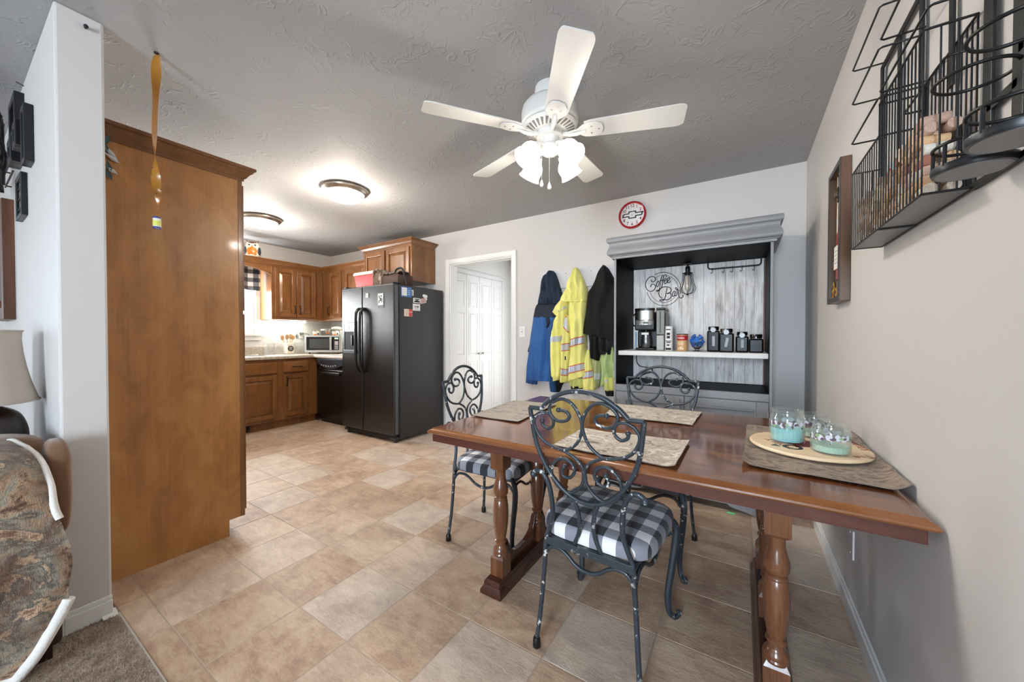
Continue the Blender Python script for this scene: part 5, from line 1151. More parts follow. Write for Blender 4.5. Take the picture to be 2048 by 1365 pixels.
# ================================================================== wall clock
CLX, CLZ, CR_ = -.853, 2.270, .1215
ck = thing('wall_clock', 'round red-rimmed wall clock with a black bow-tie emblem', 'clock', (CLX, YB, CLZ - CR_))
cmx = frame_mtx((CLX, YB - .002, CLZ), (1, 0, 0), (0, 0, 1))
MB().lathe([(.104, .010), (.106, .024), (.113, .029), (.1215, .022), (.1225, .0), (.104, 0)], n=56, mtx=cmx, closed=True).build('rim', flat('red_rim', S(166, 22, 34), .25), ck, smooth=40)
MB().lathe([(0, 0), (.106, 0), (.106, .011), (0, .011)], n=48, mtx=cmx).build('dial', flat('clock_dial', S(222, 220, 220), .4), ck)
MAR = flat('maroon_numeral', S(116, 30, 44), .5)
for h in range(1, 13):
    a = radians(90 - 30 * h); text('numeral', str(h), .038, cmx @ Matrix.Translation((.083 * cos(a), .083 * sin(a), .0116)), MAR, ck, .0003, bold=.0007)
BT = [(-.086, -.010), (-.073, .016), (-.030, .016), (-.030, .032), (.030, .032), (.030, .016), (.094, .016), (.080, -.010), (.030, -.010), (.030, -.026), (-.030, -.026), (-.030, -.010)]
b = MB()
for (p, q) in zip(BT, BT[1:] + BT[:1]):
    d = Vector((q[0] - p[0], q[1] - p[1], 0)); L_ = d.length; an = atan2(d.y, d.x)
    b.obox(cmx @ Matrix.Translation(((p[0] + q[0]) / 2, (p[1] + q[1]) / 2, .0125)) @ Matrix.Rotation(an, 4, 'Z'), L_ + .009, .009, .0012)
b.build('bow_tie_emblem', INK, ck)
MB().obox(cmx @ Matrix.Translation((.001, .026, .0148)), .0022, .052, .0006).build('minute_hand', PAPER, ck); MB().obox(cmx @ Matrix.Translation((.022, -.001, .0142)), .044, .0026, .0006).build('hour_hand', PAPER, ck)
MB().lathe([(0, 0), (.004, 0), (.004, .004), (0, .004)], n=12, mtx=cmx @ Matrix.Translation((0, 0, .0125))).build('hand_pin', INK, ck)

# ================================================================== coat rack and coats
ra = thing('coat_rack', 'white board coat rack on back wall behind the jackets', 'coat rack', (-1.35, YB, 1.65))
MB().box(-1.80, -.86, YB - .019, YB, 1.652, 1.838).build('board', flat('pale_grey_board', S(204, 202, 205), .5), ra, bevel=.003)
MB().box(-1.80, -.86, YB - .024, YB - .019, 1.652, 1.664).build('board_edge', bpy.data.materials['pale_grey_board'], ra, bevel=.002)
for xk in (-1.655, -1.385, -1.105):
    MB().tube(spline([(xk, YB - .019, 1.76), (xk, YB - .05, 1.755), (xk, YB - .075, 1.775), (xk, YB - .08, 1.80)], 4), .006, 8).box(xk - .012, xk + .012, YB - .023, YB - .019, 1.73, 1.79).build('hook', BLACKM, ra, smooth=50)
for xk in (-1.50, -1.24): MB().cyl((xk, YB - .019, 1.80), (xk, YB - .022, 1.80), .004, n=8).build('screw', INK, ra)
KX = lambda x, y: W(1040 + x * 200 / 975, 520 + y * 280 / 1365, 'y', 3.30)
class Cloth:
    """a hanging tube of cloth: rows of left and right edges (photo-crop units) and depth off the wall"""
    def __init__(s, rows, back=.028, fold=.012, freq=34, seed=0):
        s.r = []
        for L_, R_, d in rows:
            l, r_ = KX(*L_), KX(*R_); s.r.append((l.x, l.z, r_.x, r_.z, d))
        s.back, s.fold, s.freq, s.seed = back, fold, freq, seed
    def at(s, t, th, off=0):
        k = min(int(t), len(s.r) - 2); f = t - k; f2 = f
        a, b = s.r[k], s.r[k + 1]; q = [a[i] + (b[i] - a[i]) * f2 for i in range(5)]
        u = (1 - cos(th)) / 2; x = q[0] + (q[2] - q[0]) * u; z = q[1] + (q[3] - q[1]) * u
        sn = max(0, sin(th)); dep = q[4] * sn ** .6
        fo = 1.9 * s.fold * sn * (sin(2.4 * s.freq * x + 2.2 * noise.noise(Vector((x * 3, z * 2.2, s.seed))) * 2) * .7 + 1.1 * noise.noise(Vector((x * 16, z * 5, s.seed + 3))))
        y = YB - s.back - dep - fo - off if sn > 0 else YB - s.back + .008 * sin(th)
        return Vector((x, y, z))
    def build(s, name, mat, parent, n=44, sub=5):
        rings = []; N_ = (len(s.r) - 1) * sub
        for k in range(N_ + 1):
            t = min(k / sub, len(s.r) - 1 - 1e-6); rings.append([s.at(t, 2 * pi * j / n) for j in range(n)])
        return MB().loft(rings).build(name, mat, parent, smooth=75)
    def t_of_z(s, z, u):
        best = 0; bd = 9
        for k in range(0, (len(s.r) - 1) * 40):
            t = k / 40; a = s.at(t, max(.02, min(pi - .02, math.acos(1 - 2 * u)))); 
            if abs(a.z - z) < bd: bd = abs(a.z - z); best = t
        return best
    def band(s, name, mat, parent, e0, e1, n=22, u0=0.03, u1=.97, off=.004):
        """strip between the lines e0 (top) and e1 (bottom), each ((xl,yl),(xr,yr)) in crop units"""
        b = MB(); v = []; m_ = 4
        for j in range(m_ + 1):
            f = j / m_; 
            for k in range(n + 1):
                g_ = k / n; xa = e0[0][0] + (e0[1][0] - e0[0][0]) * g_; ya = e0[0][1] + (e0[1][1] - e0[0][1]) * g_
                xb = e1[0][0] + (e1[1][0] - e1[0][0]) * g_; yb = e1[0][1] + (e1[1][1] - e1[0][1]) * g_
                p = KX(xa + (xb - xa) * f, ya + (yb - ya) * f); 
                tb, ub, bd = 0, .5, 9
                pd = pt = pu = None
                for tt in range(0, (len(s.r) - 1) * 12 + 1):
                    t = min(tt / 12, len(s.r) - 1 - 1e-6); k2 = int(t); ff = t - k2; a_, c_ = s.r[k2], s.r[min(k2 + 1, len(s.r) - 1)]
                    lx_ = a_[0] + (c_[0] - a_[0]) * ff; rx_ = a_[2] + (c_[2] - a_[2]) * ff; lz_ = a_[1] + (c_[1] - a_[1]) * ff; rz_ = a_[3] + (c_[3] - a_[3]) * ff
                    u = min(max((p.x - lx_) / max(rx_ - lx_, 1e-4), .02), .98); dz = lz_ + (rz_ - lz_) * u - p.z
                    if abs(dz) < bd: bd, tb, ub = abs(dz), t, u
                    if pd is not None and pd * dz < 0:
                        g2 = pd / (pd - dz); tb, ub = pt + (t - pt) * g2, pu + (u - pu) * g2; break
                    pd, pt, pu = dz, t, u
                v.append(s.at(tb, math.acos(1 - 2 * ub), off))
        w_ = n + 1
        b.add(v, [(j * w_ + k, j * w_ + k + 1, (j + 1) * w_ + k + 1, (j + 1) * w_ + k) for j in range(m_) for k in range(n)])
        return b.build(name, mat, parent, smooth=75)
R2 = lambda y, xl, xr, d: ((xl, y), (xr, y), d)
NAVYC = tint_cloth('navy_cloth', S(26, 40, 60)); YOKE = tint_cloth('dark_navy_cloth', S(32, 40, 54)); BLUEC = tint_cloth('blue_cloth', S(44, 92, 152)); BLUED = tint_cloth('deep_blue_cloth', S(36, 78, 128))
HIV = tint_cloth('high_visibility_yellow', S(234, 228, 134), .6); HIV2 = tint_cloth('yellow_knit', S(208, 210, 122), .7); TAPE = flat('silver_tape', S(196, 200, 208), .3, .2); ORG = flat('orange_piping', S(210, 84, 40), .6)
BLKC = tint_cloth('black_cloth', S(13, 13, 13), .8); LIME = tint_cloth('lime_knit', S(168, 186, 124), .8); OLV = tint_cloth('olive_cloth', S(166, 168, 118), .8)
ja = thing('jacket', 'blue rain jacket with navy hood, leftmost on the coat rack', 'jacket', (-1.75, YB - .06, .70))
bb_ = Cloth([R2(555, 100, 362, .075), R2(650, 88, 345, .09), R2(750, 78, 318, .095), R2(850, 66, 305, .095), R2(950, 55, 295, .095), R2(1050, 42, 285, .09), R2(1150, 32, 275, .085), ((30, 1172), (272, 1192), .08)], .03, .012, 30, 1)
bb_.build('body', BLUEC, ja)
Cloth([R2(418, 150, 378, .055), R2(440, 130, 378, .062), R2(480, 116, 374, .07), R2(525, 108, 370, .076), R2(562, 99, 364, .080)], .029, .008, 30, 1).build('yoke', YOKE, ja)
Cloth([R2(98, 262, 292, .04), R2(118, 236, 312, .06), R2(150, 208, 326, .075), R2(200, 192, 344, .085), R2(260, 180, 360, .09), R2(330, 166, 380, .09), R2(390, 154, 390, .088), R2(428, 148, 388, .082)], .03, .014, 42, 2).build('hood', NAVYC, ja)
Cloth([R2(560, 240, 285, .102), R2(610, 246, 300, .104), R2(665, 250, 268, .10)], .03, .004, 30, 1).build('placket', YOKE, ja)
Cloth([R2(585, 276, 372, .075), R2(680, 256, 345, .11), R2(780, 250, 330, .118), R2(880, 256, 326, .118), R2(1000, 264, 322, .115), R2(1120, 272, 325, .11), R2(1210, 278, 330, .10), ((285, 1270), (334, 1300), .09)], .03, .010, 50, 3).build('sleeve', BLUED, ja)
Cloth([R2(820, 62, 92, .04), R2(980, 48, 100, .05), R2(1100, 36, 122, .055), R2(1160, 28, 134, .058), ((25, 1205), (128, 1225), .05)], .028, .008, 50, 4).build('sleeve', BLUED, ja)
Cloth([R2(815, 60, 70, .02), ((40, 880), (64, 870), .02), ((36, 900), (60, 905), .02)], .026, .002, 40, 4).build('hem_flap', BLKC, ja)
jd = thing('jacket', 'black garment whose hem shows under the blue jacket', 'jacket', (-1.56, YB - .05, .60))
Cloth([R2(1040, 312, 420, .05), R2(1150, 314, 410, .055), R2(1190, 316, 404, .055), R2(1240, 318, 372, .05), ((322, 1290), (350, 1306), .04)], .026, .012, 60, 6).build('cloth', BLKC, jd)

yj = thing('jacket', 'yellow high-visibility hooded jacket with silver and orange bands', 'jacket', (-1.40, YB - .07, .66))
yb_ = Cloth([R2(395, 446, 628, .075), R2(500, 452, 622, .10), R2(600, 466, 618, .11), R2(700, 478, 618, .115), R2(800, 484, 620, .12), R2(900, 480, 624, .12), R2(1000, 470, 630, .12), R2(1100, 460, 632, .115), ((452, 1192), (634, 1132), .11)], .035, .012, 40, 7)
yb_.build('body', HIV, yj)
Cloth([R2(66, 518, 534, .05), R2(95, 502, 556, .075), R2(150, 478, 582, .095), R2(210, 454, 606, .105), R2(270, 430, 628, .11), R2(330, 404, 638, .112), R2(380, 380, 638, .11), R2(408, 372, 628, .105)], .04, .014, 46, 8).build('hood', HIV, yj)
ys_ = Cloth([R2(420, 392, 452, .09), R2(520, 362, 444, .12), R2(600, 332, 436, .135), R2(700, 308, 428, .14), R2(760, 303, 416, .142), R2(850, 304, 408, .142), R2(950, 303, 404, .14), R2(1050, 303, 403, .135), R2(1130, 306, 398, .13), ((332, 1182), (372, 1176), .12)], .04, .012, 60, 9)
ys_.build('sleeve', HIV, yj)
Cloth([R2(402, 380, 456, .118), R2(450, 346, 446, .130), ((312, 512), (420, 500), .135), ((368, 556), (396, 552), .13)], .04, .006, 40, 10).build('collar_flap', HIV, yj)
y2_ = Cloth([R2(540, 440, 478, .10), R2(640, 432, 482, .13), R2(720, 422, 486, .142), R2(800, 410, 488, .148), R2(900, 402, 482, .148), R2(1000, 400, 480, .145), R2(1080, 398, 474, .14), ((390, 1192), (456, 1192), .13)], .04, .010, 60, 11)
y2_.build('sleeve', HIV, yj)
yt_ = Cloth([R2(880, 632, 662, .06), R2(1000, 612, 682, .075), R2(1100, 590, 696, .08), R2(1200, 586, 706, .08), ((598, 1268), (712, 1274), .075)], .03, .010, 50, 12)
yt_.build('back_hem', HIV, yj)
yu_ = Cloth([R2(1160, 450, 600, .06), R2(1210, 458, 596, .065), ((470, 1250), (585, 1258), .06)], .03, .010, 50, 13); yu_.build('inner_hem', HIV2, yj)
Cloth([R2(1240, 470, 580, .066), ((474, 1268), (578, 1268), .062)], .03, .004, 50, 13).build('ribbed_cuff', BLKC, yj)
def tape(cl, e0, e1, w_=.11, off=.004):
    """reflective band with an orange edge above and below"""
    l = lambda a, c, f: ((a[0][0] + (c[0][0] - a[0][0]) * f, a[0][1] + (c[0][1] - a[0][1]) * f), (a[1][0] + (c[1][0] - a[1][0]) * f, a[1][1] + (c[1][1] - a[1][1]) * f))
    cl.band('reflective_tape', TAPE, yj, e0, e1, off=off); cl.band('orange_edge', ORG, yj, e0, l(e0, e1, w_), off=off + .0012); cl.band('orange_edge', ORG, yj, l(e0, e1, 1 - w_), e1, off=off + .0012)
tape(yb_, ((484, 778), (620, 742)), ((484, 856), (620, 818))); tape(yb_, ((472, 1040), (630, 1002)), ((466, 1116), (632, 1074)))
tape(y2_, ((424, 822), (488, 810)), ((422, 892), (488, 884))); tape(y2_, ((400, 1046), (476, 1066)), ((398, 1112), (470, 1134)))
ys_.band('reflective_tape', TAPE, yj, ((304, 752), (414, 742)), ((304, 802), (410, 798)))
ys_.band('reflective_tape', TAPE, yj, ((402, 452), (450, 418)), ((384, 520), (444, 480)))
tape(y2_, ((438, 560), (470, 545)), ((440, 650), (484, 715)), .08)
tape(yt_, ((588, 1098), (694, 1078)), ((590, 1168), (702, 1148)))
MB().box(*sorted((KX(462, 940).x, KX(470, 940).x)), 3.235, 3.245, KX(466, 975).z, KX(466, 938).z).build('zip_pull', INK, yj)
bj = thing('jacket', 'black coat draped over the rack beside the hutch', 'jacket', (-1.08, YB - .07, .95))
Cloth([R2(44, 784, 806, .06), R2(72, 766, 838, .085), R2(120, 744, 866, .105), R2(200, 716, 910, .12), R2(260, 692, 935, .13), R2(320, 650, 955, .135), R2(420, 636, 965, .138), R2(540, 622, 970, .135), R2(650, 602, 970, .13), ((588, 716), (970, 790), .12)], .03, .014, 26, 14).build('body', BLKC, bj)
Cloth([R2(690, 640, 960, .08), R2(780, 652, 950, .09), R2(860, 668, 945, .09), R2(925, 672, 930, .08)], .03, .012, 40, 15).build('lining', tint_cloth('black_lining', S(20, 20, 21)), bj)
Cloth([R2(760, 662, 770, .10), R2(880, 668, 772, .105), ((674, 955), (766, 990), .10)], .03, .012, 40, 16).build('sleeve', BLKC, bj)
lm = thing('sweatshirt', 'lime green high-visibility sweatshirt with black cuff under the black coat', 'sweatshirt', (-1.0, YB - .05, .60))
Cloth([R2(850, 778, 955, .05), R2(925, 772, 952, .07), R2(1000, 766, 950, .078), R2(1100, 772, 948, .078), R2(1150, 770, 945, .075), ((756, 1240), (930, 1200), .065)], .03, .014, 44, 17).build('body', LIME, lm)
ls_ = Cloth([R2(1150, 800, 940, .085), R2(1210, 804, 940, .09), R2(1270, 808, 925, .088), ((814, 1292), (912, 1282), .08)], .035, .012, 60, 18); ls_.build('sleeve', HIV2, lm)
ls_.band('reflective_tape', TAPE, lm, ((818, 1172), (860, 1168)), ((826, 1200), (852, 1196)))
Cloth([R2(1280, 812, 918, .086), ((822, 1328), (906, 1336), .08)], .035, .006, 70, 18).build('cuff', BLKC, lm)
ov = thing('vest', 'olive work vest with white band between yellow jacket and lime sweatshirt', 'vest', (-1.17, YB - .05, .67))
ov_ = Cloth([R2(920, 668, 784, .055), R2(1000, 680, 776, .065), R2(1100, 698, 774, .07), R2(1180, 708, 764, .07), ((714, 1256), (744, 1256), .065)], .03, .010, 50, 19); ov_.build('cloth', OLV, ov)
ov_.band('reflective_tape', TAPE, ov, ((700, 1104), (774, 1112)), ((702, 1160), (762, 1172)))
# ================================================================== trestle table
TX0, TX1, TY0, TY1, TZ = -1.222, .386, 1.203, 2.300, .745
tb = thing('trestle_table', 'dark glossy wood trestle table pushed against the right wall', 'table', (-.40, 1.70, 0))
def rr(o_, z): return [Vector((TX0 + o_, TY0 + o_, z)), Vector((TX1 - o_, TY0 + o_, z)), Vector((TX1 - o_, TY1 - o_, z)), Vector((TX0 + o_, TY1 - o_, z))]
MB().loft([rr(.034, TZ - .027), rr(.034, TZ)]).build('tabletop', TABLE, tb)
b = MB(); prof = [(.034, TZ - .0265), (.012, TZ - .0265), (.004, TZ - .023), (.0, TZ - .0175), (.002, TZ - .012), (.009, TZ - .007), (.016, TZ - .0045), (.020, TZ), (.034, TZ + .0002)]
b.loft([rr(o_, z) for o_, z in prof], caps=False); b.build('edge_molding', TEDGE, tb, bevel=0)
ap = .018
b = MB().box(TX0 + ap, TX1 - ap, TY0 + ap, TY0 + ap + .02, .683, .7185).box(TX0 + ap, TX1 - ap, TY1 - ap - .02, TY1 - ap, .683, .7185).box(TX0 + ap, TX0 + ap + .02, TY0 + ap + .02, TY1 - ap - .02, .683, .7185).box(TX1 - ap - .02, TX1 - ap, TY0 + ap + .02, TY1 - ap - .02, .683, .7185)
b.build('apron', TAPR, tb, bevel=.002)
post_mesh = block0 = None
for tx, lab in [(-.945, None), (.097, None)]:
    yc = 1.755
    # foot: moulded plinth along y
    prof = [(.056, 0), (.056, .012), (.053, .022), (.046, .032), (.043, .038), (.043, .048), (.040, .056), (.036, .062)]
    y0, y1 = 1.313, 2.197
    MB().loft([[Vector((tx - r_, y0 + (.056 - r_), z)), Vector((tx + r_, y0 + (.056 - r_), z)), Vector((tx + r_, y1 - (.056 - r_), z)), Vector((tx - r_, y1 - (.056 - r_), z))] for r_, z in prof]).build('trestle_foot', TFOOT, tb)
    # scooped rails between the posts
    for ya, yb in [(1.435, 1.720), (1.790, 2.075)]:
        n = 16; pl = [(ya, .062)] + [(ya + (yb - ya) * k / n, .112 + .085 * abs(2 * k / n - 1) ** 3.2 + (.014 if abs(2 * k / n - 1) > .86 else 0)) for k in range(n + 1)] + [(yb, .062)]
        MB().prism(pl, lambda a, c, d: (tx + d, a, c), -.014, .014).build('trestle_rail', TFOOT, tb, bevel=.003)
    MB().box(tx - .032, tx + .032, 1.44, 2.07, .657, .683).build('top_bearer', TAPR, tb, bevel=.003)
    for py in (1.400, 1.755, 2.110):
        if post_mesh is None:
            b = MB()
            turn = [(.0, .545), (.0245, .552), (.0235, .545), (.0225, .535), (.0225, .515), (.025, .500), (.0335, .472), (.0355, .455), (.0335, .438), (.028, .428), (.0245, .425), (.0285, .421), (.0305, .416), (.0285, .411), (.0315, .405), (.0355, .375), (.0365, .345), (.0345, .305), (.0295, .262), (.0245, .236), (.0225, .226), (.0285, .220), (.0285, .214), (.0225, .209), (.022, .200), (.0265, .190), (.034, .180), (.0355, .172), (.0340, .166), (.0365, .160), (.0345, .153), (.0, .150)]
            b.lathe(list(reversed(turn)), n=28)
            q = .034
            b.frustum((-q, q, -q, q), (-q, q, -q, q), .556, .685); b.frustum((-q * .7, q * .7, -q * .7, q * .7), (-q, q, -q, q), .546, .556)
            b.frustum((-q, q, -q, q), (-q, q, -q, q), .060, .142); b.frustum((-q, q, -q, q), (-q * .72, q * .72, -q * .72, q * .72), .142, .160)
            post_mesh = b.build('trestle_post', TLEG, tb, world=False, smooth=35)
            po = post_mesh
        else:
            po = post_mesh.copy(); C.objects.link(po)
        po.location = Vector((tx, py, 0)) - Vector(tb.location)

# ================================================================== wrought iron chairs (built facing +y)
L1 = [(-.083, .909), (-.057, .907), (-.042, .893), (-.052, .876), (-.083, .868), (-.111, .883), (-.119, .915), (-.093, .941), (-.058, .949), (-.023, .929), (.001, .883), (.001, .843), (-.018, .799), (-.052, .771), (-.077, .764), (-.13, .776), (-.168, .804), (-.187, .849), (-.173, .88), (-.146, .893), (-.119, .889), (-.106, .865), (-.111, .845), (-.13, .835), (-.149, .845), (-.151, .861)]
L2 = [(-.067, .763), (-.027, .743), (-.002, .717), (.001, .687), (-.006, .653), (-.032, .624), (-.062, .612), (-.103, .626), (-.124, .668), (-.114, .708), (-.082, .733), (-.047, .726), (-.032, .701), (-.042, .676), (-.062, .665), (-.08, .673), (-.08, .692), (-.072, .705)]
ch = thing('iron_chair', 'black iron scroll-back chair nearest the camera, seen from behind', 'chair', (0, 0, 0), 0, 'wrought iron chairs round the table')
def by_(z): return -.197 - .055 * max(0, (z - .43)) / .5          # the back leans away
def bk(p, sg=1, du=.004): return Vector((sg * (p[0] - du), by_(p[1]), p[1]))
hoop = [(-.205, .905), (-.197, .84), (-.186, .776), (-.163, .717), (-.124, .656), (-.066, .606), (0, .588), (.066, .606), (.124, .656), (.163, .717), (.186, .776), (.197, .84), (.205, .905)]
arch = [(-.205, .905), (-.157, .906), (-.122, .940), (-.068, .970), (0, .982), (.068, .970), (.122, .940), (.157, .906), (.205, .905)]
b = MB(); b.tube(spline([bk(p, 1, 0) for p in hoop], 5), .0085, 8); b.tube([bk(arch[0], 1, 0), bk(arch[1], 1, 0)], .0085, 8).tube(spline([bk(p, 1, 0) for p in arch[1:-1]], 6), .0085, 8).tube([bk(arch[-2], 1, 0), bk(arch[-1], 1, 0)], .0085, 8)
b.build('back_hoop', IRON, ch, world=False, smooth=60)
for sg_ in (1, -1):
    for nm, L_ in (('upper_scroll', L1), ('lower_scroll', L2)):
        pts = spline([bk(p, sg_) for p in L_], 4)
        b = MB(); b.tube(pts, .0061, 8); b.sphere(tuple(pts[-1]), .0092, 10, 7)
        if nm == 'upper_scroll': b.sphere(tuple(pts[0]), .0095, 10, 7)
        b.build(nm, IRON, ch, world=False, smooth=60)
for sx in (-1, 1):
    # rear leg: scroll at the top, S curve down to the seat, then straight to the floor
    up_ = [(.203, .652), (.193, .664), (.172, .668), (.150, .650), (.137, .615), (.130, .565), (.130, .515), (.142, .470), (.158, .428)]
    pts = spline([Vector((sx * u, by_(z) - .006, z)) for u, z in up_], 5) + spline([Vector((sx * .162, -.203, .40)), Vector((sx * .170, -.205, .28)), Vector((sx * .180, -.212, .14)), Vector((sx * .190, -.222, .035)), Vector((sx * .191, -.223, .006))], 4)
    b = MB(); b.tube(pts, .0090, 8); b.sphere(tuple(pts[0]), .0135, 10, 7); lo = b.build('rear_leg', IRON, ch, world=False, smooth=60)
    MB().lathe([(0, .036), (.0115, .036), (.0145, .028), (.0155, .002), (.014, 0), (0, 0)], c=(sx * .191, -.223, 0), n=16).build('rubber_tip', BLACKP, lo, world=False, smooth=40)
    MB().tube(spline([Vector((sx * (.036 + q[0]), by_(q[1]), q[1])) for q in [(.012, .600), (-.001, .566), (-.010, .520), (-.006, .470), (.014, .420)]], 5), .0078, 8).build('back_spindle', IRON, ch, world=False, smooth=60)
    # cabriole front leg with reeded face and scrolled foot
    fl = [(.190, .185, .425), (.204, .204, .405), (.212, .214, .370), (.208, .210, .300), (.198, .196, .210), (.188, .184, .120), (.189, .186, .060), (.197, .196, .026), (.207, .208, .012)]
    P_ = spline([Vector((sx * x, y, z)) for x, y, z in fl], 5)
    rad = [.0098 + .005 * (1 - abs(k / (len(P_) - 1) - .3) / .7) for k in range(len(P_))]
    b = MB(); b.tube(P_, rad, 10)
    o = b.build('front_leg', IRON, ch, world=False, smooth=60)
    d_ = Vector((sx * .7, .7, 0))
    b = MB(); 
    for q in (-.006, 0, .006): b.tube([p + d_ * (r_ * .8) + Vector((-d_.y, d_.x, 0)) * q for p, r_ in zip(P_[3:-6], rad[3:-6])], .0034, 6)
    b.build('reed', IRON, o, world=False, smooth=60)
    e = P_[-1]; b = MB()
    b.tube([e, e + d_ * .012 + Vector((0, 0, .0)), e + d_ * .024 + Vector((0, 0, .006)), e + d_ * .028 + Vector((0, 0, .017)), e + d_ * .020 + Vector((0, 0, .023)), e + d_ * .013 + Vector((0, 0, .018))], [.0115, .0105, .009, .008, .007, .006], 8)
    b.build('scroll_foot', IRON, o, world=False, smooth=60)
def seat_out(s_, n=44):
    out = []
    for k in range(n):
        a = 2 * pi * k / n; c_, s2 = cos(a), sin(a); e = .42
        x = abs(c_) ** e * (1 if c_ >= 0 else -1); y = abs(s2) ** e * (1 if s2 >= 0 else -1)
        hw = .209 + .014 * (y + 1) / 2; out.append((x * hw * s_, .012 + y * .208 * s_))
    return out
b = MB(); rings = [[Vector((x, y, z)) for x, y in seat_out(s_)] for s_, z in [(.96, .424), (.99, .425), (1.0, .431), (1.004, .445), (1.0, .457), (.985, .467), (.95, .475), (.85, .481), (.65, .485), (.35, .487), (.1, .488)]]
b.loft(rings); b.build('seat_cushion', CHECK, ch, world=False, smooth=60)
b = MB().box(-.165, .165, -.212, -.190, .395, .423).box(-.186, .186, .182, .200, .405, .423)
for sx in (-1, 1): b.loft([[Vector((sx * .150, -.19, .405)), Vector((sx * .168, -.19, .405)), Vector((sx * .168, -.19, .423)), Vector((sx * .150, -.19, .423))], [Vector((sx * .172, .19, .405)), Vector((sx * .190, .19, .405)), Vector((sx * .190, .19, .423)), Vector((sx * .172, .19, .423))]])
b.build('seat_frame', IRON, ch, world=False, bevel=.002)
ap_ = [(-1, .352), (-.93, .372), (-.82, .388), (-.62, .390), (-.45, .376), (-.28, .354), (-.12, .343), (0, .341)]
ap_ = ap_ + [(-a, z) for a, z in reversed(ap_[:-1])]
MB().tube(spline([Vector((a * .165, -.204, z)) for a, z in ap_], 4), .0072, 8).build('apron_curve', IRON, ch, world=False, smooth=60)
MB().tube(spline([Vector((a * .195, .196, z)) for a, z in ap_], 4), .0072, 8).build('apron_curve', IRON, ch, world=False, smooth=60)
for sx in (-1, 1): MB().tube(spline([Vector((sx * (.166 + .02 * (a + 1) / 2), a * .195 - .003, z)) for a, z in ap_], 4), .0072, 8).build('apron_curve', IRON, ch, world=False, smooth=60)
c2 = dup(ch, (-.425, 2.095, 0), radians(177), 'black iron scroll-back chair between the table and the grey hutch')
c3 = dup(ch, (-1.205, 1.765, 0), radians(-85), 'black iron scroll-back chair at the left end of the table')
ch.location = (-.445, 1.412, 0); ch.rotation_euler = (0, 0, radians(-2.5)); ROOTM[ch.name] = Matrix.Translation(ch.location) @ Matrix.Rotation(radians(-2.5), 4, 'Z')

# ================================================================== on the table
def placemat(label, corners, mat, curl=None, seed=0, th=.0022, amp=.003):
    P = [Vector(c) for c in corners]                       # near-left, near-right, far-right, far-left
    def fn(u, v):
        p = (P[0] * (1 - u) + P[1] * u) * (1 - v) + (P[3] * (1 - u) + P[2] * u) * v
        h = amp * (noise.noise(Vector((p.x * 9, p.y * 9, seed))) + .55) * 1.2
        e = min(u, 1 - u, v, 1 - v); h += .0018 if e < .035 else 0
        if curl: h += curl(u, v)
        p = Vector((p.x + .004 * noise.noise(Vector((p.y * 12, seed, 0))), p.y + .004 * noise.noise(Vector((p.x * 12, seed, 3))), TZ + .0008 + max(0, h)))
        return p, Vector((0, 0, 1))
    t = thing('placemat', label, 'placemat', (sum(p.x for p in P) / 4, sum(p.y for p in P) / 4, TZ), 0, 'camouflage placemats')
    MB().slab(fn, 44, 32, th).build('cloth', mat, t, smooth=60)
    hem = MB(); pts = []
    for k in range(44): pts.append(fn(k / 44, 0)[0])
    for k in range(32): pts.append(fn(1, k / 32)[0])
    for k in range(44): pts.append(fn(1 - k / 44, 1)[0])
    for k in range(32): pts.append(fn(0, 1 - k / 32)[0])
    hem.tube([p + Vector((0, 0, .0014)) for p in pts], .0015, 6, True).build('hem', bpy.data.materials.get('mat_hem') or flat('mat_hem', S(122, 112, 104), .9), t, smooth=60)
    return t
placemat('camouflage placemat at the left end of the table', [(-1.203, 1.506, TZ), (-0.918, 1.509, TZ), (-0.959, 2.038, TZ), (-1.242, 1.996, TZ)], camo('camo_placemat_grey', [(.30, S(76, 72, 66)), (.42, S(124, 116, 106)), (.5, S(160, 150, 138)), (.58, S(140, 132, 122)), (.68, S(178, 170, 158)), (.76, S(110, 104, 96))]), None, 1)
placemat('camouflage placemat in front of the chair by the hutch', [(-0.612, 1.887, TZ), (-0.195, 1.889, TZ), (-0.183, 2.240, TZ), (-0.657, 2.240, TZ)], MAT1, None, 2)
placemat('camouflage placemat in front of the nearest chair', [(-0.610, 1.260, TZ), (-0.176, 1.244, TZ), (-0.172, 1.589, TZ), (-0.608, 1.558, TZ)], MAT1, lambda u, v: .010 * max(0, (u - .90) / .10) ** 2 * (1 - v * .5) , 3)
placemat('darker camouflage placemat under the round board by the wall', [(0.005, 1.396, TZ), (0.384, 1.379, TZ), (0.384, 2.027, TZ), (0.023, 2.038, TZ)], MAT2, lambda u, v: .020 * max(0, (u - .88) / .12) ** 2 + .012 * max(0, (.05 - u) / .05) * (v < .3), 4, .0022, .005)
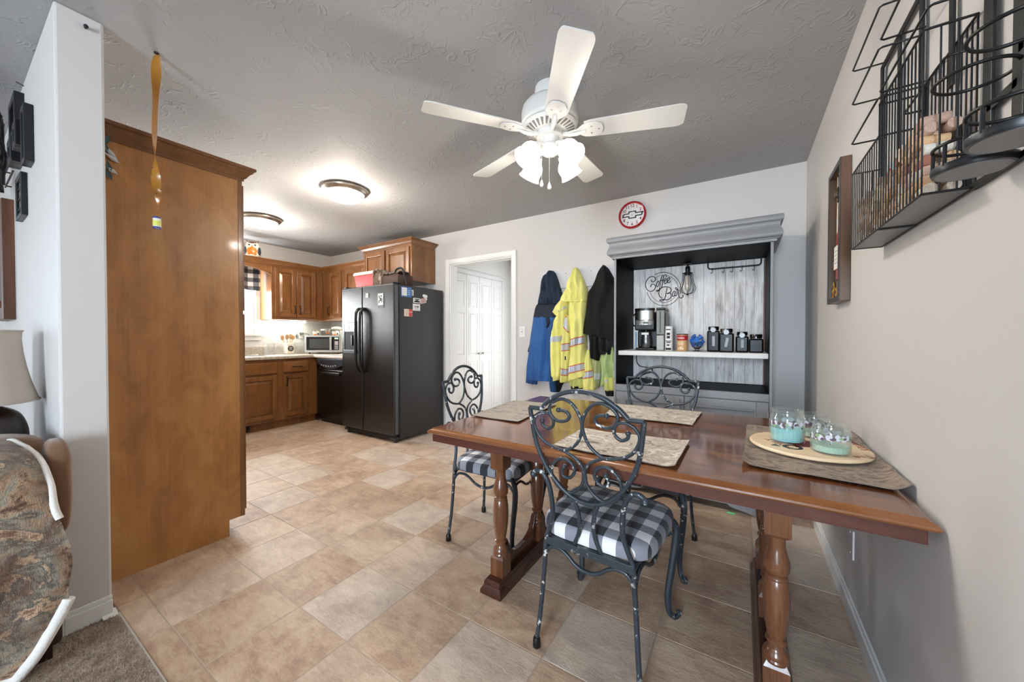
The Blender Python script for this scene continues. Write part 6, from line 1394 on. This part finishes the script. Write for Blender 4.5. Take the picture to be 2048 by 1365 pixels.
# round board
RBX, RBY, RBR = .206, 1.708, .178; rz0 = TZ + .0125
lz_ = thing('round_board', 'round pale wood board painted with red lettering, on dark placemat', 'board', (RBX, RBY, rz0))
PALE = wood('pale_board_wood', S(206, 172, 132), S(226, 198, 162), S(236, 214, 184), 'x', 1.5, .45, 0, .5)
MB().lathe([(0, .0), (RBR - .006, 0), (RBR, .004), (RBR, .009), (RBR - .004, .013), (0, .013)], c=(RBX, RBY, rz0), n=64).build('board', PALE, lz_, smooth=40)
MB().lathe([(0, -.009), (.06, -.009), (.06, 0), (0, 0)], c=(RBX, RBY, rz0), n=28).build('turntable_base', DARK, lz_)
RED = flat('barn_red_paint', S(128, 34, 32), .5); GRN = flat('dark_green_paint', S(58, 74, 58), .5)
def board_text(body, p, q, size):
    a, b_ = W(*p, 'z', rz0 + .0131), W(*q, 'z', rz0 + .0131); d = (b_ - a).normalized()
    text('lettering', body, size, frame_mtx((a + b_) / 2, d, Vector((0, 0, 1)).cross(d)), RED, lz_, .0003, .15)
board_text('The', (1750, 913), (1706, 916), .042); board_text('Kitchen', (1744, 907), (1690, 879), .040); board_text('FAMILY', (1588, 899), (1538, 879), .040)
tp = rz0 + .0131
MB().prism([(-.055, .0), (-.04, .045), (0, .06), (.03, .045), (.05, .01), (.03, -.045), (-.005, -.05), (-.03, -.07), (-.035, -.04)], lambda a, c, d: (RBX - .01 + a, RBY + c, tp + d), 0, .0004).build('painted_shape', RED, lz_)
MB().prism([(-.016, -.012), (0, .018), (.016, -.012)], lambda a, c, d: (RBX - .10 + a, RBY - .075 + c, tp + d), 0, .0004).build('painted_leaf', GRN, lz_)
MB().lathe([(.018, 0), (.030, 0), (.030, .0004), (.018, .0004)], c=(RBX - .05, RBY - .075, tp), n=20, closed=True).build('painted_ring', INK, lz_)
# candle jars
JG = rim_glass('jar_glass', .07, .85)
WAX = [flat('aqua_wax', S(150, 206, 210), .5), flat('sage_wax', S(172, 202, 188), .5)]
def candle_jar(label, x, y, r_, h, wax_h, wx_):
    t = thing('candle_jar', label, 'candle', (x, y, rz0 + .0134), 0, None)
    n = 48
    def flute(rings): return [[Vector(((rr_ + (a_ * .0014 * cos(24 * 2 * pi * j / n))) * cos(2 * pi * j / n), (rr_ + (a_ * .0014 * cos(24 * 2 * pi * j / n))) * sin(2 * pi * j / n), z)) for j in range(n)] for rr_, z, a_ in rings]
    outer = [(r_ * .93, 0, 0), (r_, .004, 1), (r_, h * .40, 1), (r_, h * .43, 0), (r_, h * .70, 0), (r_ * .985, h * .77, 0), (r_ * .92, h * .82, 0), (r_ * .885, h * .85, 0), (r_ * .885, h * .92, 0), (r_ * .92, h * .93, 0), (r_ * .935, h * .965, 0), (r_ * .91, h, 0)]
    inner = [(r_ * .86, h * .985, 0), (r_ * .85, h * .86, 0), (r_ * .88, h * .81, 0), (r_ * .945, h * .75, 0), (r_ * .955, h * .6, 0), (r_ * .955, h * .1, 0), (r_ * .93, .006, 0), (r_ * .4, .005, 0)]
    b = MB(); b.loft(flute(outer + inner)); b.build('jar_wall', JG, t, world=False, smooth=50)
    fl_ = lambda rings: [[Vector((rr_ * (1 + a_ * .022 * cos(24 * 2 * pi * j / 96)) * cos(2 * pi * j / 96), rr_ * (1 + a_ * .022 * cos(24 * 2 * pi * j / 96)) * sin(2 * pi * j / 96), z)) for j in range(96)] for rr_, z, a_ in rings]
    MB().loft(fl_([(r_ * .88, .0058, 0), (r_ * .915, .010, 1), (r_ * .915, wax_h, 1), (r_ * .5, wax_h - .002, 0), (r_ * .02, wax_h - .002, 0)])).build('wax', wx_, t, world=False, smooth=60)
    MB().cyl((0, 0, wax_h - .003), (.001, 0, wax_h + .007), .0012, n=6).build('wick', INK, t, world=False)
    # printed band of leaves and dark jars
    cols = [flat('berry_print', S(92, 74, 88), .6), flat('pale_flower_print', S(200, 202, 212), .6), flat('leaf_print', S(132, 168, 112), .6)] if 'berry_print' not in bpy.data.materials else [bpy.data.materials[k] for k in ('berry_print', 'pale_flower_print', 'leaf_print')]
    rnd = random.Random(int(x * 1000)); zb = h * .58
    def spray(a0, zc_, hw_, hz, mi, lift):
        b = MB(); v = [(0, 0)] + [(hw_ * cos(2 * pi * q / 9) * rnd.uniform(.55, 1.2), hz * sin(2 * pi * q / 9) * rnd.uniform(.55, 1.2)) for q in range(9)]
        b.add([((r_ + lift) * cos(a0 + p[0] / r_), (r_ + lift) * sin(a0 + p[0] / r_), zc_ + p[1]) for p in v], [(0, 1 + q, 1 + (q + 1) % 9) for q in range(9)])
        b.build('printed_spray', cols[mi], t, world=False)
    for k in range(16): spray(2 * pi * (k + rnd.random() * .6) / 16, zb + rnd.uniform(-.004, .005), rnd.uniform(.007, .012), rnd.uniform(.009, .014), 1, .0007)
    for k in range(16): spray(2 * pi * (k + rnd.random() * .9) / 16, zb + rnd.uniform(-.009, .004), rnd.uniform(.004, .008), rnd.uniform(.004, .010), 0, .0011)
    for k in range(7): spray(2 * pi * (k + rnd.random() * .8) / 7, zb + rnd.uniform(-.010, .006), rnd.uniform(.005, .008), rnd.uniform(.004, .006), 2, .0014)
    return t
candle_jar('tallest glass candle jar with aqua wax, left on the round board', .146, 1.717, .0535, .121, .052, WAX[0])
candle_jar('glass candle jar with little sage wax at the back of the round board', .242, 1.852, .050, .091, .022, WAX[1])
candle_jar('low glass candle jar nearest the wall edge of the round board', .258, 1.632, .0525, .100, .026, WAX[1])

# ================================================================== right wall: wine rack with corks
WX, WF, WZ0, WZ1, WY0_, WY1_ = .3905, .313, 1.462, 1.715, 1.098, 1.664
wr = thing('wine_rack', 'black wire and flat-bar wine rack with a cage of corks', 'wine rack', (.36, 1.35, WZ0))
MB().box(WF, WX, WY0_, WY1_, WZ0, WZ0 + .003).build('cage_floor', flat('satin_grey_sheet', S(120, 120, 122), .4, .6), wr)
b = MB(); YM, WZ2 = 1.385, 1.800
xw = WX - .004
for (p, q) in [((WF, WY0_, WZ0), (WF, WY1_, WZ0)), ((WF, WY1_, WZ0), (xw, WY1_, WZ0)), ((WF, WY0_, WZ0), (xw, WY0_, WZ0)), ((xw, WY0_, WZ0), (xw, WY1_, WZ0)), ((WF, YM, WZ1), (WF, WY1_, WZ1)), ((WF, WY1_, WZ1), (xw, WY1_, WZ1)), ((WF, YM, WZ1), (xw, YM, WZ1)),
               ((WF, WY0_, WZ2), (WF, YM, WZ2)), ((WF, YM, WZ2), (xw, YM, WZ2)), ((WF, WY0_, WZ2), (xw, WY0_, WZ2)), ((xw, WY0_, WZ2), (xw, YM, WZ2)), ((WF, YM, WZ0 - .002), (xw, YM, WZ0 - .002)), ((xw, .80, WZ0 - .004), (xw, WY0_, WZ0 - .004))]: b.cyl(p, q, .0026, n=8)
b.build('cage_frame', BLACKM, wr, smooth=50)
cbs = {}
def cbar(x, y, top):
    k = round(top, 3)
    if k not in cbs: cbs[k] = o = MB().cyl((0, 0, 0), (0, 0, top - WZ0), .0016, n=6).build('cage_bar', BLACKM, wr, world=False, smooth=60)
    else: o = cbs[k].copy(); C.objects.link(o)
    o.location = Vector((x, y, WZ0)) - Vector(wr.location)
for k in range(14): cbar(WF, YM + (WY1_ - YM) * k / 13, WZ1 if k else WZ2)
for k in range(14): cbar(WF, WY0_ + (YM - WY0_) * k / 14, WZ2)
for k in range(14): cbar(xw, WY0_ + (YM - WY0_) * k / 14, WZ2)
for q in (1, 2): cbar(WF + (xw - WF) * q / 3, WY0_, WZ2); cbar(WF + (xw - WF) * q / 3, WY1_, WZ1)
# flat bars on the wall
def fbar(p, q, w_=.024, t_=.005, nm='flat_bar'):
    P0, P1 = Vector(p), Vector(q); d = (P1 - P0); m_ = frame_mtx((P0 + P1) / 2, d, (1, 0, 0) if abs(d.normalized().x) < .9 else (0, 1, 0))
    return MB().obox(m_, d.length, t_, w_).build(nm, BLACKM, wr, bevel=.001)
xb = .382
fbar((xb, WY1_, 1.475), (xb, WY1_, 2.052)); fbar((xb, 1.352, 1.475), (xb, 1.352, 2.20)); fbar((xb, 1.508, 1.715), (xb, 1.508, 2.052), .020); fbar((xb, 1.19, 1.712), (xb, 1.19, 2.20), .020); fbar((xb, 1.045, 1.475), (xb, 1.045, 2.20), .030); fbar((xb, .955, 1.50), (xb, .955, 2.20), .030)
fbar((xb, WY1_, 2.045), (xb, 1.352, 2.045), .018); fbar((xb, 1.352, 2.19), (xb, .955, 2.19), .018); fbar((xb, 1.045, 1.588), (xb, .955, 1.588), .016); fbar((xb, 1.045, 1.87), (xb, .955, 1.87), .016); fbar((xb, .955, 1.64), (xb, .70, 1.64), .016)
fbar((xb, .80, 1.462), (xb, 1.10, 1.462), .012)
# bottle cradles: rectangular wire loops standing out from the wall
def loop(y0, y1, z, xo=.300):
    pts = [(xb, y0, z), (xo + .006, y0, z), (xo, y0 + .006 * (1 if y1 > y0 else -1), z), (xo, y1 - .006 * (1 if y1 > y0 else -1), z), (xo + .006, y1, z), (xb, y1, z)]
    MB().tube(pts, .0025, 8).build('cradle_wire', BLACKM, wr, smooth=50)
for z in (1.797, 1.926, 2.035): loop(1.335, 1.617, z)
for z in (1.805, 1.940, 2.06): loop(1.030, 1.328, z)
loop(1.10, 1.33, 1.735, .345)
# round bottle holders: a dished disc, a low ring on struts and a high ring
RW = MB
for yc_, xc in [(.972, .339), (.848, .337)]:
    for zz, r_ in [(1.505, .047), (1.620, .048)]:
        MB().tube([(xc + r_ * cos(2 * pi * k / 40), yc_ + r_ * sin(2 * pi * k / 40), zz) for k in range(40)], .0029, 8, True).build('holder_ring', BLACKM, wr, smooth=50)
    MB().lathe([(.0, 0), (.044, 0), (.044, -.001), (.048, -.001), (.050, .004), (.050, .012), (.046, .012), (.045, .004), (0, .004)], c=(xc, yc_, 1.458), n=40).build('holder_disc', flat('dark_disc_rim', S(34, 35, 38), .35, .4) if yc_ > .9 else bpy.data.materials['dark_disc_rim'], wr, smooth=40)
    MB().lathe([(0, -.0015), (.044, -.0015), (.044, .0), (0, 0)], c=(xc, yc_, 1.458), n=36).build('disc_underside', bpy.data.materials['satin_grey_sheet'], wr)
    for a in (150, 210, 270): MB().cyl((xc + .048 * cos(radians(a)), yc_ + .048 * sin(radians(a)), 1.466), (xc + .047 * cos(radians(a)), yc_ + .047 * sin(radians(a)), 1.505), .0028, n=6).build('holder_strut', BLACKM, wr)
    MB().cyl((xc + .048, yc_, 1.620), (WX - .004, yc_, 1.620), .003, n=6).cyl((xc + .047, yc_, 1.505), (WX - .004, yc_, 1.505), .003, n=6).build('holder_stay', BLACKM, wr)
# corks: every one an object of its own
rnd = random.Random(21); ck0 = None; n_ck = 0
CK_L, CK_R = .044, .0112
for layer in range(8):
    z = WZ0 + .0045 + CK_R + layer * .0212; y = WY0_ + .016 + (layer % 2) * .011
    while y < WY1_ - .016:
        along = rnd.random() < .22
        need = CK_L if along else 2 * CK_R
        if y + need > WY1_ - .006 or (layer > 6 and y + need > 1.30 - (layer - 7) * .10): break
        top_cut = layer == 6 and y > 1.3 and rnd.random() < .45
        if not top_cut:
            if ck0 is None:
                ck0 = MB().lathe([(0, -CK_L / 2), (CK_R * .94, -CK_L / 2), (CK_R, -CK_L / 2 + .001), (CK_R, CK_L / 2 - .001), (CK_R * .94, CK_L / 2), (0, CK_L / 2)], n=14).build('cork', CORK, smooth=40); o = ck0
                tag(o, 'wine cork heaped among the others in the rack cage', 'cork', 'corks in the wine rack cage')
            else: o = ck0.copy(); C.objects.link(o)
            for xo in ([WF + .0045 + CK_L / 2 + rnd.uniform(0, .018)] if not along else [WF + .0155 + CK_R * .2]):
                o.location = (xo, y + need / 2, z + rnd.uniform(-.001, .001))
            o.rotation_euler = (rnd.uniform(-.1, .1), pi / 2 + rnd.uniform(-.12, .12), rnd.uniform(-.12, .12)) if not along else (pi / 2 + rnd.uniform(-.05, .05), 0, rnd.uniform(-.05, .05))
            n_ck += 1
            if along:
                o2 = ck0.copy(); C.objects.link(o2); o2.location = (WF + .052, y + need / 2, z); o2.rotation_euler = (pi / 2, 0, rnd.uniform(-.06, .06)); n_ck += 1
        y += need + .0012
# round red tag on the wall behind the cage
tg = thing('wall_tag', 'small red and white round tag on wall behind the cork cage', 'tag', (XR - .002, 1.60, 1.655))
tmx = frame_mtx((XR - .003, 1.60, 1.665), (0, -1, 0), (0, 0, 1))
MB().obox(tmx, .09, .075, .002).build('card', flat('pale_blue_card', S(188, 204, 212), .6), tg)
MB().lathe([(.018, 0), (.026, 0), (.026, .003), (.018, .003)], n=24, mtx=tmx, closed=True).build('red_ring', flat('red_print', S(178, 36, 40), .5), tg)

# ================================================================== right wall: framed wine bottle art
pf = thing('bottle_art_frame', 'deep wooden frame holding metal wine bottle and sunflower art', 'picture', (.37, 2.21, 1.32))
fy0, fy1, fz0, fz1, fx0, fx1 = 2.092, 2.350, 1.322, 1.942, .355, .3905
fw_ = .022
FRW = wood('walnut_frame', S(44, 30, 20), S(78, 54, 34), S(106, 76, 48), 'z', 1.4, .4, .1, .6)
FRF = flat('dark_frame_face', S(52, 46, 44), .45)
b = MB().box(fx0, fx1, fy0, fy0 + fw_, fz0, fz1).box(fx0, fx1, fy1 - fw_, fy1, fz0, fz1).box(fx0, fx1, fy0 + fw_, fy1 - fw_, fz0, fz0 + fw_).box(fx0, fx1, fy0 + fw_, fy1 - fw_, fz1 - fw_, fz1)
b.build('frame', FRW, pf, bevel=.002)
b = MB().box(fx0 - .002, fx0, fy0, fy0 + fw_, fz0, fz1).box(fx0 - .002, fx0, fy1 - fw_, fy1, fz0, fz1).box(fx0 - .002, fx0, fy0 + fw_, fy1 - fw_, fz0, fz0 + fw_).box(fx0 - .002, fx0, fy0 + fw_, fy1 - fw_, fz1 - fw_, fz1); b.build('frame_face', FRF, pf)
bx_, byy = .3755, 2.215
BOT = flat('wine_red_enamel', S(150, 66, 62), .25, .3)
b = MB(); prof = [(.0, 1.425), (.036, 1.425), (.038, 1.430), (.038, 1.60), (.034, 1.625), (.020, 1.66), (.0135, 1.69), (.0125, 1.76), (.0145, 1.762), (.0145, 1.775), (0, 1.776)]
b.lathe(prof, c=(bx_, byy, 0), n=24); b.v = [(bx_ + (v[0] - bx_) * .34, v[1], v[2]) for v in b.v]; b.build('bottle', BOT, pf, smooth=40)
MB().box(bx_ - .0145, bx_ - .0125, byy - .034, byy + .034, 1.475, 1.580).build('bottle_label', PAPER, pf)
for k in range(4): MB().box(bx_ - .0150, bx_ - .0145, byy - .024, byy + .024, 1.555 - k * .018, 1.559 - k * .018).build('label_line', bpy.data.materials['pale_grey_ink'], pf)
for sgn in (-1, 1):
    MB().cyl((bx_ + .004, byy + sgn * .075, 1.36), (bx_ + .004, byy + sgn * .075, 1.92), .004, n=8).build('metal_stem', NICKEL, pf, smooth=50)
    pts = [(bx_, byy + sgn * .07, 1.82), (bx_ - .003, byy + sgn * .03, 1.86), (bx_ - .003, byy + sgn * .015, 1.82), (bx_ - .003, byy + sgn * .035, 1.79), (bx_, byy + sgn * .05, 1.81), (bx_, byy + sgn * .04, 1.83)]
    MB().tube(spline(pts, 5), .0022, 6).build('vine_scroll', BLACKM, pf, smooth=50)
LEAFM = flat('antique_leaf', S(104, 98, 84), .5, .3)
rnd = random.Random(8)
for k in range(9):
    yy, zz = byy + rnd.uniform(-.085, .09), 1.87 + rnd.uniform(-.045, .04); m_ = Matrix.Translation((bx_ - .008, yy, zz)) @ Matrix.Rotation(rnd.uniform(0, 6), 4, 'X')
    MB().prism([(0, -.020), (.010, -.008), (.016, .004), (.006, .008), (0, .022), (-.006, .008), (-.016, .004), (-.010, -.008)], lambda a, c, d: m_ @ Vector((d + .2 * abs(a), a, c)), 0, .0015).build('leaf', LEAFM, pf)
SUN = flat('sunflower_yellow', S(206, 150, 34), .5)
for (yy, zz) in [(2.285, 1.40), (2.235, 1.372), (2.30, 1.365), (2.15, 1.385), (2.275, 1.50)]:
    for q in range(10):
        m_ = Matrix.Translation((bx_ - .010, yy, zz)) @ Matrix.Rotation(2 * pi * q / 10, 4, 'X')
        MB().prism([(-.004, .006), (.004, .006), (.005, .014), (0, .024), (-.005, .014)], lambda a, c, d: m_ @ Vector((d, a, c)), 0, .001).build('petal', SUN, pf)
    MB().sphere((bx_ - .011, yy, zz), .009, 10, 6, .4, 1, 1).build('flower_centre', OB, pf, smooth=60)
for (yy, zz) in [(2.26, 1.43), (2.21, 1.40), (2.315, 1.42), (2.17, 1.42)]:
    m_ = Matrix.Translation((bx_ - .006, yy, zz)) @ Matrix.Rotation(yy * 40, 4, 'X')
    MB().prism([(0, -.022), (.011, -.004), (.006, .010), (0, .022), (-.006, .010), (-.011, -.004)], lambda a, c, d: m_ @ Vector((d, a, c)), 0, .0014).build('leaf', GRN, pf)
# ================================================================== living room corner at the left edge
YW = YP0                                               # the living room wall faces -y
def frame_pic(name, label, x0, x1, z0, z1, d, fwid, fmat, inner, group=None, bars=0):
    t = thing(name, label, 'picture', ((x0 + x1) / 2, YW, z0), 0, group)
    b = MB().box(x0, x0 + fwid, YW - d, YW, z0, z1).box(x1 - fwid, x1, YW - d, YW, z0, z1).box(x0 + fwid, x1 - fwid, YW - d, YW, z0, z0 + fwid).box(x0 + fwid, x1 - fwid, YW - d, YW, z1 - fwid, z1)
    b.build('frame', fmat, t, bevel=.003); MB().box(x0 + fwid, x1 - fwid, YW - d * .45, YW - .002, z0 + fwid, z1 - fwid).build('picture', inner, t)
    for k in range(bars): zz = z0 + (z1 - z0) * (k + 1) / (bars + 1); MB().box(x0 + fwid, x1 - fwid, YW - d * .7, YW - d * .5, zz - .004, zz + .004).build('divider', fmat, t)
    return t
PIC1 = flat('dark_photo', S(58, 52, 50), .3, var=.4); PIC2 = flat('pale_photo', S(186, 176, 166), .3, var=.2); PIC3 = flat('tan_mount', S(206, 186, 160), .5)
BROWNF = wood('brown_picture_frame', S(62, 34, 22), S(98, 58, 38), S(128, 82, 56), 'z', 2, .4, .1, .7)
frame_pic('picture_frame', 'black framed picture, highest of the cluster on the living room wall', -3.30, -3.05, 2.19, 2.385, .032, .03, BLACKP, PIC1)
frame_pic('picture_frame', 'tall narrow black frame nearest the white wall end', -2.86, -2.745, 1.965, 2.225, .030, .022, BLACKP, PIC2)
frame_pic('picture_frame', 'small square black frame, right of the small pair', -3.02, -2.90, 2.075, 2.195, .042, .03, BLACKP, PIC3)
frame_pic('picture_frame', 'small square black frame, left of the small pair', -3.25, -3.10, 2.05, 2.175, .042, .034, BLACKP, PIC3)
frame_pic('picture_frame', 'slim black frame with three divided panes below the cluster', -3.20, -2.985, 1.765, 1.975, .022, .018, BLACKP, PIC2, None, 3)
bp = frame_pic('picture_frame', 'large brown ribbed wooden picture frame at the left edge', -4.10, -3.56, 1.265, 1.955, .045, .07, BROWNF, PIC3)
MB().box(-3.98, -3.68, YW - .030, YW - .022, 1.39, 1.83).build('dark_print', PIC1, bp)
tw = thing('twig_decoration', 'black metal twig decoration on the living room wall', 'wall decoration', (-3.55, YW, 2.0))
rnd = random.Random(14)
for k in range(5):
    x = -3.62 + k * .065; pts = [Vector((x + rnd.uniform(-.02, .02), YW - .03 - rnd.uniform(0, .03), 1.98 + q * .075)) for q in range(6)]
    MB().tube(spline(pts, 3), .008, 6).build('twig', BLACKM, tw, smooth=50)
    for q in range(1, 6):
        d = Vector((rnd.choice((-1, 1)) * .05, -.02, .03)); MB().tube([pts[q], pts[q] + d * .6, pts[q] + d], [.004, .008, .002], 6).build('bud', BLACKM, tw, smooth=50)
for zz in (2.05, 2.13, 2.21): MB().cyl((-3.70, YW - .02, zz), (-3.30, YW - .02, zz), .004, n=6).cyl((-3.66, YW - .02, zz), (-3.66, YW, zz), .004, n=6).build('cross_wire', BLACKM, tw)
for (x, z) in [(-3.05, 2.42), (-2.98, 2.30)]:
    solo('nail', MB().tube([(x, YW + .002, z), (x + .004, YW - .025, z + .006)], .0022, 6), INK, 'thin black nail, upper of two in the bare living room wall' if z > 2.4 else 'thin black nail, lower of two in the bare living room wall', 'nail')

# table lamp on a small side table in the corner
lx_, ly_ = -2.605, .066
tl = thing('table_lamp', 'table lamp with beige bell shade and dark base behind the sofa', 'lamp', (lx_, ly_, .45))
LIN = flat('linen_shade', S(198, 184, 168), .9, bump=.3, bscale=500)
pr = [(.178, .896), (.170, .93), (.157, .98), (.146, 1.04), (.138, 1.10), (.134, 1.155), (.136, 1.192)]
MB().lathe(pr + [(r_ - .003, z) for r_, z in reversed(pr)], c=(lx_, ly_, 0), n=48, closed=True).build('lamp_shade', LIN, tl, smooth=60)
for r_, z in ((.1785, .898), (.1365, 1.190)): MB().tube([(lx_ + r_ * cos(2 * pi * k / 48), ly_ + r_ * sin(2 * pi * k / 48), z) for k in range(48)], .004, 6, True).build('shade_trim', LIN, tl, smooth=60)
MB().lathe([(0, .45), (.10, .45), (.105, .47)] + [(p.x, p.y) for p in spline([Vector((.082, .49, 0)), Vector((.09, .55, 0)), Vector((.13, .63, 0)), Vector((.149, .72, 0)), Vector((.145, .79, 0)), Vector((.12, .85, 0)), Vector((.06, .885, 0)), Vector((.018, .90, 0))], 5)] + [(.012, .93), (.012, 1.05), (0, 1.05)], c=(lx_, ly_, 0), n=40).build('lamp_base', flat('dark_brown_base', S(44, 26, 18), .3, var=.5), tl, smooth=60)
for a in (0, 120, 240): MB().cyl((lx_, ly_, 1.165), (lx_ + .134 * cos(radians(a)), ly_ + .134 * sin(radians(a)), 1.175), .0025, n=6).build('shade_spider', NICKEL, tl)
st_ = thing('side_table', 'small dark side table holding the lamp behind the sofa', 'table', (lx_, ly_, 0.006))
DKW = wood('dark_table_wood', S(34, 20, 14), S(52, 32, 22), S(70, 44, 30), 'x', 1.2, .35, .2)
MB().box(-2.77, -2.44, -.10, .235, .425, .449).build('tabletop', DKW, st_, bevel=.004)
for x in (-2.75, -2.46):
    for y in (-.08, .215): MB().box(x - .018, x + .018, y - .018, y + .018, .007, .425).build('leg', DKW, st_, bevel=.003)

# sofa seen from behind its back, with a camouflage blanket over the back
sf = thing('sofa', 'brown microfibre sofa back at the left edge, under the fleece blanket', 'sofa', (-2.3, -.3, .006))
SUEDE = flat('brown_microfibre', S(116, 84, 60), .95, bump=.2, bscale=60, sheen=.4, var=.12)
def puff(x0, x1, y0, y1, z0, z1, name, e=.35):
    b = MB(); cx, cy, cz = (x0 + x1) / 2, (y0 + y1) / 2, (z0 + z1) / 2; rings = []
    pw = lambda v: abs(v) ** e * (1 if v > 0 else -1)
    for i in range(15):
        p = -pi / 2 + pi * (.01 + .98 * i / 14); rr_ = abs(cos(p)) ** e; zz = cz + (z1 - z0) / 2 * pw(sin(p))
        ring = []
        for j in range(40):
            a = 2 * pi * j / 40; q = Vector((cx + (x1 - x0) / 2 * rr_ * pw(cos(a)), cy + (y1 - y0) / 2 * rr_ * pw(sin(a)), zz))
            ring.append(q + Vector((noise.noise(q * 7), noise.noise(q * 7 + Vector((5, 0, 0))), noise.noise(q * 6 + Vector((0, 9, 0))))) * .010)
        rings.append(ring)
    b.loft(rings); return b.build(name, SUEDE, sf, smooth=75)
MB().box(-2.95, -2.075, -.88, -.13, .055, .30).box(-2.40, -2.075, -.13, .238, .055, .30).build('sofa_base', flat('dark_sofa_base', S(52, 32, 26), .7), sf, bevel=.015)
puff(-2.40, -2.03, -.88, .225, .25, .66, 'sofa_back', .30)
puff(-2.95, -2.36, -.88, -.14, .28, .48, 'seat_cushion', .28)
puff(-2.21, -2.055, .205, .268, .45, .785, 'back_cushion', .55)
puff(-2.44, -2.215, -.20, .235, .56, .80, 'back_cushion', .45)
for x in (-2.12, -2.90):
    for y in (-.82, -.18 if x < -2.5 else .19): MB().box(x - .025, x + .025, y - .025, y + .025, .006, .055).build('foot', DKW, sf)
bl = thing('blanket', 'camouflage fleece blanket with white edge draped over the sofa', 'blanket', (-2.05, -.2, .05))
def blk(u, v, off=0):
    ye = .10 + (.205 - .10) * min(1, v / .36) + .036 * max(0, min(1, (v - .36) / .25)); y = -.70 + u * (ye + .70)
    zt = .715 + .055 * math.exp(-((y - .10) / .10) ** 2) - .035 * max(0, (y - .17) / .055) + .03 * max(0, 1 - v / .28)
    hem = .055 + .215 * max(0, min(1, (y - .13) / .115)) ** 1.1
    x_out = -1.985 + .012 * max(0, (y - .1) / .12)
    # path: over the top from inside, round the shoulder, down the outer side
    L1_, L2_ = .36, .16
    if v < .28: f = v / .28; x, z = -2.40 + f * .30, zt - .035 * (1 - f) ** 2
    elif v < .42:
        f = (v - .28) / .14; a = f * pi / 2; x, z = -2.10 + (x_out + 2.10) * sin(a), zt - .13 * (1 - cos(a))
    else: f = (v - .42) / .58; x, z = x_out + .03 * sin(pi * f) * (1 - f), (zt - .13) * (1 - f) + hem * f
    q = Vector((y * 5.5, z * 4.2 + x * 3, 2.0)); n_ = .024 * noise.noise(q) + .011 * noise.noise(q * 2.7) + .006 * noise.noise(q * 7)
    fold = .012 * sin(y * 42 + 3 * noise.noise(Vector((z * 3, 0, 0)))) * max(0, v - .42)
    if v < .35: return Vector((x, y, z + n_ * .8 + .008)), Vector((0, 0, 1))
    return Vector((x + n_ + fold + .012, y + .010 * noise.noise(Vector((z * 9, 1, 1))), z)), Vector((1, 0, .2))
MB().slab(blk, 90, 90, .006).build('fleece', BLANK, bl, smooth=75)
edge = [blk(1, v / 60)[0] + blk(1, v / 60)[1] * .004 for v in range(28)]
MB().tube(edge, .0105, 8).build('white_edge', flat('white_sherpa', S(226, 222, 216), 1.0, bump=.8, bscale=120, sheen=.3), bl, smooth=60)
edge = [blk(1 - u / 70, 1)[0] + blk(1 - u / 70, 1)[1] * .004 for u in range(71)]
MB().tube(edge, .017, 8).build('white_edge', bpy.data.materials['white_sherpa'], bl, smooth=60)
# metal ornament hung on the pantry side, mostly behind the wall end
orn = thing('metal_ornament', 'dark and silver leaf ornament on pantry side behind the wall end', 'ornament', (-2.515, .43, 1.92))
for (y, z, r_, L_) in [(.440, 2.085, -.3, .07), (.448, 2.03, .7, .08), (.452, 2.005, 1.0, .07), (.444, 1.96, .2, .06), (.452, 1.945, 1.1, .05), (.440, 1.925, .5, .06), (.432, 2.05, .2, .08)]:
    m_ = Matrix.Translation((-2.505, y, z)) @ Matrix.Rotation(r_, 4, 'X')
    MB().prism([(0, -L_ / 2), (.010, -L_ * .1), (0, L_ / 2), (-.010, -L_ * .1)], lambda a, c, d: m_ @ Vector((d + .15 * abs(a), a, c)), 0, .0015).build('metal_leaf', flat('verdigris_metal', S(70, 92, 96), .35, .8) if z > 2.08 else (STEEL if r_ > .6 else bpy.data.materials['verdigris_metal']), orn)
MB().cyl((-2.5165, .425, 1.90), (-2.5165, .425, 2.10), .0015, n=6).build('hanger_rod', BLACKM, orn)
